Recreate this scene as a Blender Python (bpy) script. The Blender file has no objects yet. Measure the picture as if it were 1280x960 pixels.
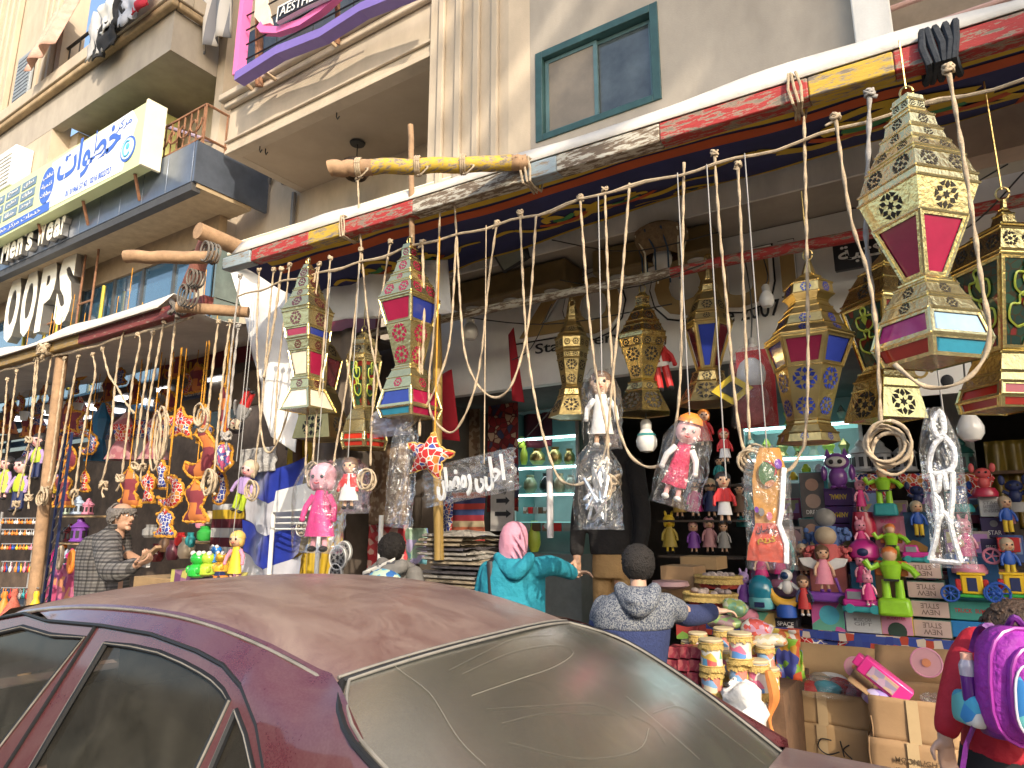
import bpy, bmesh, math, random
from math import sin, cos, pi, radians
from mathutils import Vector, Matrix, noise, geometry
V = Vector
RND = random.Random(7)
SC = bpy.context.scene
COL = SC.collection

# ------------------------------------------------------------------ camera
YAW, PIT, F = radians(33), radians(11.8), 835.0
CAM = V((0, 0, 1.69))
cd = bpy.data.cameras.new("camera"); cam = bpy.data.objects.new("camera", cd); COL.objects.link(cam)
cam.location = CAM; cam.rotation_euler = (pi/2 + PIT, 0, YAW)
cd.sensor_width = 36; cd.lens = 36*F/1280; cd.clip_start = .05; cd.clip_end = 1500
SC.camera = cam

# ------------------------------------------------------------------ sky, sun, exposure
SUN = V((1.15, -1.0, .84)).normalized()          # direction towards the sun
EL = math.asin(SUN.z); AZ = math.atan2(SUN.x, SUN.y)
W = bpy.data.worlds.new("World"); SC.world = W; W.use_nodes = True
nt = W.node_tree; bg = nt.nodes["Background"]
sk = nt.nodes.new("ShaderNodeTexSky"); sk.sky_type = 'NISHITA'; sk.sun_disc = False
sk.sun_elevation = EL; sk.sun_rotation = AZ; sk.dust_density = 2.5; sk.air_density = 1.2
nt.links.new(sk.outputs[0], bg.inputs[0]); bg.inputs[1].default_value = .15
sl = bpy.data.lights.new("sun", 'SUN'); so = bpy.data.objects.new("sun", sl); COL.objects.link(so)
sl.energy = 2.3; sl.angle = radians(.5); sl.color = (1, .885, .71)
so.rotation_euler = (-SUN).to_track_quat('-Z', 'Y').to_euler()
SC.view_settings.view_transform = 'Standard'; SC.view_settings.look = 'None'
SC.view_settings.exposure = 1.18; SC.view_settings.gamma = 1
SC.view_settings.use_curve_mapping = False

# ------------------------------------------------------------------ pixel (1280x960) <-> place
FW = V((-sin(YAW)*cos(PIT), cos(YAW)*cos(PIT), sin(PIT))); RT = V((cos(YAW), sin(YAW), 0)); UP = RT.cross(FW)
def ray(px, py): return FW + RT*((px-640)/F) + UP*((480-py)/F)
def at(px, py, Y):
    d = ray(px, py); return CAM + d*(Y/d.y)
def atz(px, py, z):
    d = ray(px, py); return CAM + d*((z-CAM.z)/d.z)
def mpp(p): return (V(p)-CAM).dot(FW)/F
def rect(x0, y0, x1, y1, Y):
    ym, xm = (y0+y1)/2, (x0+x1)/2
    return at(x0, ym, Y).x, at(x1, ym, Y).x, at(xm, y1, Y).z, at(xm, y0, Y).z

# ------------------------------------------------------------------ mesh building
ORG = {}
class MB:
    def __init__(s): s.v = []; s.f = []; s.m = []
    def add(s, vs, fs, mi=0):
        n = len(s.v); s.v += [V(v) for v in vs]; s.f += [tuple(i+n for i in f) for f in fs]; s.m += [mi]*len(fs); return s
    def box(s, c, d, mi=0, rot=None, top=1.0):
        c = V(c); x, y, z = d[0]/2, d[1]/2, d[2]/2
        vs = [V((sx*x*(top if sz > 0 else 1), sy*y*(top if sz > 0 else 1), sz*z)) for sz in (-1, 1) for sy in (-1, 1) for sx in (-1, 1)]
        if rot: vs = [rot @ v for v in vs]
        return s.add([c+v for v in vs], [(0,2,3,1),(4,5,7,6),(0,1,5,4),(2,6,7,3),(0,4,6,2),(1,3,7,5)], mi)
    def bb(s, lo, hi, mi=0):
        lo, hi = V(lo), V(hi); return s.box((lo+hi)/2, hi-lo, mi)
    def tube(s, pts, r, n=8, mi=0, cap=True, sq=1.0):
        pts = [V(p) for p in pts]; N = len(pts); rs = r if isinstance(r, (list, tuple)) else [r]*N
        base = len(s.v); ref = None
        for i, p in enumerate(pts):
            t = pts[min(i+1, N-1)] - pts[max(i-1, 0)]
            t = t.normalized() if t.length > 1e-9 else V((0,0,1))
            if ref is None:
                ref = t.cross(V((0,0,1)) if abs(t.z) < .9 else V((0,1,0))).normalized()
            else:
                ref = ref - t*ref.dot(t); ref = ref.normalized() if ref.length > 1e-6 else t.orthogonal().normalized()
            b = t.cross(ref)
            for k in range(n):
                a = 2*pi*k/n; s.v.append(p + (ref*cos(a) + b*sin(a)*sq)*rs[i])
        for i in range(N-1):
            for k in range(n):
                a, b2 = base+i*n+k, base+i*n+(k+1) % n
                s.f.append((a, b2, b2+n, a+n)); s.m.append(mi)
        if cap:
            s.f.append(tuple(base+k for k in range(n))[::-1]); s.m.append(mi)
            s.f.append(tuple(base+(N-1)*n+k for k in range(n))); s.m.append(mi)
        return s
    def lathe(s, prof, n=16, c=(0,0,0), mi=0, rot0=0.0, M3=None, cap=True, sy=1.0):
        c = V(c); base = len(s.v); N = len(prof)
        for (r, z) in prof:
            for k in range(n):
                a = rot0+2*pi*k/n; p = V((r*cos(a), r*sin(a)*sy, z))
                s.v.append(c + (M3 @ p if M3 else p))
        for i in range(N-1):
            for k in range(n):
                a, b2 = base+i*n+k, base+i*n+(k+1) % n
                s.f.append((a, b2, b2+n, a+n)); s.m.append(mi)
        if cap:
            s.f.append(tuple(base+k for k in range(n))[::-1]); s.m.append(mi)
            s.f.append(tuple(base+(N-1)*n+k for k in range(n))); s.m.append(mi)
        return s
    def ball(s, c, r, mi=0, n=12, m=8, M3=None):
        rx, ry, rz = r if isinstance(r, (tuple, list)) else (r, r, r); c = V(c); base = len(s.v)
        for i in range(m+1):
            a = pi*i/m; rr = max(sin(a), .02)
            for k in range(n):
                b = 2*pi*k/n; p = V((rx*rr*cos(b), ry*rr*sin(b), -rz*cos(a))); s.v.append(c + (M3 @ p if M3 else p))
        for i in range(m):
            for k in range(n):
                a, b2 = base+i*n+k, base+i*n+(k+1) % n
                s.f.append((a, b2, b2+n, a+n)); s.m.append(mi)
        s.f.append(tuple(base+k for k in range(n))[::-1]); s.m.append(mi)
        s.f.append(tuple(base+m*n+k for k in range(n))); s.m.append(mi)
        return s
    def prism(s, poly, o, u, v, th, mi=0):
        o, u, v = V(o), V(u), V(v); w = u.cross(v).normalized(); n = len(poly)
        a = [o+u*p[0]+v*p[1]+w*th/2 for p in poly]; b = [p-w*th for p in a]
        fs = [tuple(range(n)), tuple(range(2*n-1, n-1, -1))] + [(i, n+i, n+(i+1) % n, (i+1) % n) for i in range(n)]
        return s.add(a+b, fs, mi)
    def cdt(s, outer, holes, fmap, mi=0, step=None):
        pts = [V((p[0], p[1])) for p in outer]; E = [(i, (i+1) % len(outer)) for i in range(len(outer))]
        for h in holes:
            b = len(pts); pts += [V((p[0], p[1])) for p in h]; E += [(b+i, b+(i+1) % len(h)) for i in range(len(h))]
        if step:
            xs = [p.x for p in pts]; ys = [p.y for p in pts]
            x = min(xs)+step/2
            while x < max(xs):
                y = min(ys)+step/2
                while y < max(ys):
                    if inside(x, y, outer) and not any(inside(x, y, h) for h in holes): pts.append(V((x, y)))
                    y += step
                x += step
        r = geometry.delaunay_2d_cdt(pts, E, [], 0, 1e-6)
        vs, fs = r[0], r[2]; keep = []
        for f in fs:
            cx = sum(vs[i].x for i in f)/len(f); cy = sum(vs[i].y for i in f)/len(f)
            if inside(cx, cy, outer) and not any(inside(cx, cy, h) for h in holes): keep.append(tuple(f))
        return s.add([fmap(p.x, p.y) for p in vs], keep, mi)
    def grid(s, fn, nu, nv, mi=0):
        vs = [fn(i/nu, j/nv) for j in range(nv+1) for i in range(nu+1)]; w = nu+1
        return s.add(vs, [(j*w+i, j*w+i+1, (j+1)*w+i+1, (j+1)*w+i) for j in range(nv) for i in range(nu)], mi)
    def xform(s, M, i0=0):
        for i in range(i0, len(s.v)): s.v[i] = M @ s.v[i]
        return s
    def build(s, name, mats, parent=None, smooth=40, bevel=0, solid=0, label=None, sub=0, remesh=0, sm=0):
        if not isinstance(mats, (list, tuple)): mats = [mats]
        if parent is not None: o0 = ORG[parent.name]
        else:
            xs = [p.x for p in s.v]; ys = [p.y for p in s.v]; zs = [p.z for p in s.v]
            o0 = V(((min(xs)+max(xs))/2, (min(ys)+max(ys))/2, min(zs)))
        me = bpy.data.meshes.new(name)
        me.from_pydata([tuple(p-o0) for p in s.v], [], s.f)
        for m in mats: me.materials.append(m)
        if len(mats) > 1: me.polygons.foreach_set("material_index", s.m)
        me.validate(); me.update()
        if smooth:
            me.polygons.foreach_set("use_smooth", [True]*len(me.polygons))
            if smooth < 179: me.set_sharp_from_angle(angle=radians(smooth))
        o = bpy.data.objects.new(name, me); COL.objects.link(o)
        ORG[o.name] = o0
        if parent is not None: o.parent = parent
        else: o.location = o0
        if remesh:
            m = o.modifiers.new("r", 'REMESH'); m.mode = 'VOXEL'; m.voxel_size = remesh; m.use_smooth_shade = True
            if sm: m = o.modifiers.new("s", 'SMOOTH'); m.iterations = sm; m.factor = .5
        if solid: m = o.modifiers.new("t", 'SOLIDIFY'); m.thickness = solid
        if bevel: m = o.modifiers.new("b", 'BEVEL'); m.width = bevel; m.segments = 2; m.limit_method = 'ANGLE'
        if sub: m = o.modifiers.new("u", 'SUBSURF'); m.levels = sub; m.render_levels = sub
        if label: o["label"] = label
        return o
def inside(x, y, poly):
    c = False; n = len(poly); j = n-1
    for i in range(n):
        xi, yi = poly[i][0], poly[i][1]; xj, yj = poly[j][0], poly[j][1]
        if (yi > y) != (yj > y) and x < (xj-xi)*(y-yi)/(yj-yi)+xi: c = not c
        j = i
    return c
def tag(o, label, cat, group=None):
    o["label"] = label; o["category"] = cat
    if group: o["group"] = group
    return o
def thing(name, label, cat, loc, group=None):
    o = bpy.data.objects.new(name, None); o.empty_display_size = .05; COL.objects.link(o)
    o.location = V(loc); ORG[o.name] = V(loc); return tag(o, label, cat, group)
def solo(mb, name, mats, label, cat, group=None, **k): return tag(mb.build(name, mats, None, **k), label, cat, group)
def struct(mb, name, mats, **k):
    o = mb.build(name, mats, None, **k); o["kind"] = "structure"; return o
def clone(src, loc, label=None, rot=None, sca=None, group=None):
    r = src.copy(); COL.objects.link(r); r.location = V(loc)
    if rot is not None: r.rotation_euler = rot
    if sca is not None: r.scale = (sca,)*3 if not isinstance(sca, (tuple, list)) else sca
    if label: r["label"] = label
    if group: r["group"] = group
    def kids(a, b):
        for ch in list(a.children):
            c = ch.copy(); COL.objects.link(c); c.parent = b; kids(ch, c)
    kids(src, r); return r
def spline(pts, per=6):
    pts = [V(p) for p in pts]; out = []; n = len(pts)
    for i in range(n-1):
        p0, p1, p2, p3 = pts[max(i-1, 0)], pts[i], pts[i+1], pts[min(i+2, n-1)]
        for k in range(per):
            t = k/per
            out.append(.5*((2*p1)+(p2-p0)*t+(2*p0-5*p1+4*p2-p3)*t*t+(3*p1-p0-3*p2+p3)*t**3))
    out.append(pts[-1]); return out

# ------------------------------------------------------------------ materials
MC = {}
def _new(name):
    m = bpy.data.materials.new(name); m.use_nodes = True; t = m.node_tree; return m, t, t.nodes["Principled BSDF"]
def _n(t, typ, **k):
    n = t.nodes.new(typ)
    for a, b in k.items(): setattr(n, a, b)
    return n
def _c(c): return (c[0], c[1], c[2], 1)
def mul(c, k): return tuple(min(1, x*k) for x in c)
def coords(t, sc=1.0, what='Object', rot=(0,0,0), scl=None):
    tc = _n(t, "ShaderNodeTexCoord"); mp = _n(t, "ShaderNodeMapping")
    mp.inputs[3].default_value = scl if scl else (sc, sc, sc); mp.inputs[2].default_value = rot
    t.links.new(tc.outputs[what], mp.inputs[0]); return mp.outputs[0]
def ramp(t, fac, stops, const=False):
    r = _n(t, "ShaderNodeValToRGB"); e = r.color_ramp
    if const: e.interpolation = 'CONSTANT'
    while len(e.elements) < len(stops): e.elements.new(.5)
    for el, (p, c) in zip(e.elements, stops): el.position = p; el.color = _c(c)
    t.links.new(fac, r.inputs[0]); return r.outputs[0]
def bump(t, b, h, strength, dist=.01):
    bn = _n(t, "ShaderNodeBump"); bn.inputs[0].default_value = strength; bn.inputs[1].default_value = dist
    t.links.new(h, bn.inputs["Height"]); t.links.new(bn.outputs[0], b.inputs["Normal"])
def M(name, col, rough=.6, metal=0, var=.22, sc=6, bmp=0, bsc=60, coat=0, trans=0, emit=0, alpha=1, sheen=0, spec=None, col2=None, scl=None):
    if name in MC: return MC[name]
    m, t, b = _new(name); MC[name] = m
    b.inputs["Roughness"].default_value = rough; b.inputs["Metallic"].default_value = metal
    if coat: b.inputs["Coat Weight"].default_value = coat; b.inputs["Coat Roughness"].default_value = .06
    if trans: b.inputs["Transmission Weight"].default_value = trans
    if sheen: b.inputs["Sheen Weight"].default_value = sheen
    if spec is not None: b.inputs["Specular IOR Level"].default_value = spec
    if alpha < 1: b.inputs["Alpha"].default_value = alpha
    if emit: b.inputs["Emission Color"].default_value = _c(col); b.inputs["Emission Strength"].default_value = emit
    if var:
        co = coords(t, scl=scl); nz = _n(t, "ShaderNodeTexNoise"); nz.inputs["Scale"].default_value = sc; nz.inputs["Detail"].default_value = 8
        nz.inputs["Roughness"].default_value = .65
        t.links.new(co, nz.inputs[0])
        t.links.new(ramp(t, nz.outputs[0], [(.3, col2 or mul(col, 1-var)), (.7, mul(col, 1+var*.5))]), b.inputs[0])
    else: b.inputs[0].default_value = _c(col)
    if bmp:
        co = coords(t); n2 = _n(t, "ShaderNodeTexNoise"); n2.inputs["Scale"].default_value = bsc; n2.inputs["Detail"].default_value = 4
        t.links.new(co, n2.inputs[0]); bump(t, b, n2.outputs[0], bmp, .01 if bsc > 24 else .045)
    return m
def pal(name, cols, sc=20, rough=.6, lines=None, coat=0, feat='F1', rnd=1.0, scl=None):
    """printed pattern: patches of several inks, optional outline colour between the patches"""
    if name in MC: return MC[name]
    m, t, b = _new(name); MC[name] = m; b.inputs["Roughness"].default_value = rough
    if coat: b.inputs["Coat Weight"].default_value = coat
    co = coords(t, scl=scl); vo = _n(t, "ShaderNodeTexVoronoi"); vo.inputs["Scale"].default_value = sc; vo.inputs["Randomness"].default_value = rnd
    t.links.new(co, vo.inputs["Vector"])
    sp = _n(t, "ShaderNodeSeparateColor"); t.links.new(vo.outputs["Color"], sp.inputs[0])
    out = ramp(t, sp.outputs[0], [(i/len(cols), c) for i, c in enumerate(cols)], True)
    if lines:
        v2 = _n(t, "ShaderNodeTexVoronoi", feature='DISTANCE_TO_EDGE'); v2.inputs["Scale"].default_value = sc; v2.inputs["Randomness"].default_value = rnd
        t.links.new(co, v2.inputs["Vector"])
        mx = _n(t, "ShaderNodeMix", data_type='RGBA'); lt = _n(t, "ShaderNodeMath", operation='LESS_THAN'); lt.inputs[1].default_value = .055
        t.links.new(v2.outputs["Distance"], lt.inputs[0]); t.links.new(lt.outputs[0], mx.inputs[0])
        t.links.new(out, mx.inputs[6]); mx.inputs[7].default_value = _c(lines); out = mx.outputs[2]
    t.links.new(out, b.inputs[0]); return m
def bands(name, cols, axis=2, period=.1, rough=.8, axis2=None, col2=None, bmp=0):
    """woven stripes of given inks along an axis; axis2 adds crossing threads (plaid)"""
    if name in MC: return MC[name]
    m, t, b = _new(name); MC[name] = m; b.inputs["Roughness"].default_value = rough
    co = coords(t); sp = _n(t, "ShaderNodeSeparateXYZ"); t.links.new(co, sp.inputs[0])
    def frac(ax):
        d = _n(t, "ShaderNodeMath", operation='DIVIDE'); d.inputs[1].default_value = period; t.links.new(sp.outputs[ax], d.inputs[0])
        f = _n(t, "ShaderNodeMath", operation='FRACT'); t.links.new(d.outputs[0], f.inputs[0]); return f.outputs[0]
    out = ramp(t, frac(axis), [(i/len(cols), c) for i, c in enumerate(cols)], True)
    if axis2 is not None:
        o2 = ramp(t, frac(axis2), [(i/len(col2), c) for i, c in enumerate(col2)], True)
        mx = _n(t, "ShaderNodeMix", data_type='RGBA', blend_type='MULTIPLY'); mx.inputs[0].default_value = 1
        t.links.new(out, mx.inputs[6]); t.links.new(o2, mx.inputs[7]); out = mx.outputs[2]
    t.links.new(out, b.inputs[0])
    if bmp:
        n2 = _n(t, "ShaderNodeTexNoise"); n2.inputs["Scale"].default_value = 9; n2.inputs["Detail"].default_value = 3
        t.links.new(co, n2.inputs[0]); bump(t, b, n2.outputs[0], bmp, .04)
    return m
def film(name, tint=(1,1,1), gl=.25, rough=.12, amt=.1):
    """clear plastic film"""
    if name in MC: return MC[name]
    m, t, b = _new(name); MC[name] = m; out = t.nodes["Material Output"]
    t.nodes.remove(b)
    tr = _n(t, "ShaderNodeBsdfTransparent"); tr.inputs[0].default_value = _c(tint)
    g = _n(t, "ShaderNodeBsdfGlossy"); g.inputs["Roughness"].default_value = rough; g.inputs[0].default_value = (1,1,1,1)
    d = _n(t, "ShaderNodeBsdfDiffuse"); d.inputs[0].default_value = (.75,.75,.73,1)
    co = coords(t); n2 = _n(t, "ShaderNodeTexNoise"); n2.inputs["Scale"].default_value = 22; n2.inputs["Detail"].default_value = 3
    t.links.new(co, n2.inputs[0])
    bn = _n(t, "ShaderNodeBump"); bn.inputs[0].default_value = .8; bn.inputs[1].default_value = .03
    t.links.new(n2.outputs[0], bn.inputs["Height"]); t.links.new(bn.outputs[0], g.inputs["Normal"])
    fr = _n(t, "ShaderNodeLayerWeight"); fr.inputs[0].default_value = .3; t.links.new(bn.outputs[0], fr.inputs["Normal"])
    mu = _n(t, "ShaderNodeMath", operation='MULTIPLY_ADD'); mu.inputs[1].default_value = .42; mu.inputs[2].default_value = gl*.12
    t.links.new(fr.outputs[0], mu.inputs[0])
    m1 = _n(t, "ShaderNodeMixShader"); m1.inputs[0].default_value = amt
    t.links.new(tr.outputs[0], m1.inputs[1]); t.links.new(d.outputs[0], m1.inputs[2])
    m2 = _n(t, "ShaderNodeMixShader"); t.links.new(mu.outputs[0], m2.inputs[0])
    t.links.new(m1.outputs[0], m2.inputs[1]); t.links.new(g.outputs[0], m2.inputs[2])
    t.links.new(m2.outputs[0], out.inputs[0]); return m

# ------------------------------------------------------------------ lettering
AR = {'ا':(0xFE8D,2),'ب':(0xFE8F,4),'ة':(0xFE93,2),'ت':(0xFE95,4),'ح':(0xFEA1,4),'خ':(0xFEA5,4),'د':(0xFEA9,2),'ر':(0xFEAD,2),'ز':(0xFEAF,2),
      'س':(0xFEB1,4),'ش':(0xFEB5,4),'ص':(0xFEB9,4),'ض':(0xFEBD,4),'ط':(0xFEC1,4),'ع':(0xFEC9,4),'ف':(0xFED1,4),'ق':(0xFED5,4),'ك':(0xFED9,4),
      'ل':(0xFEDD,4),'م':(0xFEE1,4),'ن':(0xFEE5,4),'ه':(0xFEE9,4),'و':(0xFEED,2),'ي':(0xFEF1,4)}
def ar(s):
    out = []
    for i, ch in enumerate(s):
        if ch not in AR: out.append(ch); continue
        c, n = AR[ch]; p = s[i-1] if i else ' '; nx = s[i+1] if i+1 < len(s) else ' '
        jp = p in AR and AR[p][1] == 4; jn = n == 4 and nx in AR
        out.append(chr(c + (3 if jp and jn else 1 if jp else 2 if jn else 0)))
    return ''.join(reversed(out))
def text(s, mat, o, u, v, parent, h=None, w=None, ext=.003, off=0, name="lettering"):
    c = bpy.data.curves.new("t", 'FONT'); c.body = s; c.extrude = .5; c.offset = off; c.resolution_u = 3
    ob = bpy.data.objects.new("t", c); COL.objects.link(ob); me = bpy.data.meshes.new_from_object(ob)
    bpy.data.objects.remove(ob); bpy.data.curves.remove(c)
    xs = [p.co.x for p in me.vertices]; ys = [p.co.y for p in me.vertices]
    if not xs: return None
    W0, H0 = max(xs)-min(xs), max(ys)-min(ys)
    sx = w/W0 if w else None; sy = h/H0 if h else None
    sx = sx or sy; sy = sy or sx
    cx, cy = (max(xs)+min(xs))/2, (max(ys)+min(ys))/2; u, v = V(u), V(v); n = u.cross(v).normalized()
    mb = MB(); mb.add([V(o)+u*(p.co.x-cx)*sx+v*(p.co.y-cy)*sy+n*(p.co.z+.5)*ext for p in me.vertices], [tuple(p.vertices) for p in me.polygons])
    bpy.data.meshes.remove(me)
    return mb.build(name, mat, parent, smooth=0)
X, Y_, Z = V((1,0,0)), V((0,1,0)), V((0,0,1))

# ================================================================== materials of the place
PL = M("plaster_beige", (.50, .415, .315), .9, var=.20, sc=1.5, scl=(1.8,1.8,.8), bmp=.12, bsc=90)
PL2 = M("plaster_grey", (.40, .35, .29), .9, var=.20, sc=1.5, scl=(1.6,1.6,.8), bmp=.15, bsc=80)
PLW = M("plaster_white", (.74, .71, .66), .85, var=.25, sc=2, scl=(1.5,1.5,.5), bmp=.1, bsc=70)
CORN = M("cornice_shadow_brown", (.40, .29, .17), .9, var=.35, sc=5, bmp=.2, bsc=40)  # brown of the shadow line along the cornice put into its colour
GREEN = M("green_paint", (.032, .085, .085), .45, var=.3, sc=9)
DGLASS = M("dark_glass", (.02, .028, .03), .05, var=0, spec=.8)
BGLASS = M("sky_reflection_glass", (.05, .12, .2), .03, var=.3, sc=.6, spec=1, coat=1)  # blue of the mirrored sky put into the base colour
FROST = M("dusty_pane", (.23, .19, .145), .5, var=.25, sc=3, bmp=.1)
RUST = M("rusty_iron", (.27, .13, .07), .85, var=.45, sc=12, bmp=.3)
BLACK = M("black_iron", (.02, .02, .02), .5, var=.2)
STEELB = M("grey_cladding", (.17, .20, .26), .3, metal=.6, var=.25, sc=3)
WHITE = M("white_paint", (.78, .77, .73), .5, var=.08)
CREAM = M("cream_lightbox", (.80, .76, .58), .5, var=.06)
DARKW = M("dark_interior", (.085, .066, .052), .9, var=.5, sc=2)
BRN = M("brown_goldish", (.20, .135, .05), .4, var=.25, sc=5)
SIGNW = M("sign_white", (.78, .75, .70), .55, var=.15, sc=2)
INK = M("black_ink", (.015, .015, .018), .5, var=0)
ASPH = M("asphalt", (.10, .093, .085), .95, var=.3, sc=5, bmp=.5, bsc=160)
PAVE = M("pavement_tiles", (.30, .265, .22), .9, var=.25, sc=4, bmp=.3)
WOODN = M("bare_wood", (.36, .22, .12), .8, var=.4, sc=9, bmp=.35, bsc=30)
WOODD = M("dark_wood", (.14, .075, .04), .8, var=.4, sc=9, bmp=.3, bsc=30)
def peel(name, col, under=(.32,.25,.18), amt=.46):
    """old paint that has flaked off the wood in long strips"""
    if name in MC: return MC[name]
    m, t, b = _new(name); MC[name] = m; b.inputs["Roughness"].default_value = .65
    co = coords(t, scl=(6, 30, 30)); nz = _n(t, "ShaderNodeTexNoise"); nz.inputs["Scale"].default_value = 1.6; nz.inputs["Detail"].default_value = 9; nz.inputs["Roughness"].default_value = .7
    t.links.new(co, nz.inputs[0])
    t.links.new(ramp(t, nz.outputs[0], [(amt-.05, mul(under, .6)), (amt, under), (amt+.03, mul(col, .8)), (.75, col)]), b.inputs[0])
    bump(t, b, nz.outputs[0], .5); return m
P_RED, P_YEL = peel("peeling_red", (.43, .035, .03), amt=.46), peel("peeling_yellow", (.60, .39, .04), amt=.46)
P_WHI, P_BLU = peel("peeling_white", (.6, .56, .46), (.24, .17, .11), .5), peel("peeling_grey_blue", (.33, .40, .44), amt=.42)
P_MAR, P_OCH = peel("peeling_maroon", (.22, .045, .04), amt=.38), peel("peeling_ochre", (.33, .21, .07), amt=.42)

# ================================================================== ground
g = MB(); g.box((0, 0, -.5), (400, 400, 1)); struct(g, "ground", ASPH)
g = MB(); g.bb((-40, -5.2, .0), (40, 2.74, .004)); struct(g, "road", ASPH, smooth=0)
g = MB()
for i in range(44): g.bb((-22+i*.9, 2.75, 0), (-22+i*.9+.89, 2.93, .16))
struct(g, "kerb", M("kerb_stone", (.34, .32, .29), .9), bevel=.012)
g = MB(); g.bb((-40, 2.94, 0), (20, 5.2, .148)); pv = struct(g, "pavement", M("pavement_bed", (.10, .09, .08), .95))
tl = MB(); tl.bb((0, 0, .148), (.392, .392, .16)); tile0 = None
for i in range(22):
    for j in range(5):
        if tile0 is None:
            tile0 = tl.build("paving_tile", PAVE, pv); tile0.location = V((-7.4, 2.96, 0)) - ORG["pavement"]; ORG["pt"] = 0
            base = tile0.location - V((0, 0, 0)) ; tile0.data.transform(Matrix.Translation(ORG["pavement"]))
            tile0.location = V((-7.4, 2.96, 0)) - ORG["pavement"]; continue
        c = tile0.copy(); COL.objects.link(c); c.location = V((-7.4+i*.4, 2.96+j*.4, 0)) - ORG["pavement"]
g = MB(); g.bb((-13, 5.2, 0), (4, 9.2, .35)); struct(g, "shop_floor", M("shop_floor_tile", (.18, .15, .12), .5), smooth=0)

# ================================================================== the building over the lantern shop
B = thing("apartment_building", "beige plaster apartment building with the green framed window, over the lantern shop", "building", (-3, 5, 0))
YB, YR = 4.6, 5.8
w = MB()
wx0, wx1, wz0, wz1 = -2.73, -1.57, 4.98, 5.87
w.cdt([(-3.9, 3.95), (-.2, 3.95), (-.2, 12), (-3.9, 12)], [[(wx0, wz0), (wx1, wz0), (wx1, wz1), (wx0, wz1)]], lambda a, b: V((a, YB, b)))
w.add([(-3.9,YB,3.95),(-3.9,YR,3.95),(-3.9,YR,12),(-3.9,YB,12)], [(0,1,2,3)]); w.add([(-.2,YB,3.95),(-.2,YR,3.95),(-.2,YR,12),(-.2,YB,12)], [(0,3,2,1)])
w.add([(-3.9,YB,3.95),(-.2,YB,3.95),(-.2,YR,3.95),(-3.9,YR,3.95)], [(0,3,2,1)])
w.add([(wx0,YB,wz0),(wx1,YB,wz0),(wx1,YB,wz1),(wx0,YB,wz1),(wx0,YB+.1,wz0),(wx1,YB+.1,wz0),(wx1,YB+.1,wz1),(wx0,YB+.1,wz1)], [(0,1,5,4),(1,2,6,5),(2,3,7,6),(3,0,4,7)])
w.build("bay_wall", PL2, B, smooth=0)
w = MB(); w.bb((-9.1, YR, 3.9), (6, YR+.25, 13)); w.bb((-9.1, YB+.75, 3.9), (-8.9, YR, 13)); w.build("rear_wall", PL, B, smooth=0)
w = MB(); w.bb((.18, YB, 3.86), (3.5, YB+.2, 4.5)); w.build("lower_wall", M("plaster_pink", (.55, .41, .31), .9, var=.2, sc=3), B, smooth=0)
w = MB(); w.bb((-4.5, YB-.03, 3.92), (-.22, YB-.004, 4.44)); w.build("white_apron", PLW, B, smooth=0)
# pilaster with its fluting
w = MB(); w.bb((-3.93, YB-.07, 4.0), (-2.98, YB, 12)); w.add([(-2.98,YB-.07,4),(-2.79,YB-.002,4),(-2.79,YB-.002,12),(-2.98,YB-.07,12)], [(0,1,2,3)])
w.build("pilaster", PL, B, smooth=0)
for i in range(4):
    r = MB(); x = -3.80+i*.215; r.bb((x, YB-.115, 4.0), (x+.075, YB-.072, 12)); r.build("rib", PL, B, bevel=.012)
# window
wf = MB()
for (a, b, c, d) in ((wx0, wx0+.07, wz0, wz1), (wx1-.07, wx1, wz0, wz1), (wx0+.07, wx1-.07, wz1-.07, wz1), (wx0+.07, wx1-.07, wz0, wz0+.06)):
    wf.bb((a, YB-.015, c), (b, YB+.09, d))
win = wf.build("window", GREEN, B, bevel=.004)
xm = (wx0+wx1)/2-.02
for (a, b, y, mat) in ((wx0+.075, xm+.03, YB+.05, FROST), (xm-.02, wx1-.075, YB+.075, M("hazy_window_glass", (.07, .085, .09), .06, var=.5, sc=4, spec=.9))):
    s = MB()
    z0, z1 = wz0+.065, wz1-.075
    for (p, q, c, d) in ((a, a+.035, z0, z1), (b-.035, b, z0, z1), (a+.035, b-.035, z1-.035, z1), (a+.035, b-.035, z0, z0+.035)): s.bb((p, y-.012, c), (q, y+.012, d))
    s.build("sash", M("grey_green_sash", (.10, .18, .19), .4, var=.2), win)
    s = MB(); s.bb((a+.035, y-.003, z0+.035), (b-.035, y+.003, z1-.035)); s.build("pane", mat, win, smooth=0)
# big balcony
bx0, bx1, bz0, bz1 = -7.42, -3.93, 6.38, 7.12
w = MB(); w.bb((bx0, YB, bz0), (bx1, YB+.14, bz1)); w.bb((bx0, YB+.14, bz0), (bx0+.14, YR, bz1)); w.build("balcony_parapet", PL, B, smooth=0)
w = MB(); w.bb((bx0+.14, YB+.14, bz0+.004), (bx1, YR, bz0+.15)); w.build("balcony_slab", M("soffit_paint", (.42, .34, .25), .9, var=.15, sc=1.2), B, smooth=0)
w = MB(); w.bb((bx0-.10, YB-.13, bz1), (bx1, YB+.2, bz1+.10)); w.bb((bx0-.05, YB-.07, bz1-.09), (bx1, YB-.001, bz1-.002)); w.bb((bx0-.1, YB+.2, bz1), (bx0+.2, YR, bz1+.1)); w.build("cornice", PL, B, bevel=.02)
w = MB(); w.bb((bx0-.02, YB-.035, bz0+.16), (bx1, YB-.002, bz0+.19)); w.bb((bx0-.015, YB-.022, bz0-.004), (bx1, YB-.002, bz0+.05)); w.build("moulding", PL, B, bevel=.008)
w = MB()
for i in range(5): w.bb((bx0+.1+i*.7, YB+.05, bz1+.11), (bx0+.1+i*.7+.68, YB+.08, bz1+1.05))
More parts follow.
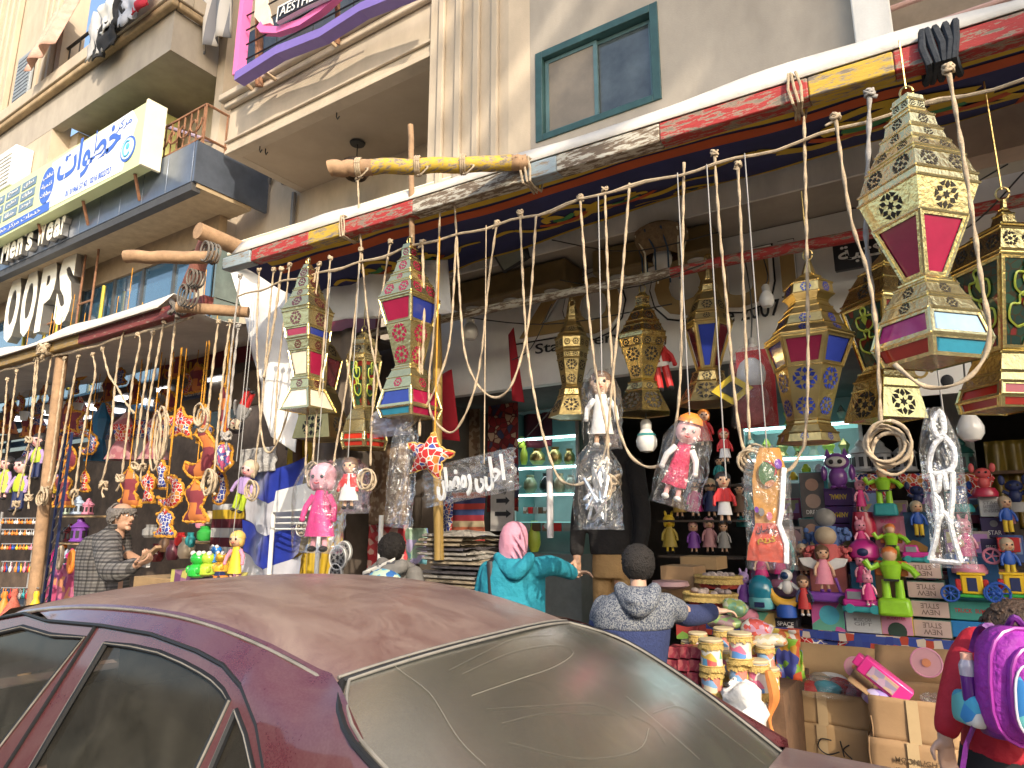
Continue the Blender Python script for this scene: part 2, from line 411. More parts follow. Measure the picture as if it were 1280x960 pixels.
w.build("railing_panel", M("railing_glass", (.05, .055, .06), .25, var=.5, sc=2), B, smooth=0)
for px, py in ((421, 141), (332, 186), (325, 183)):                       # iron hooks in the soffit
    p = atz(px, py, bz0-.001); r = MB(); r.tube([p, p-V((0,0,.05)), p+V((.02,0,-.09)), p+V((.05,0,-.06))], .008, 5); r.build("hook", BLACK, B)
# white column, recess behind it
w = MB(); w.bb((-.2, YB-.12, 4.1), (0.02, YB+.3, 12)); w.build("column", PLW, B, bevel=.01)
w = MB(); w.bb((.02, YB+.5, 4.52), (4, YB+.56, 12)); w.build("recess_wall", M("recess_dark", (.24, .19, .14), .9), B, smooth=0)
w = MB()
for i in range(3): w.tube([(.02, YB+.1, 4.9+i*.22), (3, YB+.1, 4.9+i*.22)], .02, 8)
w.build("balcony_rail", M("pink_rail", (.45, .28, .24), .5), B)
p = at(367, 262, YR-.05); w = MB(); w.tube([(p.x, YR-.06, 3.9), (p.x, YR-.06, 6.37)], .035, 8); w.build("drain_pipe", M("grey_pipe", (.16, .16, .17), .5), B)
a = at(336, 230, YR-.04); w = MB(); w.tube(spline([a, a+V((.12,-.05,.14)), a+V((.3,-.05,.1)), a+V((.34,0,-.1))]), .03, 8); w.build("vent_elbow", M("grey_pipe", (.16, .16, .17), .5), B)
# shop front below: side walls, ceiling, back
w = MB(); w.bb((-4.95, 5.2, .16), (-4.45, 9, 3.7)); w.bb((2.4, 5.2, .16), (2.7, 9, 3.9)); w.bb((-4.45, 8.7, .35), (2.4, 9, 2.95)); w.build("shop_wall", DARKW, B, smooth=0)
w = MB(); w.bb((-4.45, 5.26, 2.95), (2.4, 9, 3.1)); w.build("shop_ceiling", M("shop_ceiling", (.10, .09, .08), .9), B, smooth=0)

# ceiling lamp under the balcony
p = atz(447, 178, bz0+.002); k = mpp(p)
L = thing("pendant_lamp", "small dark pendant lamp under the big balcony soffit", "lamp", p-V((0,0,.55)))
w = MB(); w.lathe([(.09, -.03), (.1, -.01), (.04, 0)], 14, p); w.build("ceiling_cap", BLACK, L)
w = MB(); w.tube([p, p-V((0,0,.25))], .008, 5); w.build("rod", BLACK, L)
w = MB(); w.lathe([(.05,-.24), (.17,-.29), (.18,-.40), (.13,-.48), (.10,-.40), (.12,-.32)], 14, p, cap=False); w.build("lamp_shade", M("smoked_shade", (.09,.06,.04), .4), L)

# ================================================================== shop sign board, brown light boxes
S = thing("shop_sign", "long white fascia board with brown outlined letters above the lantern shop entrance", "sign", (-2, 5.15, 2.95))
w = MB(); w.bb((-4.44, 5.15, 2.93), (2.3, 5.25, 3.94)); w.build("board", SIGNW, S, smooth=0)
def lets(s, px, py, pw, ph, Yl, mat, par, off=.0, ext=.02, tilt=0, rot=0):
    o = at(px, py, Yl); k = mpp(o); a = at(px-pw/2, py, Yl); b = at(px+pw/2, py, Yl)
    wd = abs(b.x-a.x); hz = at(px, py-ph/2, Yl).z - at(px, py+ph/2, Yl).z
    u, v = X.copy(), Z.copy()
    if rot or tilt: R3 = Matrix.Rotation(radians(-(rot+tilt)), 3, 'Y'); u, v = R3 @ u, R3 @ v
    return text(s, mat, o, u, v, par, h=hz, w=wd, ext=ext, off=off)
LBR = M("letter_brown", (.36, .235, .085), .4, var=.15); LWH = M("letter_white", (.80, .78, .74), .5, var=.05)
for (s, px, py, pw, ph) in (("Z", 680, 388, 62, 62), ("O", 742, 382, 68, 72), ("O", 856, 356, 78, 78), ("U", 925, 352, 74, 66), ("l", 985, 335, 18, 60)):
    o = at(px, py, 5.13)
    lets(s, px, py, pw*1.18, ph*1.2, 5.144, INK, S, .05, .004)
    lets(s, px, py, pw*1.12, ph*1.14, 5.13, LWH, S, .07, .02)
    lets(s, px, py, pw*.98, ph*.98, 5.108, LBR, S, .045, .02)
lets("Stationery", 722, 430, 110, 17, 5.146, INK, S, .01, .004)
lets("since 2007", 922, 392, 104, 20, 5.146, INK, S, .01, .004)
for (x0, x1, nm) in ((-3.85, -2.55, "left half"), (-2.30, -1.3, "")):
    q = thing("light_box", "brown canopy light box with round downlights nearer the floodlight" if nm else "brown canopy light box beside the wicker pendant lamp", "light box", (x0, 4.75, 3.71), "canopy light boxes")
    w = MB(); w.bb((x0, 4.76, 3.71), (x1, 5.1, 3.925)); w.build("housing", BRN, q, bevel=.02)
    for i in range(3):
        r = MB(); r.lathe([(.07, -.012), (.075, 0), (.05, .006)], 16, ((x0+(x1-x0)*(i+.5)/3), 4.92, 3.705)); r.build("downlight", M("downlight_white", (.55,.53,.5), .4), q)
q = thing("name_board", "small black board with white Arabic word beside the largest lantern", "sign", at(1085, 335, 5.0))
w = MB(); c = at(1088, 315, 5.0); w.box(c, (.46, .05, .20)); w.build("board", INK, q, bevel=.006)
text(ar("مكتبة"), LWH, c+V((0,-.028,0)), X, Z, q, w=.40, h=.13, ext=.006, off=.012)

# ================================================================== building with the glass shop front
G = thing("corner_building", "tall beige building with glass shop front, blue clinic sign and balconies", "building", (-11, 5, 0))
w = MB(); w.bb((-30, YB, 6.84), (-12.9, YB+.3, 14)); w.bb((-12.9, YR-.1, 6.84), (-9.12, YR+.15, 14))
w.bb((-12.9, YB+.3, 6.84), (-12.6, YR, 8.68)); w.build("wall", PL, G, smooth=0)
w = MB(); w.bb((-30, YB-.004, 8.68), (-9.12, YB+.16, 9.38)); w.bb((-9.28, YB+.16, 8.68), (-9.12, YR-.1, 9.38)); w.build("balcony_fascia", PL2, G, smooth=0)
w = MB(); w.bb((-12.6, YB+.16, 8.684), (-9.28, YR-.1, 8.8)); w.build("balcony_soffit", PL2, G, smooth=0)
w = MB(); w.bb((-30, YB-.13, 9.36), (-9.0, YB-.006, 9.47)); w.bb((-9.11, YB-.006, 9.36), (-9.0, YR-.1, 9.47)); w.build("cornice", CORN, G, bevel=.03)
w = MB(); w.bb((-30, YB-.16, 9.475), (-8.97, YB+.2, 9.72)); w.bb((-9.2, YB+.2, 9.475), (-8.97, YR-.1, 9.72)); w.build("balcony_kerb", PL, G, bevel=.015)
for i, x in enumerate((-13.3, -13.55, -13.8, -15.3, -15.6, -15.9, -16.3, -19, -19.4)):
    r = MB(); r.bb((x, YB-.12, 9.73), (x+.12, YB-.004, 14)); r.build("pilaster_rib", PL, G, bevel=.02)
w = MB(); w.bb((-13.1, YB-.06, 9.73), (-12.9, YB+.001, 14)); w.build("wall_end", PL, G, smooth=0)
# shuttered window
c = at(30, 104, YB-.03); sh = MB(); sh.bb((c.x-.35, YB-.07, c.z-.65), (c.x+.35, YB-.02, c.z+.65)); sf = sh.build("shutter", M("shutter_grey", (.30,.33,.36), .6), G, bevel=.01)
s1 = None
for i in range(14):
    r = MB(); r.bb((c.x-.3, YB-.085, c.z-.6+i*.086), (c.x+.3, YB-.072, c.z-.54+i*.086)); r.build("slat", M("shutter_slat", (.24,.27,.3), .6), sf, smooth=0)
c = at(14, 222, YB-.1); r = MB(); r.bb((c.x-.5, YB-.3, c.z-.4), (c.x+.6, YB-.004, c.z+.4)); ac = r.build("window_box", WHITE, G, bevel=.02)
for i in range(8):
    r = MB(); r.bb((c.x-.4, YB-.32, c.z-.32+i*.08), (c.x+.5, YB-.302, c.z-.28+i*.08)); r.build("louvre", WHITE, ac, smooth=0)
# balcony railing, scrolls
w = MB()
for i in range(10): w.tube([(-12.8+i*.4, YB+.05, 9.73), (-12.8+i*.4, YB+.05, 10.35)], .014, 5)
w.tube([(-12.9, YB+.05, 10.36), (-9.1, YB+.05, 10.36)], .03, 6); w.tube([(-9.1, YB+.05, 10.36), (-9.1, YR, 10.36)], .03, 6); w.build("balcony_railing", BLACK, G)
# fascia of metal panels
for i in range(16):
    x1 = -8.16-i*.62; r = MB(); r.bb((x1-.612, YB-.02, 6.22), (x1, YB+.05, 6.82)); r.build("fascia_panel", STEELB, G, bevel=.004)
w = MB(); w.bb((-8.14, YB-.015, 6.22), (-8.10, YR-.05, 6.82)); w.build("fascia_return", STEELB, G, smooth=0)
w = MB(); w.bb((-24, YB-.01, 6.10), (-8.14, YB+.12, 6.215)); w.build("fascia_shadow_gap", M("fascia_edge", (.06,.06,.065), .6), G, smooth=0)
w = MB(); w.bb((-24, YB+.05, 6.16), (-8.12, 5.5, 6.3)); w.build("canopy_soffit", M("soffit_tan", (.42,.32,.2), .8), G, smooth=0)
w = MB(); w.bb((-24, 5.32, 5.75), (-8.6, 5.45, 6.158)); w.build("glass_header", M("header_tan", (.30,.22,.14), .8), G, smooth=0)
xs = [-8.7, -9.7, -10.6, -11.5, -12.6, -13.7, -14.8, -16.2, -18]
for i in range(len(xs)-1):
    r = MB(); r.bb((xs[i+1]+.03, 5.36, 3.0), (xs[i]-.03, 5.38, 5.745)); r.build("glass_pane", BGLASS, G, smooth=0)
    r = MB(); r.bb((xs[i+1]-.03, 5.33, 3.0), (xs[i+1]+.03, 5.42, 5.748)); r.build("mullion", M("mullion_dark", (.07,.075,.08), .4), G, smooth=0)
for i in range(3):
    r = MB(); r.bb((-8.66, 5.36+.0, 3.0+i*.95), (-8.62, YR+.2, 3.93+i*.95)); r.build("side_pane", M("side_glass", (.12,.16,.16), .1, var=.3, spec=.8), G, smooth=0)
for px, z0, z1 in ((130, 3.9, 5.6), (102, 3.9, 5.5), (78, 4.2, 5.4), (40, 3.9, 5.2), (64, 3.9, 5.2)):
    p = at(px, 360, 5.2); r = MB(); r.tube([(p.x, 5.2, z0), (p.x, 5.2, z1)], .03, 8); r.build("brass_tube", M("brass_yellow", (.62,.48,.07), .3, metal=.6, var=.1), G)
for px, py in ((115, 375), (98, 385), (75, 400)):
    p = at(px, py, 5.0); r = MB(); r.tube([p+V((0,0,-.6)), p+V((0,0,1.2))], .018, 6); r.tube([p, p+V((-.8,0,0))], .018, 6); r.build("letter_bracket", RUST, G)
# rusty balcony guard over the fascia
w = MB()
for i in range(9): w.tube([(-8.2-i*.16, YB+.1, 6.83), (-8.2-i*.16, YB+.1, 7.45)], .012, 5)
for z in (6.95, 7.46): w.tube([(-8.16, YB+.1, z), (-9.6, YB+.1, z)], .02, 5); w.tube([(-8.16, YB+.1, z), (-8.16, YR-.1, z)], .02, 5)
for i in range(4): w.tube([(-8.16, YB+.1+i*.33, 6.83), (-8.16, YB+.1+i*.33, 7.46)], .014, 5)
for i in range(5):
    c = V((-8.35-i*.27, YB+.06, 7.2)); w.tube([c+V((cos(a*.5)*(.02+.012*a), 0, sin(a*.5)*(.02+.012*a))) for a in range(14)], .014, 5)
w.build("balcony_guard", RUST, G)
r = MB(); r.tube([at(197, 155, YB), at(280, 182, YB+.9)], .03, 7); r.tube([at(276, 182, YB+.85), at(277, 235, YB+.85)], .035, 7); r.build("lilac_pipe", M("lilac_pipe", (.33,.26,.36), .5), G)
r = MB(); r.bb((-8.35, YR-.16, 6.9), (-8.05+.0, YR-.05, 7.75)); r.build("dark_window", DGLASS, G, smooth=0)

# letters fixed to that building
def sign_letters(word, cx, w_px, py, h_px, Yl, mat, side, label, ext, off):
    o = at(cx, py, Yl); q = thing("shop_letters", label, "sign letters", o)
    xs = [at(cx-w_px/2, py, Yl), at(cx+w_px/2, py, Yl)]
    hz = at(cx, py-h_px/2, Yl).z-at(cx, py+h_px/2, Yl).z
    wd = xs[1].x-xs[0].x; n = len(word); tot = sum(.5 if c in "'r " else 1.35 if c in "MW" else 1 for c in word); xx = xs[0].x
    for ch in word:
        wgt = .5 if ch in "'r " else 1.35 if ch in "MW" else 1
        cw = wd*wgt/tot
        if ch != ' ':
            k = 1 if ch.isupper() else .74
            hh = hz*(k if ch != "'" else .3); zz = o.z-(hz-hh)/2 if ch != "'" else o.z+hz*.35
            c = V((xx+cw/2, Yl, zz))
            text(ch, side, c, X, Z, q, h=hh, w=cw*.82, ext=ext, off=off, name="letter_side")
            text(ch, mat, c+V((0,-ext-.003,0)), X, Z, q, h=hh, w=cw*.82, ext=.006, off=off, name="letter")
        xx += cw
LFACE = M("letter_face", (.88, .84, .72), .4, var=.05); LSIDE = M("letter_steel", (.35, .34, .33), .3, metal=.8, var=.1)
sign_letters("OOPS", 63, 84, 374, 84, 5.05, LFACE, LSIDE, "four tall cream channel letters standing before the blue glass shop front", .16, .05)
sign_letters("Men's Wear", 50, 74, 298, 28, YB-.03, LFACE, LSIDE, "row of small cream channel letters on the grey metal fascia", .09, .03)

# clinic sign
zt, zb = 7.55, 6.90
q = thing("clinic_sign", "long white, blue and green clinic sign board with big Arabic lettering", "sign", (-10.5, 4.35, 6.6))
SY = 4.3
w = MB(); w.bb((-17, SY, 6.60), (-8.98, SY+.18, 7.58)); w.build("board", M("sign_lime", (.62,.68,.36), .4, var=.04), q, smooth=0)
w = MB(); w.bb((-8.978, SY-.02, 6.58), (-8.93, SY+.26, 7.60)); w.build("end_cap", CREAM, q, bevel=.004)
def zat(px, py): return at(px, py, SY-.004)
w = MB(); polyo = [zat(*p) for p in ((66,204), (166,138), (172,150), (152,214), (57,262), (60,240))]
w.prism([(p.x, p.z) for p in polyo], (0, SY-.004, 0), X, Z, .006); w.build("white_panel", M("sign_white_gloss", (.80,.82,.84), .35, var=.03), q, smooth=0)
BLU = M("sign_blue", (.05,.13,.52), .4, var=.05)
o = zat(110, 195); text(ar("خطوات"), BLU, o+V((0,-.006,.03)), X, Z, q, w=zat(150,180).x-zat(72,215).x, h=.72, off=.022)
o = zat(156, 155); text(ar("مركز"), BLU, o+V((0,-.006,0)), X, Z, q, w=.42, h=.17)
o = zat(110, 228); text("01 01966 57 42 . 0216 8022727", BLU, o+V((0,-.006,0)), X, Z, q, w=zat(137,214).x-zat(80,246).x, h=.10, off=.006)
c = zat(160, 186); r = MB(); r.lathe([(.20, 0), (.20, .006)], 28, c, M3=Matrix.Rotation(pi/2, 3, 'X')); r.lathe([(.165, 0), (.165, .006)], 28, c+V((0,-.007,0)), 1, M3=Matrix.Rotation(pi/2, 3, 'X'))
r.tube([c+V((cos(a)*.1, -.014, sin(a)*.12)) for a in [i*.35 for i in range(3, 17)]], .014, 5, 2); r.ball(c+V((.01,-.014,.03)), (.05,.008,.05), 2); r.build("emblem", [BLU, M("emblem_pale", (.62,.75,.85), .4, var=0), M("emblem_cyan", (.1,.45,.75), .4, var=0)], q)
c = zat(59, 232); r = MB(); r.lathe([(.45, 0), (.45, .006)], 30, c, M3=Matrix.Diagonal((.55,1,.72)).to_3x3() @ Matrix.Rotation(pi/2, 3, 'X')); r.build("blue_oval", BLU, q, smooth=0)
for i, t_ in enumerate(("تخاطب", "تنمية", "مهارات")): text(ar(t_), LWH, c+V((0,-.008,.16-.16*i)), X, Z, q, w=.36, h=.10, off=.006)
DG = M("tag_grey", (.15,.22,.30), .4, var=.05)
for i in range(4):
    for j in range(3):
        c = V((zat(38, 222).x-.62*i, SY-.006, 7.40-.20*j-.02)); r = MB(); r.box(c, (.54, .006, .15)); r.build("tag", DG, q, smooth=0)
        text(ar(("نطق","سلوك","توحد","سمع","تعليم","حضانة","رسم","لغة","تدريب","ذكاء","قدرات","نفس")[i*3+j]), LWH, c+V((0,-.006,0)), X, Z, q, w=.36, h=.09, off=.006)
c = V((-13.0, SY-.006, 6.72)); r = MB(); r.box(c, (2.6, .006, .16)); r.build("blue_band", BLU, q, smooth=0); text(ar("خدمات مركز خطوات"), LWH, c+V((0,-.006,0)), X, Z, q, w=2.0, h=.11)
for x in (-9.3, -10.8, -12.3):
    r = MB(); r.tube([(x, SY+.1, 6.595), (x-.15, YB-.02, 6.3)], .025, 6); r.build("bracket", RUST, q)
# second panel behind it
q = thing("window_poster", "yellow and blue poster box set in the window recess behind the clinic sign", "poster", (-11.4, 4.95, 6.9))
w = MB(); w.bb((-12.58, 4.95, 6.9), (-10.35, 5.5, 8.45)); w.build("box", M("poster_lime", (.50,.50,.20), .45, var=.15, sc=2), q, bevel=.01)
for i in range(8): r = MB(); r.bb((-12.5, 4.935, 7.1+i*.15), (-11.95, 4.947, 7.2+i*.15)); r.build("blue_stripe", BLU, q, smooth=0)
for c, s_ in ((V((-11.5,4.94,7.9)), .3), (V((-10.85,4.94,7.95)), .24)):
    r = MB(); r.lathe([(s_, 0), (s_, .008)], 24, c, M3=Matrix.Rotation(pi/2, 3, 'X')); r.ball(c+V((0,-.012,0)), (s_*.45,.006,s_*.6), 1); r.build("picture", [M("poster_sky", (.35,.6,.75), .4, var=0), pal("poster_people", [(.1,.3,.6),(.6,.3,.25),(.15,.5,.7)], 6)], q)

# pink and purple shop sign frame in front of the big balcony
q = thing("beauty_sign", "pink and purple framed sign with black plate in front of the big balcony", "sign", at(292, 92, 4.2))
PK, PU = M("sign_pink", (.80,.17,.42), .4, var=.06), M("sign_purple", (.19,.13,.42), .4, var=.1)
def ribbonY(mb, pts, Yp, wpx, th, mi=0):
    P_ = [at(a, b, Yp) for a, b in pts]; n = len(P_); L_, R_ = [], []
    for i in range(n):
        t_ = (P_[min(i+1,n-1)]-P_[max(i-1,0)]).normalized(); nn = V((-t_.z, 0, t_.x))*wpx*mpp(P_[i])/2
        L_.append(P_[i]+nn); R_.append(P_[i]-nn)
    for i in range(n-1):
        a = [L_[i], L_[i+1], R_[i+1], R_[i]]; b = [p+V((0,th,0)) for p in a]
        mb.add(a+b, [(0,3,2,1),(4,5,6,7),(0,1,5,4),(1,2,6,5),(2,3,7,6),(3,0,4,7)], mi)
    return mb
r = ribbonY(MB(), [(307,-40), (298,40), (293,92)], 4.2, 9, .12); r.build("pink_bar", PK, q, smooth=0)
r = ribbonY(MB(), [(293,95), (345,62), (400,40), (450,8), (520,-20)], 4.18, 12, .14); r.build("purple_bar", PU, q, smooth=0)
r = ribbonY(MB(), [(323,30), (327,36), (345,37), (375,27), (400,10), (420,-8), (430,-20)], 4.22, 9, .08); r.build("pink_swoosh", PK, q, smooth=0)
r = MB(); polys = [at(a, b, 4.25) for a, b in ((332,-8), (340,30), (329,33), (320,22), (322,-8))]; r.prism([(p.x,p.z) for p in polys], (0,4.25,0), X, Z, .05); r.build("hand_shape", M("sign_cream", (.75,.6,.5), .5), q, smooth=0)
r = ribbonY(MB(), [(346,18), (380,0), (420,-18)], 4.16, 22, .05); r.build("plate_rim", LWH, q, smooth=0)
r = ribbonY(MB(), [(347.5,17.5), (380,0), (418,-17)], 4.15, 18, .05); r.build("black_plate", INK, q, smooth=0)
a, b = at(350, 15, 4.14), at(412, -15, 4.14); u_ = (b-a).normalized(); text("AESTHETIC", LWH, (a+b)/2, u_, V((-u_.z,0,u_.x)), q, w=(b-a).length, h=.12, off=.004)
for px in (322, 326, 422): r = MB(); t0 = at(px, -20, 4.3); t1 = at(px, 108 if px < 400 else 55, 4.5); r.tube([t0, t1], .03, 6); r.build("post", RUST, q)
for a, b in (((322,85),(345,100)), ((403,42),(420,58)), ((300,98),(315,112))): r = MB(); r.tube([at(*a, 4.3), at(*b, YB-.12)], .025, 6); r.build("strut", M("strut_tan", (.5,.36,.22), .7), q)
for i in range(5): r = MB(); r.tube([at(308, 20+i*18, 4.26), at(460, -60+i*18, 4.26)], .012, 4); r.build("wire_bar", BLACK, q)

# ================================================================== buildings over the road (behind the viewer)
O = thing("opposite_building", "plain beige building across the road with rows of windows", "building", (0, -11, 0))
w = MB(); w.bb((-34, -14, 0), (26, -10, 5.2)); w.build("wall", PL2, O, smooth=0)
wn = None
for i in range(14):
    for j in range(1):
        x = -31+i*4.1; r = MB(); r.bb((x, -9.99, 1.6+j*3.6), (x+1.5, -9.95, 3.4+j*3.6)); r.build("window", DGLASS, O, smooth=0)
HB = thing("shade_hoarding", "added unseen hoarding with slats, shading the facade from the roof across the road", "shade board", (15, -8, 8))  # added out of view: its boards and slats cast the facade's shade and streaks
w = MB(); w.bb((16.2, -10.6, 13.8), (26, -10.4, 26)); w.bb((6.3, -10.6, 21.2), (16.2, -10.4, 26)); w.build("panel", PLW, HB, smooth=0)
for i in range(9):
    r = MB(); r.box((14.9, -10.5, 16.2+i*.78), (3.9, .06, .34+.12*(i % 3)), rot=Matrix.Rotation(radians(-47), 3, 'Y')); r.build("slat", RUST, HB, smooth=0)
for x in (16.3, 20, 25): r = MB(); r.bb((x, -10.38, 5.2), (x+.25, -10.1, 26)); r.build("post", RUST, HB, smooth=0)

# laundry over the balcony rail, striped curtain
for i, (x0, x1, y0, y1, m, lab) in enumerate(((112,132,18,68,M("laundry_grey",(.42,.42,.43),.9,var=.2),"pale grey shirt drying over the far balcony rail"),(122,146,30,66,M("laundry_black",(.02,.02,.022),.9),"black garment drying over the far balcony rail"),(132,152,2,34,WHITE,"white shirt with a red mark drying on the far balcony"),(148,164,0,32,M("laundry_black2",(.03,.03,.035),.9),"dark trousers drying on the far balcony"),(158,180,-4,28,M("laundry_blue",(.45,.48,.56),.9),"pale blue shirt drying on the far balcony"),(176,194,-8,16,M("laundry_red",(.45,.02,.04),.9),"red cloth drying at the end of the far balcony rail"))):
    p, q_, z0, z1 = rect(x0, y0, x1, y1, YB-.2); mb = MB().grid(lambda u, v: V((p+(q_-p)*u+.10*noise.noise(V((u*3,v*2,i))), YB-.2-.02*i+.10*noise.noise(V((u*4,v*3,i*3))), z1+(z0-z1)*v+.12*noise.noise(V((u*5,1,i)))*v)), 14, 10)
    solo(mb, "laundry", m, lab, "laundry", "laundry drying on the balcony", smooth=180, solid=.02)
p, q_, z0, z1 = rect(250, -20, 288, 58, YB+.5); mb = MB().grid(lambda u, v: V((p+(q_-p)*u+.15*v, YB+.45+.07*sin(u*16), z1+(z0-z1)*v+.25*u*(1-v))), 36, 10); solo(mb, "striped_curtain", bands("grey_white_stripe", [(.55,.52,.48),(.16,.17,.19),(.55,.52,.48),(.22,.22,.24)], 0, .42, .9), "grey and white striped awning curtain at the corner of the far balcony", "curtain", smooth=180, solid=.01)
p, q_, z0, z1 = rect(64, 24, 92, 86, YB-.1); mb = MB().grid(lambda u, v: V((p+(q_-p)*u, YB-.15-.3*v+.08*sin(u*14), z1+(z0-z1)*v+.2*u)), 24, 8); solo(mb, "pink_curtain", M("curtain_faded_pink",(.55,.33,.26),.9,var=.3), "faded pink awning curtain on the far balcony beside the pilaster", "curtain", smooth=180, solid=.01)

# ================================================================== awning over the lantern shop
CANV = M("white_canvas", (.62, .575, .51), .9, var=.22, sc=2.2, bmp=.25, bsc=14)
NAVY = M("navy_cotton", (.028, .032, .12), .9, var=.3, sc=3)
YB_Z = lambda x: 3.80-.026*(x+.4)
BY = 3.3
A = thing("awning", "navy and white cloth awning on a long painted timber beam above the lanterns", "awning", (-2, 3.3, 3.7))
prev = None
segs = [(284,318,P_BLU),(320,391,P_RED),(391,431,P_YEL),(431,521,P_RED),(521,660,P_WHI),(660,700,P_BLU),(700,828,P_WHI),(828,1012,P_RED),(1012,1118,P_YEL),(1118,1400,P_RED)]
def beam_x(px):                                   # where a pixel column meets the beam
    y = 480.0
    for _ in range(30):
        p = at(px, y, BY); q = YB_Z(p.x); y -= (q-p.z)/mpp(p)*.8
    return p.x
for i, (a, b, m) in enumerate(segs):
    x0, x1 = beam_x(a), beam_x(min(b, 1300)) if b < 1300 else 2.4
    mb = MB(); n = 5
    for k in range(n):
        xa, xb = x0+(x1-x0)*k/n, x0+(x1-x0)*(k+1)/n
    mb.add([(x, BY+dy, YB_Z(x)+dz) for x in (x0, x1) for dy, dz in ((-.05,-.055),(.05,-.055),(.05,.055),(-.05,.055))], [(0,1,2,3),(7,6,5,4),(0,4,5,1),(1,5,6,2),(2,6,7,3),(3,7,4,0)])
    mb.build("beam_section", m, A, bevel=.008)
xa, xb = -5.02, 2.4
def topz(x, v):   # canvas from the front edge (v=0) to the wall (v=1)
    z = YB_Z(x)+.075+.42*v - .10*sin(pi*v)*1.0
    return z + .03*noise.noise(V((x*1.4, v*2.5, 3))) + (.12+.06*noise.noise(V((x*.9,0,9))))*max(0, 1-abs(v-.07)/.12)
def cfn(u, v):
    x = xa+(xb-xa)*u; y = BY-.06+v*(YB-BY+.02)
    if v == 0: return V((x, BY-.055, YB_Z(x)+.062))
    return V((x, y, topz(x, v)))
mb = MB().grid(cfn, 70, 14); mb.build("canvas_top", CANV, A, smooth=180, solid=.006)
def nfn(u, v):
    x = xa+(xb-xa)*u; y = BY+.06+v*1.12
    return V((x, y, (YB_Z(x)-.012)*(1-v)+min(4.065, 4.12+.069*(x+.6))*v-.05*sin(pi*v)+.025*noise.noise(V((x*2, v*4, 1)))))
mb = MB().grid(nfn, 60, 12); under = mb.build("navy_lining", NAVY, A, smooth=180)
def lin(x, v): return nfn((x-xa)/(xb-xa), v)-V((0, 0, .006))
YEL, ORA = M("cloth_yellow", (.55, .36, .03), .85, var=.15), M("cloth_orange", (.45, .08, .02), .85, var=.15)
GRN, CRM = M("cloth_green", (.05, .22, .08), .85), M("cloth_cream", (.72,.62,.45), .85)
for v0, v1, m in ((.03, .075, YEL), (.10, .19, ORA)):
    MB().grid(lambda u, v: lin(xa+.3+(xb-xa-.35)*u, v0+(v1-v0)*v), 50, 1).build("border_stripe", m, under, smooth=180)
MB().grid(lambda u, v: lin(xa+.3+(xb-xa-.35)*u, .95+.045*v)+V((0,0,.001)), 50, 1).build("border_stripe", YEL, under, smooth=180)
def scroll(cx, cv, s, mirror=1):
    """a scrolling applique motif sewn to the lining"""
    for m, pts, w in ((YEL, [(-1.2,.0),(-.8,.35),(-.3,.45),(.1,.2),(0,-.1),(-.25,-.1),(-.25,.1)], .13), (YEL, [(-.2,-.3),(.3,-.5),(.8,-.35),(1.05,0),(.8,.25),(.55,.1),(.65,-.1)], .13),
                      (ORA, [(-.5,.1),(-.1,.3),(.4,.3),(.8,.05)], .10), (GRN, [(-.1,.05),(.2,.12),(.5,-.05)], .09), (YEL, [(-1.9,.15),(-1.5,.0),(-1.2,.0)], .08), (YEL, [(1.05,0),(1.5,.3),(2.0,.2)], .09)):
        sp = spline([(a*mirror, b, 0) for a, b in pts], 6); vs = []
        for i, p in enumerate(sp):
            t_ = (sp[min(i+1,len(sp)-1)]-sp[max(i-1,0)]).normalized(); n = V((-t_.y, t_.x, 0))*w*(.5+.5*sin(pi*(i+1)/(len(sp)+1)))
            for q in (p+n, p-n): vs.append(lin(cx+q.x*s, min(.98, max(.02, cv+q.y*s/1.12)))-V((0,0,.004 if m is not YEL else .002)))
        mb = MB().add(vs, [(2*i, 2*i+1, 2*i+3, 2*i+2) for i in range(len(sp)-1)]); mb.build("applique_scroll", m, under, smooth=0)
for cx, cv, s, mi in ((-4.0,.5,.26,1),(-3.4,.55,.26,-1),(-2.2,.55,.3,1),(-1.62,.6,.3,-1),(-1.35,.85,.2,1),(-.25,.42,.42,1),(.25,.5,.46,-1),(.85,.5,.4,1),(1.3,.5,.3,-1)): scroll(cx, cv, s, mi)
for x in (.55, .62):
    MB().grid(lambda u, v: lin(x+.04*u+(.0 if x < .6 else .02), .2+.75*v)-V((0,0,.003)), 1, 8).build("cross_stripe", ORA if x < .6 else YEL, under, smooth=180)
# beam lashings
def lash(px, m, n, w, name, r=.011):
    x = beam_x(px); mb = MB()
    for i in range(n):
        xx = x+(i-(n-1)/2)*w; z = YB_Z(xx)
        mb.tube([(xx+.012*sin(k*1.7+i), BY+.078*sgn(cos(k*pi/4+pi/4))*min(1, abs(cos(k*pi/4+pi/4))*1.42), z+.084*sgn(sin(k*pi/4+pi/4))*min(1, abs(sin(k*pi/4+pi/4))*1.42)) for k in range(9)], r, 6)
    mb.build(name, m, A)
def sgn(a): return -1 if a < 0 else 1
BLK = M("black_cloth_tie", (.03,.035,.045), .9, var=.4, sc=14, bmp=.5)
ROPEM = M("cotton_rope", (.47, .365, .245), .9, var=.4, sc=26, bmp=.4, bsc=160)
ROPEG = M("grey_rope", (.36, .33, .30), .9, var=.25, sc=26, bmp=.4, bsc=160)
lash(1175, BLK, 5, .028, "black_tie", .016); lash(997, ROPEM, 3, .02, "rope_lashing", .007); lash(665, ROPEM, 3, .025, "rope_lashing", .008); lash(437, ROPEM, 3, .018, "rope_lashing", .006)

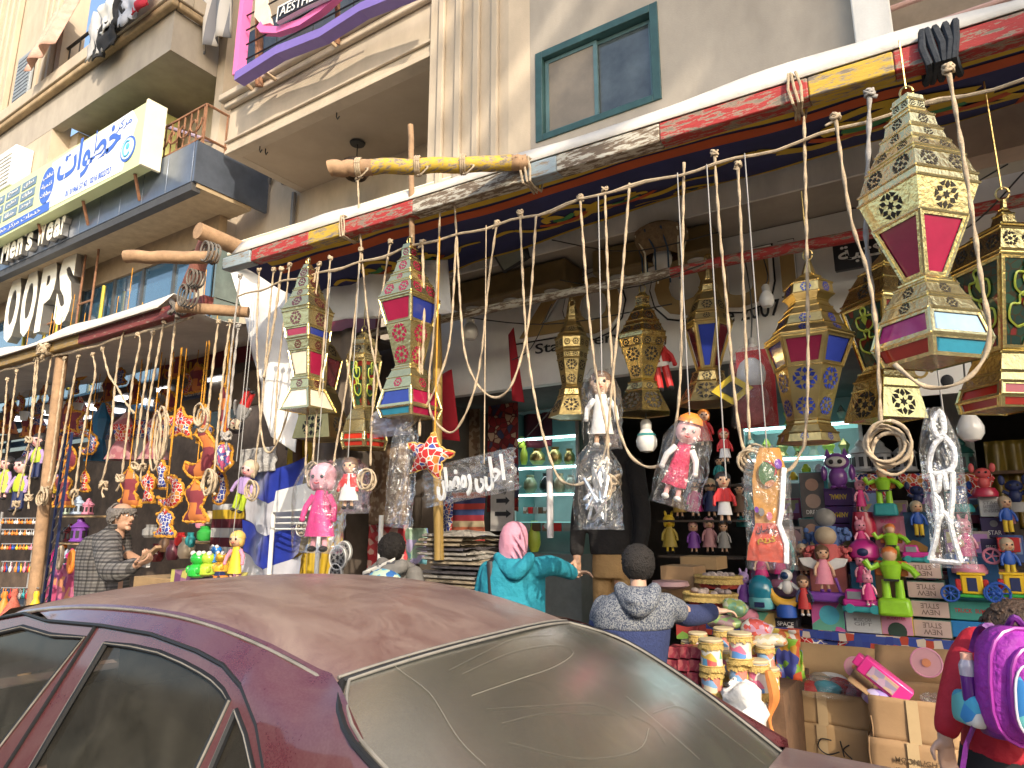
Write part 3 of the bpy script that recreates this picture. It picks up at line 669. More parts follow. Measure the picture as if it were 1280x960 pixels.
# cord line under the beam from which ropes hang
lz = lambda x: 3.585-.012*(x+2)
def line_pt(px):
    y = 300.0
    for _ in range(30):
        p = at(px, y, 3.3); y -= (lz(p.x)-p.z)/mpp(p)*.8
    return p
mb = MB(); xs_ = [-4.95+i*.1 for i in range(74)]
mb.tube([(x, 3.3+.006*sin(x*9), lz(x)-.02*abs(sin(x*2.2))+.01*sin(x*14)) for x in xs_], [.008+.006*max(0, sin(x*13))*(1 if sin(x*3.1) > 0 else .2) for x in xs_], 6)
solo(mb, "rope_line", ROPEM, "long twisted cord strung below the awning beam with many ropes hanging from it", "rope")
# poles
def pole(p0, p1, r, name, m, label, cat="pole", par=None, n=10, rough=.012, r1=None, grp=None):
    p0, p1 = V(p0), V(p1); N = 14; pts = [p0.lerp(p1, i/N)+V((noise.noise(V((i*.4, p0.x, 1)))*rough, 0, noise.noise(V((i*.4, p0.y, 5)))*rough)) for i in range(N+1)]
    r1 = r1 or r; mb = MB().tube(pts, [(r+(r1-r)*i/N)*(1+.06*noise.noise(V((i*.9, p0.z, 2)))) for i in range(N+1)], n)
    if par: return mb.build(name, m, par)
    return solo(mb, name, m, label, cat, grp)
yp = thing("yellow_pole", "yellow painted wooden pole with frayed bare end jutting out from the awning beam", "pole", (-3.05, 2.62, 3.87))
p0, p1 = V((-3.06, 2.60, 3.88)), V((-2.0, 3.24, 3.90)); pj = p0.lerp(p1, .22); pk = p0.lerp(p1, .93)
pole(p0, pj, .052, "bare_end", WOODN, "", par=yp); pole(pj, pk, .05, "painted_length", P_YEL, "", par=yp); pole(pk, p1, .05, "bare_tail", WOODN, "", par=yp)
for t_ in (.15, .45, .68):
    c = p0.lerp(p1, t_); mb = MB(); d = (p1-p0).normalized(); s_ = d.cross(Z).normalized()
    for k in range(3): mb.tube([c+d*(.012*k-.01)+(s_*cos(a*.6)+Z*sin(a*.6))*.06 for a in range(12)], .007, 5)
    mb.tube(spline([c+Z*-.06, c+V((.05,-.03,-.09)), c+V((.10,-.02,-.05)), c+V((.06,0,-.02))]), .006, 5); mb.build("string_tie", ROPEM, yp)
pole((at(513,156,3.22).x, 3.22, at(513,156,3.22).z), (at(517,420,3.42).x, 3.42, 2.9), .021, "thin_post", WOODN, "thin weathered upright stick standing behind the yellow pole")
pole(at(157, 321, 2.70), at(270, 322, 3.12), .055, "log", WOODN, "short bare log tied across the awning corner")
pole(at(262, 296, 3.2), at(236, 362, 3.25), .075, "slanted_post", M("faded_red_post", (.27,.10,.07), .7, var=.3), "thick faded red post end slanting below the log")
c = at(263, 297, 3.14); solo(MB().tube([c+V((0,-.12,.02)), c+V((0,.35,.0))], .075, 14), "log", WOODN, "round sawn log end pointing out above the slanted red post", "pole")
c = at(243, 385, 3.2); solo(MB().tube([c+V((-.1,-.1,0)), c+V((.35,.3,-.02))], .05, 12), "log", WOODN, "stubby log lashed below the slanted red post", "pole")
mb = MB()
for (px, py, s_) in ((268, 318, .11), (240, 372, .12), (250, 350, .09)):
    c = at(px, py, 3.12)
    for k in range(4): mb.tube([c+V((cos(a*.55+k)*s_*.8*(1-.1*k), -.03*k, sin(a*.55+k)*s_*.8))+V((0,noise.noise(V((a,k,px)))*.03,0)) for a in range(13)], .009, 5)
solo(mb, "rope_lashing", M("dirty_rope", (.16,.14,.12), .9, var=.5), "dirty rope lashed round the poles at the awning corner", "rope")
rp = thing("rear_pole", "long flaking grey and red pole carrying the rear row of lanterns", "pole", (-1, 4.4, 3.42))
pole((-4.7, 4.35, 3.44), (-1.5, 4.39, 3.445), .036, "grey_length", P_WHI, "", par=rp); pole((-1.5, 4.39, 3.445), (2.4, 4.45, 3.45), .038, "red_length", P_RED, "", par=rp)
pole(at(545, 330, 4.2), at(549, 700, 4.2), .04, "post", M("yellow_brown_post", (.30,.19,.05), .6, var=.3), "yellow brown post behind the red and blue panelled lantern")
pole(at(370, 335, 4.3), at(372, 640, 4.3), .045, "post", WOODD, "dark post behind the white hanging sheet")
lt = thing("truss_rail", "pale lattice rail lying along the top of the white canvas", "rail", at(300, 310, 4.9))
for (a, b) in (((280,309),(565,222)), ((285,318),(560,240))): lt_o = MB().tube([at(*a, 4.45), at(*b, 4.52)], .017, 6).build("rail", CREAM, lt)
for i in range(9): MB().tube([at(290+i*30, 306-i*9.2+1, 4.46), at(305+i*30, 311-i*8.8, 4.48)], .01, 5).build("lattice_bar", M("lattice_green", (.25,.29,.22), .6), lt)

# ================================================================== ropes
def twist_tube(mb, pts, r, per=8, mi=0):
    pts = [V(p) for p in pts]; L = [0]
    for i in range(1, len(pts)): L.append(L[-1]+(pts[i]-pts[i-1]).length)
    N = max(8, int(L[-1]/.022)); out = []; j = 0
    for i in range(N+1):
        s = L[-1]*i/N
        while j < len(L)-2 and L[j+1] < s: j += 1
        t_ = (s-L[j])/max(1e-6, L[j+1]-L[j]); out.append(pts[j].lerp(pts[j+1], t_))
    base = len(mb.v); ref = None; n = 8
    for i, p in enumerate(out):
        t_ = (out[min(i+1,N)]-out[max(i-1,0)]).normalized() if N else Z
        ref = t_.orthogonal().normalized() if ref is None else (ref-t_*ref.dot(t_)).normalized()
        b = t_.cross(ref); s = L[-1]*i/N
        for k in range(n):
            a = 2*pi*k/n; rr = r*(1+.30*cos(2*a-s*48)+.18*noise.noise(V((s*7,r*900,2))))
            mb.v.append(p+(ref*cos(a)+b*sin(a))*rr)
    for i in range(N):
        for k in range(n): a, c = base+i*n+k, base+i*n+(k+1) % n; mb.f.append((a,c,c+n,a+n)); mb.m.append(mi)
    mb.f.append(tuple(base+k for k in range(n))[::-1]); mb.f.append(tuple(base+N*n+k for k in range(n))); mb.m += [mi]*2
def knot(mb, c, r, k=.04, tail=.08, seed=0):
    rn = random.Random(seed)
    for i in range(4):
        a0, tl_ = rn.random()*6, rn.uniform(-1, 1)
        twist_tube(mb, [c+V((cos(a0+a)*k*rn.uniform(.7,1), sin(a0+a)*k*.6, (sin(a*1.3+tl_)*.7)*k)) for a in [j*.7 for j in range(8)]], r*.95)
    if tail: twist_tube(mb, [c, c+V((.02*rn.uniform(-1,1),0,-tail*.6)), c+V((.05*rn.uniform(-1,1),0,-tail))], r)
def coil(mb, c, r, Rr, n=4, seed=0, el=1.0):
    rn = random.Random(seed)
    for i in range(n):
        ry, rz, a0 = Rr*rn.uniform(.62,1.1), Rr*rn.uniform(.7,1.15)*el, rn.random()*6; off = V((rn.uniform(-.38,.38)*Rr, (i-n/2)*r*1.6, rn.uniform(-.35,.35)*Rr))
        tl_ = rn.uniform(-.5,.5)
        twist_tube(mb, [c+off+V((cos(a)*ry, sin(a)*tl_*Rr*.4, sin(a)*rz)) for a in [a0+j*.45 for j in range(15)]], r)
RG = "cotton ropes hanging from the awnings"
def rope(pts, label, Yp=3.3, r=.0070, m=None, kn=None, co=None, kr=.035, cr=.06, el=1, n=4, per=7, tail=.08):
    P_ = [at(a, b, Yp+.012*((i*7) % 3)) for i, (a, b) in enumerate(pts)]
    mb = MB(); twist_tube(mb, spline(P_, per), r)
    knot(mb, P_[0], r*.8, .022, .03, len(label))
    if kn: knot(mb, at(*kn, Yp), r, kr, tail, len(label)+int(kn[0]))
    if co: coil(mb, at(*co, Yp)-V((0,.02,0)), r*.95, cr, n, len(label)+int(co[0]), el)
    return solo(mb, "rope", m or ROPEM, label, "rope", RG, smooth=180)
rope([(447,222),(451,300),(460,400),(470,460),(487,522),(508,537),(532,508),(548,475),(563,420),(570,298)], "rope looping from the yellow pole's bare end down before the red and blue panelled lantern")
rope([(621,279),(611,350),(602,440),(592,490),(577,527),(563,541),(547,530),(537,510),(537,465),(542,420),(549,290),(551,236)], "rope loop whose low bend crosses the red pennant beside the star cushion")
rope([(513,222),(515,300),(519,380),(524,440),(525,545)], "straight rope falling across the middle of the red and blue panelled lantern")
rope([(528,303),(530,400),(527,470),(524,545)], "thin straight rope ending above the star cushion beside another straight rope", r=.009)
rope([(567,235),(571,300),(576,390),(582,445),(597,481),(618,497),(637,485),(652,445),(662,390),(670,270)], "rope loop hanging round the small red pennant of the pair")
rope([(451,312),(446,370),(441,420),(434,475),(427,520),(420,560),(415,590),(405,612),(392,610),(386,596)], "rope ending in a round coil over the pink bagged doll's head", co=(396,596), cr=.075)
rope([(324,337),(321,420),(324,500),(328,550),(336,566),(347,552),(360,515),(366,475),(381,400),(398,330)], "long rope loop crossing the carved lantern and the white sheet")
rope([(342,337),(336,400),(330,475),(326,525),(321,562),(317,598)], "rope with a round coil hanging before the blue and silver fabric", co=(317,611), cr=.065)
rope([(352,336),(343,400),(334,450),(330,472)], "short rope in front of the white sheet joining its neighbour", r=.010)
rope([(362,331),(355,400),(349,450),(346,487),(343,556)], "rope falling past the near edge of the carved lantern to the blue fabric")
rope([(399,330),(392,400),(389,480),(384,520),(382,585)], "rope down the middle of the carved lantern")
rope([(413,322),(407,400),(401,475),(395,525),(391,578)], "rope passing the outer corner of the carved lantern")
rope([(488,302),(479,360),(471,425),(465,525),(463,582)], "rope ending in a coil before the brown patterned carpet", co=(463,597), cr=.065)
rope([(650,266),(655,380),(660,442),(670,505),(682,555),(697,595),(715,606),(735,600),(752,577),(760,540),(765,480),(775,380),(787,229)], "long rope loop hanging before the lit glass cabinet and the clear bag")
rope([(725,247),(735,380),(745,467),(757,530),(760,555),(759,597)], "rope tied in a bow over the clear bag", co=(757,610), cr=.05, el=1.3, kn=(765,600), kr=.04)
rope([(756,236),(761,380),(767,480),(772,530),(785,565),(800,580),(817,584),(832,575),(842,550),(850,480),(852,380),(855,203)], "rope loop below the gold pierced lantern with the striped bulb")
rope([(893,191),(899,280),(910,397),(917,480),(927,553),(943,580),(963,590),(987,587),(1000,567),(1007,540),(1010,413),(1005,146)], "longest rope loop, crossing the blue hexagonal lantern and the wooden lantern board")
rope([(922,206),(926,280),(931,400),(934,480),(937,550)], "rope ending in a coil on top of the wooden lantern board", co=(941,574), cr=.065)
rope([(1044,146),(1063,270),(1083,335),(1094,400),(1099,480),(1101,535)], "rope ending in a thick coil under the green patterned lantern", co=(1106,560), cr=.075, n=5, Yp=3.0)
rope([(1087,116),(1085,200),(1082,280),(1087,340),(1098,430)], "grey shaded rope beside the largest lantern", r=.010, m=ROPEG, Yp=3.25)
rope([(1185,86),(1200,170),(1217,280),(1227,353),(1237,413),(1230,447),(1213,470),(1187,483),(1160,484),(1140,474),(1118,455)], "rope loop wrapped under the base of the largest lantern", Yp=2.75)
rope([(300,345),(290,430),(283,500),(276,545)], "thin grey rope by the near edge of the white sheet", r=.008, m=ROPEG, kn=(283,548))
LEFT = [([(9,474),(5,530),(0,580),(-6,640)], None, None, "rope at the far end of the stall's front beam"),
 ([(21,464),(14,520),(7,580),(-2,625)], None, None, "second rope from the far end of the stall beam"),
 ([(45,447),(41,500),(36,560),(28,595),(22,622)], (20,630), None, "rope tied in a big white knot over the keychain rack"),
 ([(48,447),(43,500),(37,550)], (36,550), None, "short doubled rope with a knot halfway beside the keychain rack's rope"),
 ([(65,441),(57,490),(47,555),(38,590),(36,620)], (36,622), None, "rope whose frayed end hangs above the keychain rack"),
 ([(81,448),(72,520),(63,590),(60,603)], (56,612), (57,622), "rope with a knot and a loop in front of the stall post"),
 ([(98,446),(84,520),(73,580),(64,612)], None, None, "rope running down to the looped knot on the stall post"),
 ([(116,443),(119,468),(110,510),(101,560),(94,612)], (93,616), None, "rope knotted beside the brown fabric lantern and shelf"),
 ([(128,436),(136,468),(147,485),(157,503),(168,517)], None, None, "rope slanting between two others across the shade lamps"),
 ([(155,412),(150,435),(144,480),(139,540),(133,580),(127,606),(134,612)], (129,606), None, "rope with a bare twisted end over the plaid jacket man"),
 ([(172,418),(175,428),(166,475),(160,530),(154,580),(152,596)], (150,598), None, "doubled rope with a knot above the brown and orange fabric lantern"),
 ([(191,416),(184,460),(177,510),(171,560),(168,580)], (169,582), None, "rope with tassel knot just left of the hourglass fabric lantern"),
 ([(205,402),(196,450),(187,500),(180,560),(178,582)], (177,584), None, "rope ending over the hourglass fabric lantern"),
 ([(222,381),(216,430),(209,500),(206,530)], None, (204,547), "rope bundled in a long hank above the crescent"),
 ([(273,402),(267,450),(261,505),(258,518)], None, (257,523), "rope with a small hank before the padded fabric lantern"),
 ([(288,402),(280,460),(273,530),(268,590)], (266,600), (266,604), "rope with a ring knot beside the large brown crescent"),
 ([(298,408),(291,470),(285,535)], (283,545), None, "grey rope with a loose knot near the red trousers doll")]
for i, (pts, kn, co, lab) in enumerate(LEFT):
    rope(pts, lab, Yp=3.28, r=.0095, kn=kn, co=co, kr=.05, cr=.08 if co and i != 13 else .10, el=1.2 if i != 13 else 2.4, m=ROPEG if i == 16 else None, tail=.12)

# ================================================================== lanterns
GOLD = M("embossed_brass", (.74, .59, .25), .22, metal=1, var=.12, sc=5, bmp=.30, bsc=46)
GOLDD = M("dull_brass", (.50, .37, .15), .36, metal=1, var=.25, sc=6, bmp=.30, bsc=46)
GOLDS = M("silvery_brass", (.80, .67, .34), .24, metal=.93, var=.12, sc=5, bmp=.34, bsc=46)
HOLE = M("pierced_hole", (.02, .014, .008), .8, var=0)
def gl(name, c): return M("pane_"+name, c, .12, var=.12, sc=14, coat=.6, bmp=.05)
CRI, BLP, ORP, SKY_, TEAL, MAG, MARO, RD = gl("crimson",(.30,.012,.05)), gl("blue",(.02,.035,.22)), gl("orange",(.75,.34,.16)), gl("sky",(.30,.45,.60)), gl("teal",(.03,.22,.32)), gl("magenta",(.34,.02,.16)), gl("maroon",(.10,.015,.02)), gl("red",(.42,.03,.015))
PALEW = gl("pale",(.70,.62,.48))
ARB = pal("arabesque_green", [(.015,.05,.03),(.02,.075,.04),(.20,.02,.015),(.01,.04,.03)], 22, .25, (.04,.03,.01), coat=.4)
VINE = M("vine_lime", (.42,.50,.06), .4, var=.1)
def rosette(mb, c, u, v, R_, n=6, kind=0):
    def kite(a, r0, r1, w_): return [c+u*(cos(a)*r0)+v*(sin(a)*r0), c+u*(cos(a+w_)*(r0+r1)/2)+v*(sin(a+w_)*(r0+r1)/2), c+u*(cos(a)*r1)+v*(sin(a)*r1), c+u*(cos(a-w_)*(r0+r1)/2)+v*(sin(a-w_)*(r0+r1)/2)]
    for i in range(n):
        a = 2*pi*i/n+pi/2; mb.add(kite(a, .40*R_, .98*R_, .30), [(0,1,2,3)])
        a += pi/n; mb.add([c+u*(cos(a-.3)*R_)+v*(sin(a-.3)*R_), c+u*(cos(a)*.62*R_)+v*(sin(a)*.62*R_), c+u*(cos(a+.3)*R_)+v*(sin(a+.3)*R_)], [(2,1,0)])
    st = []
    for i in range(2*n): a = pi*i/n+pi/2; q = (.36 if i % 2 == 0 else .17)*R_; st.append(c+u*(cos(a)*q)+v*(sin(a)*q))
    mb.add(st, [tuple(range(2*n))])
def lantern(label, cx, prof, Yp, n, rot, metal, cxb=None, hang=None, hole=None, grp="metal lanterns hanging for sale", name="metal_lantern"):
    """prof: list of (pixel y, half width px, kind of the band below it, [pane materials], rosettes per face)"""
    ys = [p[0] for p in prof]; ct, cb = at(cx, ys[0], Yp), at(cxb or cx, ys[-1], Yp); k0 = mpp(at(cx, (ys[0]+ys[-1])/2, Yp))
    fac = {4: 1.0, 6: 1.02, 8: 1.03}[n]
    def ctr(y): t_ = (y-ys[0])/(ys[-1]-ys[0]); return V((ct.x+(cb.x-ct.x)*t_, Yp, at(cx, y, Yp).z))
    T = thing(name, label, "lantern", cb, grp)
    rot = rot + math.atan2(CAM.y-Yp, CAM.x-ct.x)
    solid = MB(); frame = MB(); holes = MB(); panes = {}; vines = MB()
    for i in range(len(prof)-1):
        y0, h0, kd = prof[i][:3]; y1, h1 = prof[i+1][:2]; c0, c1 = ctr(y0), ctr(y1); r0, r1 = h0*k0*fac, h1*k0*fac
        q0 = [c0+V((cos(rot+2*pi*j/n), sin(rot+2*pi*j/n), 0))*r0 for j in range(n)]; q1 = [c1+V((cos(rot+2*pi*j/n), sin(rot+2*pi*j/n), 0))*r1 for j in range(n)]
        for j in range(n):
            a, b, c, d = q0[j], q0[(j+1) % n], q1[(j+1) % n], q1[j]      # top l, top r, bottom r, bottom l
            nn = (b-a).cross(d-a); mid = (a+b+c+d)/4
            if nn.dot(mid-(c0+c1)/2) < 0: nn = -nn
            if nn.length < 1e-9: continue
            nn.normalize(); up = ((a+b)/2-(c+d)/2); hh = up.length; up = up.normalized() if hh > 1e-6 else Z; u = up.cross(nn).normalized()
            if kd == 'p' and hh > .01:
                if solid.v: solid.build("metal_tier", metal, T, smooth=0); solid = MB()
                ins = .16; L0 = (a-b).length; f_ = min(.02, .2*max(L0, (c-d).length)); g_ = min(.018, hh*.18)
                def pt(s, t_): return (a.lerp(b, s)).lerp(d.lerp(c, s), t_)
                s0, s1 = f_/max(L0,.02), f_/max((c-d).length,.02); s0, s1 = min(s0,.3), min(s1,.3); t0, t1 = g_/hh, 1-g_/hh
                A1, B1, C1, D1 = pt(s0,t0), pt(1-s0,t0), pt(1-s1,t1), pt(s1,t1)
                frame.add([a,b,c,d,A1,B1,C1,D1], [(0,1,5,4),(1,2,6,5),(2,3,7,6),(3,0,4,7)] if (b-a).cross(d-a).dot(nn) < 0 else [(0,4,5,1),(1,5,6,2),(2,6,7,3),(3,7,4,0)])
                pm = prof[i][3][j % len(prof[i][3])]; e = -nn*.006
                panes.setdefault(j, []).append((pm, [A1+e, B1+e, C1+e, D1+e]))
                if pm is ARB:
                    mc = (A1+B1+C1+D1)/4; H = hh*.42
                    for s_ in (-1, 1):
                        for yy in (.55, -.25):
                            vines.tube(spline([mc+u*s_*x_*(L0*.30)+up*(y_+yy)*H for x_, y_ in ((0,-.38),(.55,-.2),(.6,.15),(.15,.2),(.2,.42),(0,.5))], 4), .0055, 4)
                    vines.add([mc+up*.9*H, mc+u*L0*.07+up*.62*H, mc+up*.4*H, mc-u*L0*.07+up*.62*H], [(0,1,2,3)])
            else:
                solid.add([a,b,c,d], [(0,1,2,3)] if (b-a).cross(d-a).dot(nn) > 0 else [(3,2,1,0)])
                if kd == 'c':
                    k = prof[i][3]; rows = prof[i][4] if len(prof[i]) > 4 else 1; wmid = ((a-b).length+(c-d).length)/2
                    for rr in range(rows):
                        t_ = (rr+.5)/rows; wl = (a.lerp(d,t_)-b.lerp(c,t_)).length
                        R_ = min(hh/rows*.44, wl/k*.40)
                        for s in range(k):
                            holes = MB(); rosette(holes, a.lerp(b,(s+.5)/k).lerp(d.lerp(c,(s+.5)/k), t_)+nn*.0022, u, up, R_, 6 if R_ > .025 else 5); holes.build("rosette", hole or HOLE, T, smooth=0)
        if prof[i][0] != ys[0]:                               # rolled rim between bands
            rm = r0*1.015
            frame.tube([c0+V((cos(rot+2*pi*j/n), sin(rot+2*pi*j/n), 0))*rm for j in range(n+1)], .006, 5)
        if kd == 'p':
            for j in range(n): frame.tube([q0[j], q1[j]], .007, 5)
    solid.add([ctr(ys[-1])+V((cos(rot+2*pi*j/n), sin(rot+2*pi*j/n), 0))*prof[-1][1]*k0*fac*.97+V((0,0,.004)) for j in range(n)], [tuple(range(n))[::-1]])
    if solid.v: solid.build("metal_tier", metal, T, smooth=0)
    if frame.v: frame.build("frame", metal, T, smooth=30)
    if vines.v: vines.build("vine_ornament", VINE, T)
    for j in panes:
        for pm, q in panes[j]: MB().add(q, [(0,1,2,3)]).build("pane", pm, T, smooth=0)
    top = ctr(ys[0]); k = prof[0][1]*k0
    mb = MB(); mb.tube([top+V((cos(a*.6)*.025, 0, .03+sin(a*.6)*.03)) for a in range(11)], .005, 5)
    if hang is not None: mb.tube([top+V((0,0,.05)), V((top.x, Yp, hang))], .004, 5)
    mb.build("hook", GOLDD, T); return T
LA = lantern("largest lantern, square silvery gold with crimson panes and a pink and sky blue flared base", 1134, [(124,17,'m'),(131,18,'c',2),(142,18,'m'),(152,27,'c',1),(168,30,'m'),(172,34,'c',1),(186,38,'m'),(189,41,'c',2),(204,50,'m'),(210,54,'c',2),(236,64,'m'),(247,65,'c',1),(283,51,'p',[CRI]),(354,22,'m'),(358,27,'m'),(364,33,'c',1),(381,42,'m'),(384,44,'c',1),(401,52,'p',[SKY_,MAG]),(434,62,'p',[TEAL,RD]),(458,52,'m')], 3.05, 4, radians(3), GOLDS, cxb=1166, hang=3.75)
LC = lantern("square brass lantern with red and lime arabesque panes, cut by the photo's edge", 1254, [(250,3,'m'),(262,4,'m'),(270,11,'m'),(283,14,'m'),(290,34,'m'),(300,50,'c',3),(328,56,'m'),(333,56,'p',[ARB]),(440,22,'m'),(446,31,'m'),(470,40,'m'),(483,44,'p',[RD]),(500,48,'p',[RD]),(514,44,'m')], 3.5, 4, radians(0), GOLD, hang=3.7)
LD = lantern("large dark brass lantern with royal blue panes and fretwork roundels", 1010, [(325,3,'m'),(345,9,'m'),(348,14,'m'),(358,27,'c',1),(372,29,'m'),(380,22,'m'),(388,27,'m'),(398,34,'c',1),(412,40,'c',1),(423,50,'m'),(427,50,'p',[BLP,CRI]),(462,38,'c',1,2),(527,24,'m'),(532,25,'m'),(543,33,'c',1),(554,36,'m')], 3.85, 6, radians(25), GOLDD, hang=3.55, hole=BLP)
LBn = lantern("square gold lantern with green night scene panes, tucked behind the largest lantern", 1106, [(318,6,'m'),(333,20,'m'),(340,30,'c',1),(356,40,'c',1),(378,50,'m'),(383,50,'p',[ARB]),(462,24,'m'),(466,29,'m'),(476,34,'m'),(488,36,'c',1),(526,46,'m')], 4.1, 4, radians(0), GOLD, hang=3.5)
LE = lantern("small brass lantern with scalloped maroon panes and a yellow lined skirt", 885, [(328,2,'m'),(350,6,'m'),(358,11,'m'),(366,12,'m'),(378,18,'c',1),(392,23,'m'),(396,25,'c',1),(405,29,'m'),(408,28,'p',[MARO,BLP]),(462,13,'m'),(466,18,'c',1),(479,22,'c',1),(506,37,'m')], 4.4, 6, radians(27), GOLDD, hang=3.5)
LF = lantern("all gold pierced lantern with star roundels, hanging above the white striped bulb", 803, [(366,4,'m'),(372,9,'c',1),(384,10,'m'),(392,16,'c',1),(404,22,'m'),(410,25,'c',2),(420,31,'m'),(427,32,'c',2),(437,28,'c',1,2),(476,15,'m'),(480,19,'c',1),(490,22,'c',1),(518,37,'m')], 4.4, 6, radians(0), GOLD, hang=3.5)
LG = lantern("slimmest all gold pierced lantern, nearest the lit cabinet", 715, [(384,6,'c',1),(397,8,'m'),(402,9,'m'),(410,13,'c',1),(418,17,'m'),(424,21,'c',2),(438,20,'m'),(442,19,'c',2),(450,18,'c',1,2),(483,12,'m'),(487,15,'c',1),(496,17,'c',1),(522,29,'m')], 4.4, 6, radians(28), GOLDD, hang=3.5)
LH = lantern("silvery lantern with red and blue panes in its body and base", 512, [(306,8,'m'),(312,10,'c',1),(322,10,'m'),(328,15,'c',1),(342,20,'m'),(346,23,'c',1),(355,28,'m'),(358,30,'c',2),(374,38,'m'),(377,38,'p',[BLP,CRI]),(407,29,'c',1,2),(459,17,'m'),(463,21,'m'),(474,27,'c',1),(488,32,'p',[CRI,BLP]),(511,39,'p',[CRI,TEAL]),(523,34,'m')], 3.3, 4, radians(2), GOLDS, hang=3.56, hole=CRI)
LI = lantern("carved pale gold lantern with star roundels and a white skirt with orange discs", 385, [(331,5,'m'),(337,8,'c',1),(349,13,'c',1),(362,16,'m'),(365,18,'c',1),(374,22,'c',1),(389,32,'m'),(393,31,'c',1),(412,28,'p',[BLP,CRI]),(425,26,'m'),(428,25,'c',1,1),(440,23,'p',[CRI,PALEW]),(472,17,'m'),(476,20,'c',1),(487,21,'p',[PALEW]),(514,34,'m')], 3.3, 4, radians(0), GOLDS, hang=3.58, hole=MARO)
LJ = lantern("brass lantern with lime arabesque panes and a red banded bell base", 455, [(416,3,'m'),(426,14,'m'),(434,17,'c',1),(447,23,'m'),(453,24,'p',[ARB]),(511,13,'m'),(514,17,'m'),(527,24,'m'),(543,29,'p',[RD]),(553,31,'p',[RD]),(561,28,'m')], 3.8, 6, radians(0), GOLDS, hang=3.5)
LK = lantern("dull brass lantern half hidden behind the carved pale lantern", 404, [(425,5,'m'),(432,14,'c',1),(448,24,'p',[MARO]),(486,15,'m'),(492,18,'m'),(520,29,'c',1),(550,37,'m')], 3.95, 4, radians(10), GOLDD, hang=3.5)
# wicker pendant, flood lamp, bulbs
def bulb(label, px, py, hpx, Yp, hang, striped=False):
    c = at(px, py, Yp); k = hpx*mpp(c); T = thing("light_bulb", label, "bulb", c-V((0,0,k*.5)), "bare bulbs on wires")
    MB().lathe([(.02*k,-.5*k),(.2*k,-.46*k),(.30*k,-.3*k),(.31*k,-.12*k),(.24*k,.06*k),(.15*k,.2*k)], 16, c).build("glass", M("bulb_glass", (.72,.70,.66), .15, var=.05, coat=.5), T)
    MB().lathe([(.16*k,.2*k),(.17*k,.4*k),(.10*k,.5*k)], 12, c).build("socket", M("bulb_socket", (.5,.48,.44) if striped else (.03,.03,.03), .5, var=.1), T)
    if striped: MB().lathe([(.245*k,.07*k),(.285*k,-.0*k)], 16, c, cap=False).build("stripe", M("bulb_stripe", (.05,.25,.25), .4, var=0), T)
    MB().tube(spline([c+V((0,0,.5*k)), c+V((.02,0,(hang-c.z)*.5)), V((c.x, Yp, hang))]), .005, 5).build("wire", BLACK, T)
bulb("white bulb with a teal stripe below the all gold star lantern", 808, 545, 42, 4.4, 3.4, True)
bulb("clear bulb hanging low beside the arabesque lantern at the photo's edge", 1212, 528, 48, 4.2, 3.45)
bulb("bulb hanging before the sign's brown letters near the year 2007", 958, 370, 30, 4.6, 3.5)
bulb("bulb with black socket above the red bagged plush", 940, 436, 28, 4.6, 3.5)
bulb("bulb in front of the grey sign board near the floodlight", 588, 410, 32, 4.6, 3.45)
bulb("small bulb in the dark doorway behind the rope loop", 618, 478, 28, 5.4, 2.95)
T = thing("wicker_pendant", "round wicker pendant with hanging blue tassels and a bulb", "lamp", at(827, 330, 4.6), None)
c = at(827, 305, 4.6); MB().lathe([(.13,-.11),(.20,.02),(.20,.09),(.14,.13)], 18, c, cap=False).build("wicker_shade", M("wicker", (.24,.16,.08), .8, var=.4, sc=30, bmp=.6), T)
for i in range(10): a = i*.63; MB().tube([c+V((cos(a)*.2, sin(a)*.2, .06)), c+V((cos(a+.3)*.15, sin(a+.3)*.15, -.1)), c+V((cos(a+.3)*.15, sin(a+.3)*.15, -.26))], .007, 5).build("tassel", M("tassel_blue", (.03,.07,.12), .8) if i % 3 else CREAM, T)
MB().ball(c-V((0,0,.12)), (.075,.075,.10), n=14).build("bulb", M("bulb_glass", (.72,.7,.66), .15), T); MB().tube([c, c+V((0,0,.5))], .006, 5).build("wire", BLACK, T)
T = thing("floodlight", "black floodlight with grey glass under the awning beside a light box", "lamp", at(640, 330, 4.55))
c = at(640, 318, 4.55); R3 = Matrix.Rotation(radians(35), 3, 'X') @ Matrix.Rotation(radians(-15), 3, 'Y')
MB().box(c, (.30, .09, .22), rot=R3).build("housing", BLACK, T, bevel=.015); MB().box(c+R3 @ V((0,-.048,0)), (.24,.004,.16), rot=R3).build("glass", M("flood_glass", (.22,.24,.2), .2), T)
MB().tube([c+V((-.13,.05,0)), c+V((-.1,.1,.2)), c+V((.1,.1,.2)), c+V((.13,.05,0))], .012, 5).build("bracket", BLACK, T)
mb = MB()
for (a, b) in (((560,393),(840,380)), ((690,300),(900,290)), ((700,350),(880,330)), ((1140,300),(1280,215)), ((1060,260),(1260,205)), ((570,600),(700,500)), ((640,450),(690,380))):
    p, q = at(*a, 4.5), at(*b, 4.3); mb.tube(spline([p, p.lerp(q,.5)-V((0,0,.12)), q]), .005, 4)
solo(mb, "cable", BLACK, "thin black electric wires sagging across under the awning", "cable")

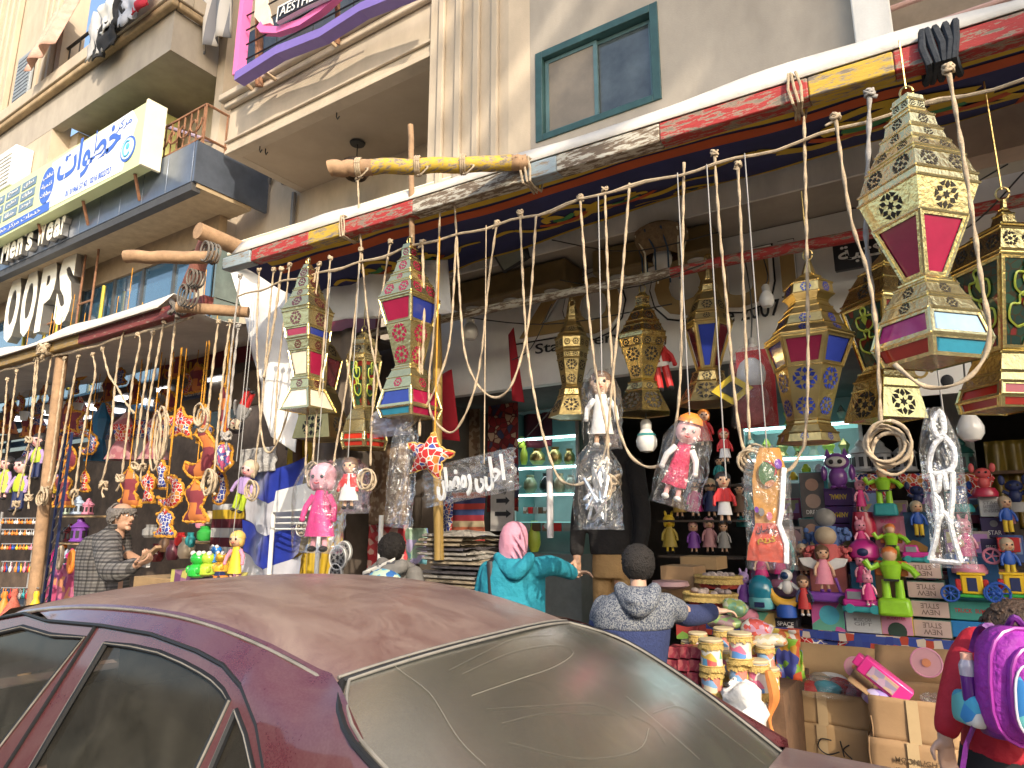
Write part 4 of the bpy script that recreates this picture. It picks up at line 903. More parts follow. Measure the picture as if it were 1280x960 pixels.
# ================================================================== shared small builders
def pillow(mb, outl, Yp, th, mi=0, step=None, lean=0.0):
    """stuffed shape from an outline in pixels, at depth Yp"""
    P_ = [at(a, b, Yp) for a, b in outl]; o2 = [(p.x, p.z) for p in P_]
    W_ = max(p[0] for p in o2)-min(p[0] for p in o2); H_ = max(p[1] for p in o2)-min(p[1] for p in o2)
    step = step or max(W_, H_)/9
    def dist(x, z):
        d = 9
        for i in range(len(o2)):
            a, b = V(o2[i]), V(o2[(i+1) % len(o2)]); q = geometry.intersect_point_line(V((x, z)), a, b); t_ = min(1, max(0, q[1])); d = min(d, (V((x, z))-(a+(b-a)*t_)).length)
        return d
    m_ = min(W_, H_)*.35
    for s_ in (-1, 1):
        i0 = len(mb.f); mb.cdt(o2, [], lambda x, z: V((x, Yp+s_*th*math.sqrt(min(1, dist(x, z)/m_)), z)), mi, step)
        if s_ > 0:
            for k in range(i0, len(mb.f)): mb.f[k] = mb.f[k][::-1]
    return P_
def sheet(fn, nu, nv, name, m, label, cat, group=None, solid=.008, **k):
    mb = MB().grid(fn, nu, nv); return solo(mb, name, m, label, cat, group, smooth=180, solid=solid, **k)
def hangsheet(x0, y0, x1, y1, Yp, name, m, label, cat, fold=.03, nf=4, group=None, slant=0):
    a, b, z0, z1 = rect(x0, y0, x1, y1, Yp); sd = len(label)
    return sheet(lambda u, v: V((a+(b-a)*u+slant*v, Yp+fold*sin(u*nf*pi*2+1.5*noise.noise(V((u*2,v*1.5,sd))))*(.3+.7*v)+.03*noise.noise(V((u*3,v*3,sd))), z1+(z0-z1)*v+.02*noise.noise(V((u*4,0,sd)))*v)), 40, 16, name, m, label, cat, group)
CLEAR = film("clear_film", gl=.3, amt=.035)
def bag(x0, y0, x1, y1, Yp, label, th=.06, name="plastic_bag", rot=0, sd=1, m=None, cat="bag", par=None, pinch=.62):
    a, b, z0, z1 = rect(x0, y0, x1, y1, Yp); cx, cz = (a+b)/2, (z0+z1)/2; W_, H_ = b-a, z1-z0
    R3 = Matrix.Rotation(radians(rot), 3, 'Y'); mb = MB()
    for s_ in (-1, 1):
        def fn(u, v):
            e = (4*u*(1-u))**.5*(4*v*(1-v))**.5
            n1 = noise.noise(V((u*5+sd, v*6, s_*3.1))); n2 = noise.noise(V((u*13, v*15+sd, s_*2)))
            pw = 1-pinch*max(0,(v-.72)/.28)**1.3+.10*pinch*max(0,(.12-v)/.12)
            p = V(((u-.5)*W_*pw*(1+.10*n1+.04*n2), s_*th*(.25+e)+.035*n1*e+.018*n2, (v-.5)*H_*(1+.02*n1)))
            return V((cx, Yp, cz))+R3 @ p
        i0 = len(mb.f); mb.grid(fn, 22, 26)
        if s_ > 0:
            for k in range(i0, len(mb.f)): mb.f[k] = mb.f[k][::-1]
    if par: return mb.build(name, m or CLEAR, par, smooth=60)
    return solo(mb, name, m or CLEAR, label, cat, None, smooth=60)
SKIN = M("skin_warm", (.52, .30, .20), .55, var=.08); DSKIN = M("doll_skin", (.62, .38, .24), .5, var=.06)
PSKIN = M("doll_pink_skin", (.75, .40, .38), .5, var=.06)
def col(name, c, rough=.55, **k): return M("c_"+name, c, rough, **k)
RED_, YEL_, LIME, PINK, HOT, PURP, BLUE_, NAV_, TEA_, WHI_, ORG_, GRN_ = (col("red",(.50,.02,.02)), col("yellow",(.72,.50,.03)), col("lime",(.42,.55,.03)), col("pink",(.72,.25,.35)), col("hotpink",(.65,.03,.22)), col("purple",(.19,.05,.34)),
    col("blue",(.02,.09,.42)), col("navyblue",(.015,.025,.10)), col("teal",(.03,.30,.32)), col("white",(.75,.73,.70)), col("orange",(.70,.22,.03)), col("green",(.04,.40,.06)))
DARKC, BROWNC, GREYC, LILAC, CYAN_, BEIGE = col("dark",(.02,.018,.02)), col("brown",(.12,.06,.03)), col("grey",(.28,.27,.26)), col("lilac",(.38,.26,.50)), col("cyan",(.10,.50,.60)), col("beige",(.50,.40,.28))
def doll(px, py, hpx, Yp, label, body, hair=DARKC, skin=DSKIN, legs=None, vest=None, tilt=0, group=None, name="doll", wide=1.0, hat=None, arms=None, flip=False, fur=False, cat="doll", ears=None, feet=None):
    """hanging or standing doll; (px,py) is its bottom centre, hpx its height"""
    b = at(px, py, Yp); H = hpx*mpp(b); T = thing(name, label, cat, b, group); R3 = Matrix.Rotation(radians(tilt), 3, 'Y') @ Matrix.Rotation(radians(22), 3, 'Z')
    if flip: R3 = R3 @ Matrix.Rotation(pi, 3, 'Y')
    o = b+V((0,0,H*.5)) if flip else b
    def P(x, y, z): return o+R3 @ V((x*H, y*H, (z-.5 if flip else z)*H))
    def sh(mb): return mb
    hr = .15; hz = .82
    mb = MB().ball(P(0,0,hz), (hr*H*.95, hr*H*.9, hr*H), M3=R3); mb.ball(P(0,-hr*.9,hz-.02), hr*H*.12, n=6, m=4); mb.build("head", skin, T)
    mb = MB().ball(P(0,.02,hz+.035), (hr*H*1.03, hr*H*.98, hr*H*.95), M3=R3); mb.ball(P(-.1,.01,hz-.04), (hr*H*.3,hr*H*.6,hr*H*.7), M3=R3); mb.ball(P(.1,.01,hz-.04), (hr*H*.3,hr*H*.6,hr*H*.7), M3=R3)
    if hair: mb.build("hair", hair, T)
    for s_ in (-1, 1): MB().ball(P(s_*.055,-.128,hz+.01), .022*H, n=6, m=5).build("eye", INK, T)
    MB().tube([P(-.03,-.14,hz-.06), P(0,-.145,hz-.07), P(.03,-.14,hz-.06)], .007*H, 4).build("mouth", RED_, T)
    w_ = wide
    prof = [(.20*w_,.17),(.19*w_,.20),(.15*w_,.40),(.11*w_,.58),(.07,.68)] if not legs else [(.11*w_,.36),(.13*w_,.42),(.12*w_,.55),(.06,.68)]
    mb = MB().lathe([(r*H, z*H) for r, z in prof], 16, o-(R3 @ V((0,0,.5*H)) if flip else V((0,0,0))), M3=R3, sy=.65)
    if fur:
        rn = random.Random(3)
        for i in range(len(mb.v)): mb.v[i] = mb.v[i]+V((rn.uniform(-1,1),rn.uniform(-1,1),rn.uniform(-1,1)))*.012*H
    mb.build("dress" if not legs else "shirt", body, T)
    for s_ in (-1, 1):
        MB().tube([P(s_*.09,0,.62), P(s_*.17,-.02,.5), P(s_*.19,-.06,.38)], [.04*H,.035*H,.03*H], 8).ball(P(s_*.19,-.06,.36), .035*H, n=8, m=6).build("arm", arms or (vest or body), T)
        MB().tube([P(s_*.06,0,.40 if legs else .2), P(s_*.07,0,.06)], [.055*H,.05*H] if legs else [.03*H,.03*H], 8).build("leg", legs or skin, T)
        MB().ball(P(s_*.07,-.03,.035), (.045*H,.07*H,.035*H), n=8, m=6, M3=R3).build("shoe", feet or DARKC, T)
    if vest: 
        for s_ in (-1, 1): MB().lathe([(.128*H,.42*H),(.115*H,.56*H),(.075*H,.67*H)], 5, o+R3 @ V((s_*.045*H, -.006*H,0)), M3=R3, sy=.7).build("vest_panel", vest, T)
    if hat: MB().lathe([(.15*H,0),(.13*H,.06*H),(.05*H,.12*H)], 14, P(0,0,hz+.10), M3=R3).build("hat", hat, T)
    if ears:
        for s_ in (-1, 1): MB().ball(P(s_*.08,0,hz+.19), (.035*H,.025*H,.09*H), M3=R3 @ Matrix.Rotation(s_*.2, 3, 'Y')).build("ear", ears, T)
    return T
def mini_lantern(px, py, hpx, Yp, c, label, group="small plastic lanterns"):
    b = at(px, py, Yp); H = hpx*mpp(b); T = thing("toy_lantern", label, "toy lantern", b, group)
    MB().lathe([(.34*H,0),(.36*H,.04*H),(.31*H,.08*H),(.30*H,.55*H),(.36*H,.58*H),(.30*H,.66*H),(.14*H,.80*H),(.14*H,.88*H),(.04*H,1.0*H)], 12, b).build("shell", c, T)
    for i in range(8):
        a = 2*pi*i/8+.1; d = V((cos(a), sin(a), 0)); mb = MB().box(b+d*.30*H+V((0,0,.30*H)), (.13*H,.03*H,.30*H), rot=Matrix.Rotation(a+pi/2, 3, 'Z')); mb.build("window_slot", DARKC, T, smooth=0)
    return T

# ================================================================== the stall beside it
q = thing("stall_awning", "lower white canvas awning of the neighbouring stall on a maroon and ochre beam", "awning", (-9, 3.3, 3.6))
def sbeam(x0, x1, m):
    MB().bb((x0, 3.24, 3.56), (x1, 3.34, 3.68)).build("beam_section", m, q, bevel=.01)
xm_ = at(104, 432, 3.3).x; sbeam(-16, xm_, P_OCH); sbeam(xm_, at(262, 380, 3.3).x, P_MAR)
mb = MB().grid(lambda u, v: V((-16+10.0*u, 3.18+v*2.0, 3.70+.22*v-.08*sin(pi*v)+.05*noise.noise(V((u*9,v*3,2)))+(.17+.09*noise.noise(V((u*8,0,4))))*max(0,1-abs(v-.10)/.14) if v > 0 else 3.66)), 60, 14); mb.build("canvas", CANV, q, smooth=180, solid=.006)
c = at(55, 437, 3.2); mb = MB(); knot(mb, c, .02, .08, .1, 5); mb.build("rope_lashing", ROPEM, q); mb = MB(); knot(mb, at(222, 385, 3.2), .02, .09, .1, 8); mb.build("rope_lashing", M("dirty_rope", (.16,.14,.12), .9, var=.5), q)
mb = MB(); mb.tube([(x*.1-15, 3.30+.01*sin(x), 3.53-.02*abs(sin(x*.23))) for x in range(0, 95)], .012, 5); solo(mb, "rope_line", ROPEM, "cord under the stall's maroon beam with knotted ropes tied along it", "rope")
for px in (222, 210):
    pass
ST = thing("toy_stall", "dark walk in stall with brown walls, crowded with fabric lanterns and toys", "stall", (-9, 6, 0))
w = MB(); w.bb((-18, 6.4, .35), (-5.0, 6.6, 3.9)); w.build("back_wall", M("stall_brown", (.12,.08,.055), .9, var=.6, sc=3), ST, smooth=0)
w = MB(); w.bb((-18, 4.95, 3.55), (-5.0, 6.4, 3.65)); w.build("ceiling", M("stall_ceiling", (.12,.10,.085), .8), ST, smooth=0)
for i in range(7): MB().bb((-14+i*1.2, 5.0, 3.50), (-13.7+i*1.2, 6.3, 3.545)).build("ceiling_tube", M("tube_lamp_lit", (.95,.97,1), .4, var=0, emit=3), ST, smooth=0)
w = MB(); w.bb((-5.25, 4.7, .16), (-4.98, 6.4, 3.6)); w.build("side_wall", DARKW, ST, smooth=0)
MB().bb((-18, 5.05, 3.15), (-9.3, 5.12, 3.25)).build("signal_beam", WOODD, ST)
q = thing("stall_sign", "dark red and beige fascia sign with yellow letters over the toy stall", "sign", (-7.2, 5.0, 3.3))
MB().bb((-9.2, 5.0, 3.62), (-5.0, 5.08, 4.15)).build("red_board", M("sign_dark_red", (.16,.015,.025), .5), q, smooth=0)
MB().bb((-9.2, 5.02, 3.12), (-5.0, 5.1, 3.6)).build("beige_board", M("sign_beige", (.30,.25,.19), .6, var=.2), q, smooth=0)
o = at(243, 462, 5.0); text(ar("هدايا"), M("letter_yellow", (.55,.38,.03), .5), o, X, Z, q, w=.55, h=.22, ext=.02, off=.01)
o = at(246, 489, 5.0); mb = MB().box(o, (.62, .03, .20)); mb.build("blue_plate", M("plate_blue", (.06,.10,.22), .4), q, bevel=.02); text("Camellia", LWH, o+V((0,-.02,0)), X, Z, q, w=.5, h=.12, ext=.006)
# posts
pole((at(52,690,3.35).x, 3.35, .16), (at(60,560,3.35).x, 3.36, 3.55), .06, "stall_post", WOODN, "weathered timber post of the stall beside the keychain rack")
tr = thing("trellis", "narrow dark lattice panel behind the stall post", "trellis", at(68, 760, 3.6))
p = at(66, 690, 3.6)
for s_ in (-.07, .07): MB().bb((p.x+s_-.015, 3.59, .16), (p.x+s_+.015, 3.61, 2.7)).build("stile", NAV_, tr, smooth=0)
for i in range(18): MB().tube([(p.x-.07, 3.6, .3+i*.13), (p.x+.07, 3.6, .43+i*.13)], .008, 4).build("lattice_bar", GREYC, tr, smooth=0)
# shelves with toy lanterns
for px0, px1, py, lab in ((74, 122, 645, "pale wooden shelf holding white and pink toy lanterns"), (70, 112, 678, "lower pale shelf holding dark bottles and a purple spool"), (205, 262, 676, "narrow shelf edge behind the blue and white fabric lantern")):
    a, b = at(px0, py, 4.9), at(px1, py, 4.9); solo(MB().bb((a.x, 4.88, a.z-.025), (b.x, 5.3, a.z)), "shelf", M("pale_wood", (.45,.30,.15), .6, var=.3), lab, "shelf", "stall shelves", bevel=.004)
for px, py, h, c, lab in ((85, 643, 19, col("pale_green",(.45,.52,.40)), "pale green toy lantern on the upper stall shelf"), (96, 643, 23, col("pale_blue",(.40,.48,.60)), "pale blue toy lantern on the upper stall shelf"), (109, 643, 20, PINK, "dusty pink toy lantern on the upper stall shelf"),
        (69, 706, 24, HOT, "hot pink toy lantern standing below the shelves"), (82, 707, 20, col("pale_blue",(.4,.48,.6)), "pale blue toy lantern between two pink ones"), (88, 707, 21, HOT, "hot pink toy lantern in a tight row"), (94, 708, 22, col("pale_blue2",(.5,.56,.66)), "white blue toy lantern nearest the plaid jacket"), (79, 690, 12, ORG_, "small orange pot behind the toy lanterns"),
        (98, 677, 30, PURP, "purple spool shaped lantern on the lower stall shelf"), (86, 677, 22, MARO, "dark maroon toy lantern on the lower stall shelf"), (79, 677, 18, DARKC, "black toy lantern on the lower stall shelf")):
    mini_lantern(px, py, h, 4.95, c, lab)
rn = random.Random(11)
PATCH = pal("patchwork_brown", [(.50,.14,.03),(.16,.02,.03),(.55,.17,.04),(.20,.03,.04)], 9, .9, rnd=.12)
PATCHR = pal("khayamiya_red", [(.50,.02,.02),(.48,.02,.02),(.04,.06,.26),(.52,.03,.025),(.50,.02,.02),(.55,.2,.04)], 24, .9, (.68,.62,.54))
PATCHB = pal("khayamiya_blue", [(.03,.05,.24),(.04,.06,.28),(.42,.03,.03),(.03,.05,.24)], 26, .9, (.70,.66,.58))
FRG = M("orange_fringe", (.66,.30,.03), .9, var=.4, sc=60, bmp=.8, bsc=200)
def crescent(x0, y0, x1, y1, a0=-60, open_=1):
    cx, cy, rx, ry = (x0+x1)/2, (y0+y1)/2, (x1-x0)/2, (y1-y0)/2; out = []
    for i in range(15): a = radians(a0-115+230*i/14); out.append((cx+rx*cos(a), cy+ry*sin(a)))
    for i in range(13): a = radians(a0+105-210*i/12); out.append((cx+rx*(.62*cos(a)-.38*cos(radians(a0))), cy+ry*(.62*sin(a)-.38*sin(radians(a0)))))
    return out
def lant_shape(x0, y0, x1, y1):
    return [(x0+(x1-x0)*a, y0+(y1-y0)*b) for a, b in ((.5,0),(.58,.08),(.68,.16),(.86,.26),(.90,.34),(.82,.50),(.72,.62),(.80,.74),(.96,.90),(.98,1),(.5,1),(.02,1),(.04,.90),(.20,.74),(.28,.62),(.18,.50),(.10,.34),(.14,.26),(.32,.16),(.42,.08))]
def star_shape(x0, y0, x1, y1, rot=0):
    cx, cy, r = (x0+x1)/2, (y0+y1)/2, max(x1-x0, y1-y0)/2
    return [(cx+(r if i % 2 == 0 else r*.52)*sin(pi*i/5+rot), cy-(r if i % 2 == 0 else r*.52)*cos(pi*i/5+rot)) for i in range(10)]
OG = "stuffed fabric Ramadan ornaments"
def ornament(outl, Yp, m, label, fr=FRG, th=.05, name="fabric_ornament", cord=3.45, frr=.016):
    P_ = [at(a, b, Yp) for a, b in outl]; c = sum(P_, V((0,0,0)))/len(P_); T = thing(name, label, "ornament", V((c.x, Yp, min(p.z for p in P_))), OG)
    mb = MB(); pillow(mb, outl, Yp, th); mb.build("stuffed_body", m, T, smooth=80)
    if fr:
        sp = []
        for i in range(len(P_)):
            a, b = P_[i], P_[(i+1) % len(P_)]; n = max(2, int((b-a).length/.02))
            sp += [a.lerp(b, k/n) for k in range(n)]
        sp.append(sp[0]); mb = MB(); mb.tube([p+V((RND.uniform(-.006,.006),RND.uniform(-.01,.01),RND.uniform(-.006,.006))) for p in sp], [frr*RND.uniform(.6,1.3) for _ in sp], 5); mb.build("fringe", fr, T)
    top = max(P_, key=lambda p: p.z); MB().tube([top, V((top.x, Yp, cord))], .006, 4).build("cord", FRG if fr else ROPEM, T); return T
ornament(crescent(226,536,270,598,25), 3.7, PATCH, "large brown and orange patchwork crescent in the middle of the stall")
ornament(lant_shape(229,598,261,652), 3.7, PATCH, "brown and orange patchwork lantern below the large crescent")
ornament(lant_shape(148,584,176,633), 3.75, PATCH, "brown patchwork lantern beside the plaid jacket man's head")
ornament(lant_shape(66,588,92,633), 3.9, PATCH, "brown patchwork lantern above the pale stall shelf")
ornament(crescent(66,556,96,590,20), 4.0, PATCH, "dim brown patchwork crescent over the shelf lantern ornament")
ornament(crescent(194,594,229,634,20), 3.7, PATCHR, "red and blue fringed crescent above the blue white ornament")
ornament(lant_shape(194,634,220,670), 3.7, PATCHB, "blue and white printed lantern shaped ornament hanging lowest")
ornament([(177,600),(183,594),(186,590),(189,594),(196,600),(193,608),(189,614),(193,628),(178,628),(182,614),(179,608)], 3.7, PATCHR, "hourglass red and blue ornament with a pointed top")
ornament(lant_shape(196,574,210,610), 3.75, PATCHB, "thin white and red ornament over the fringed crescent")
ornament(star_shape(210,508,242,552), 3.75, PATCHR, "red blue star ornament high in the stall")
ornament(lant_shape(246,504,264,553), 3.75, PATCH, "orange brown padded lantern above the large crescent")
ornament([(270,558),(280,554),(290,558),(290,580),(280,590),(270,580)], 3.7, pal("zigzag_cloth", [(.6,.1,.2),(.65,.62,.58),(.1,.1,.3)], 40, .9), "zigzag striped pad beside the loose knotted rope")
ornament(crescent(264,588,284,630,20), 3.9, PATCHB, "small blue and tan crescent behind the ring knot")
ornament(star_shape(70,500,100,545), 4.3, PATCH, "dim orange star in the depth of the stall")
ornament(crescent(96,540,122,568,20), 4.2, PATCHB, "dim fringed crescent under the blue glass lamp")
ornament(lant_shape(101,588,112,614), 4.0, PATCHR, "tiny red and white ornament over the pale blue toy lantern")
ornament([(277,488),(282,480),(286,500),(287,535),(280,550),(275,520)], 3.8, PATCH, "narrow orange ornament beside the red trousers doll")
# dim lamps deeper in the stall
def shade_lamp(px, py, w, h, Yp, m, label, m2=None):
    c = at(px, py, Yp); k = mpp(c); T = thing("fabric_lantern", label, "lantern", c-V((0,0,h*k/2)), "dim fabric lanterns in the stall")
    MB().lathe([(w*k*.5,-h*k*.5),(w*k*.46,-h*k*.44),(w*k*.22,-h*k*.12)], 6, c, rot0=-.9).build("skirt", m, T, smooth=20)
    MB().lathe([(w*k*.22,-h*k*.12),(w*k*.36,h*k*.22)], 6, c, rot0=-.9).build("body", m2 or m, T, smooth=20)
    MB().lathe([(w*k*.38,h*k*.22),(w*k*.2,h*k*.36),(w*k*.06,h*k*.5)], 6, c, rot0=-.9).build("cap", m, T, smooth=20)
    MB().tube([c+V((0,0,h*k*.5)), V((c.x, Yp, 3.5))], .006, 4).build("cord", BLACK, T)
PINKF = pal("pink_flower_cloth", [(.35,.16,.18),(.42,.24,.22),(.30,.10,.12)], 14, .9)
shade_lamp(155, 545, 38, 60, 4.4, PINKF, "pale flowered cone lantern behind crossing ropes", PATCHR); shade_lamp(196, 545, 38, 60, 4.4, PINKF, "pale flowered cone lantern nearer the rope hank", PATCHB)
shade_lamp(174, 540, 34, 64, 4.6, GREYC, "grey panelled cone lantern between two flowered ones", PATCHB); shade_lamp(125, 540, 28, 74, 4.4, gl("deep_blue",(.02,.12,.25)), "blue glass panel lantern with white seams"); shade_lamp(97, 520, 26, 50, 4.8, PATCHR, "brown printed lantern deep in the stall"); shade_lamp(45, 545, 26, 60, 4.8, PATCHB, "dark printed lantern near the keychain rack", PATCH); shade_lamp(78, 560, 24, 40, 4.9, PATCH, "maroon cone lantern behind the shelf ornament")
shade_lamp(12, 520, 24, 44, 4.9, PATCH, "dim brown lantern at the stall's far end")
for i, (px, py, lab) in enumerate(((62, 512, "white cup under the stall ceiling"), (78, 508, "second white cup hung beside a cup"), (97, 510, "striped cup hung under the stall ceiling"), (30, 520, "pale cup near the stall's end"), (64, 488, "white globe lamp under the stall ceiling"))):
    c = at(px, py, 4.5); solo(MB().lathe([(.045,-.07),(.07,.05),(.07,.07)], 12, c), "hanging_cup", WHI_, lab, "cup", "cups hung in the stall")
# girl dolls with lime skirts at the far end
for px, py, h, c, lab in ((20, 640, 70, LIME, "doll with lime skirt and dark legs over the keychain rack"), (42, 600, 60, LIME, "doll with lime skirt high behind a white rope"), (62, 625, 50, YEL_, "doll with yellow skirt beside the stall post"), (2, 625, 55, LIME, "doll with lime skirt cut by the photo's edge")):
    doll(px, py, h, 3.9, lab, c, skin=PSKIN, legs=NAV_ if h > 55 else None, arms=LILAC, group="hanging cloth dolls")
doll(296, 640, 68, 3.5, "lilac doll in lime trousers hanging beside the blue fabric", LILAC, hair=BEIGE, skin=PSKIN, legs=LIME, group="hanging cloth dolls", tilt=20)
doll(300, 545, 62, 3.6, "tumbling doll in red trousers by the white sheet", GREYC, hair=DARKC, skin=BEIGE, legs=RED_, flip=True, tilt=30, group="hanging cloth dolls")
doll(292, 728, 64, 3.4, "standing fair haired doll in a yellow skirt on the stall table", YEL_, hair=col("blond",(.65,.42,.12)), skin=DSKIN, arms=PINK, wide=.75)
# keychain rack
kr = thing("keychain_rack", "wire rack of small bright keychains at the stall's street corner", "rack", at(25, 770, 3.3))
for py in (648, 662, 680, 702, 735):
    a, b = at(2, py, 3.35), at(48, py, 3.35); MB().tube([a, b], .008, 5).build("rail", GREYC, kr)
a, b = at(3, 640, 3.38), at(48, 640, 3.38)
for p in (a, b): MB().tube([p, V((p.x, 3.38, .16))], .015, 6).build("upright", GREYC, kr)
kc = [WHI_, GREYC, ORG_, RED_, BLUE_, YEL_, PINK, BEIGE, TEA_]; proto = {}
for j, py in enumerate((648, 662, 680, 702, 735)):
    for i in range(15):
        p = at(4+i*3.0+rn.uniform(-1,1), py, 3.33+.02*(i % 3)); m = rn.choice(kc[:3] if j < 2 else kc[2:] if j < 3 else kc)
        key = (j > 2, m.name)
        if key not in proto:
            mb = MB(); h = .10 if j > 2 else .055; mb.tube([(0,0,0),(0,0,-h*.5)], .004, 4); mb.ball((0,0,-h*.8), (.024,.015,h*.35), n=8, m=6); ORG["kr0"] = V((0,0,0)); me_o = mb.build("keychain", m, kr); me_o.data.transform(Matrix.Translation(ORG[kr.name])); proto[key] = me_o; me_o.location = p-ORG[kr.name]
        else:
            c = proto[key].copy(); COL.objects.link(c); c.location = p-ORG[kr.name]
for px, py, w_, c, lab in ((14, 772, 30, M("coral_cloth",(.45,.12,.08),.9,var=.5,sc=30), "red fringed cone doll at the foot of the keychain rack"), (42, 770, 26, YEL_, "small yellow toy beside the red cone doll"), (3, 768, 24, ORG_, "orange toy at the photo's lower edge by the rack")):
    c0 = at(px, py, 3.2); k = mpp(c0); solo(MB().lathe([(w_*.5*k,0),(w_*.4*k,.15*w_*k),(w_*.12*k,.75*w_*k),(w_*.1*k,.85*w_*k),(w_*.14*k,1.0*w_*k),(.02,1.15*w_*k)], 14, c0), "cone_doll", c if px > 10 else ORG_, lab, "toy", "toys under the rack")
# table in the stall with cartons and toys
solo(MB().bb((-8.6, 4.25, .16), (-4.9, 5.2, .86)), "stall_table", CARD if 'CARD' in globals() else M("cardboard_dim", (.34,.22,.11), .9, var=.2), "low carton covered counter in the stall behind the car", "table")
a, b, z0, z1 = rect(213, 714, 292, 738, 4.1); solo(MB().bb((a, 4.1, .9), (b, 4.5, z1)), "patterned_box", pal("purple_floral", [(.16,.06,.14),(.30,.14,.22),(.5,.45,.12),(.22,.10,.2)], 9, .6), "purple flowered carton with yellow rounds on the stall counter", "box")
a, b, z0, z1 = rect(166, 722, 214, 746, 4.15); solo(MB().bb((a, 4.15, z0-.1), (b, 4.6, z1)), "carton", M("cardboard_dim", (.34,.22,.11), .9, var=.2), "brown carton on the stall counter beside the purple flowered one", "box", bevel=.006)
def frog(px, py, hpx, Yp, m, label):
    b = at(px, py, Yp); H = hpx*mpp(b); T = thing("animal_bottle", label, "toy", b, "glossy animal bottles")
    MB().lathe([(.26*H,0),(.36*H,.08*H),(.38*H,.3*H),(.28*H,.48*H),(.2*H,.52*H)], 14, b).build("body", m, T); MB().ball(b+V((0,0,.72*H)), (.34*H,.3*H,.26*H)).build("head", m, T)
    for s_ in (-1, 1): MB().ball(b+V((s_*.2*H,-.12*H,.92*H)), .11*H, n=8, m=6).build("eye", WHI_, T); MB().ball(b+V((s_*.32*H,-.18*H,.3*H)), (.08*H,.12*H,.16*H), n=8, m=6).build("arm", m, T)
frog(246, 722, 32, 4.0, M("gloss_green", (.03,.42,.05), .2, var=.05, coat=.5), "bright green frog shaped bottle on the stall counter"); frog(259, 720, 30, 4.05, M("gloss_lime", (.40,.55,.05), .2, var=.05, coat=.5), "lime animal bottle beside the bright green one"); frog(269, 704, 22, 4.1, M("gloss_blue", (.03,.2,.6), .2, var=.05, coat=.5), "blue animal bottle behind the lime one"); frog(276, 716, 26, 4.0, M("gloss_yellow", (.65,.36,.03), .2, var=.05, coat=.5), "orange yellow animal bottle next to the yellow skirt doll")
def toy_car(px, py, wpx, Yp, m, label):
    b = at(px, py, Yp); k = wpx*mpp(b); T = thing("toy_car", label, "toy car", b)
    MB().box(b+V((0,0,.17*k)), (k,.5*k,.22*k)).build("body", m, T, bevel=.12*k); MB().box(b+V((0,0,.36*k)), (.5*k,.42*k,.22*k), top=.7).build("cabin", NAV_, T, bevel=.03*k)
    for s_ in (-1, 1):
        for t_ in (-1, 1): MB().lathe([(.13*k,-.05*k),(.13*k,.05*k)], 14, b+V((s_*.3*k,t_*.25*k,.13*k)), M3=Matrix.Rotation(pi/2,3,'X')).build("wheel", DARKC, T, smooth=30)
toy_car(274, 726, 24, 3.95, ORG_, "orange and blue toy car on the stall counter"); toy_car(286, 731, 14, 3.9, TEA_, "small teal toy car by the yellow skirt doll")
for px, py, w_, h, c, lab in ((215,700,16,24,M("jar_maroon",(.16,.04,.06),.4),"dark maroon jar in the stall"),(232,698,20,26,BEIGE,"beige jar behind the green bottle"),(195,702,18,22,MARO,"dark red jar behind the phone the man holds"),(225,682,14,16,RED_,"red ball shaped jar under the shelf"),(237,684,12,18,TEA_,"small teal jar under the shelf"),(205,690,14,20,BROWNC,"brown jar beside the beige one"),(188,672,20,16,GREYC,"grey basket on the stall's rear shelf"),(250,660,12,14,PINK,"pink pot on the shelf edge"),(262,655,12,16,BEIGE,"tan house pot on the shelf edge"),(240,655,10,14,BLUE_,"blue trinket on the shelf edge"),(255,676,18,18,GRN_,"green bowl beside the blue bottle")):
    c0 = at(px, py, 4.7); k = mpp(c0); solo(MB().lathe([(.36*w_*k,0),(.5*w_*k,.2*h*k),(.5*w_*k,.6*h*k),(.3*w_*k,.8*h*k),(.34*w_*k,h*k)], 14, c0), "jar", c, lab, "jar", "jars and pots in the stall")
for px, py, rx, ry, m, lab in ((75, 697, 5, 13, BEIGE, "pale oval carved mirror frame in the stall"), (89, 722-20, 6, 13, ORG_, "orange oval carved mirror frame beside the pale one")):
    c = at(px, py, 3.9); k = mpp(c); mb = MB(); mb.tube([c+V((cos(a*.35)*rx*k, 0, sin(a*.35)*ry*k)) for a in range(19)], .022, 7); T = solo(mb, "oval_frame", m, lab, "frame")
hangsheet(58, 705, 98, 770, 4.0, "patterned_cloth", pal("pink_purple_cloth", [(.35,.05,.12),(.45,.12,.2),(.2,.05,.15),(.5,.2,.1)], 10, .9), "pink patterned cloth under the oval frames", "cloth")
hangsheet(262, 630, 302, 730, 4.6, "striped_blanket", bands("red_yellow_stripes", [(.45,.44,.42),(.10,.012,.02),(.55,.36,.02),(.45,.44,.42),(.10,.012,.02)], 2, .5), "grey, yellow and dark red striped blanket deep in the stall", "blanket")

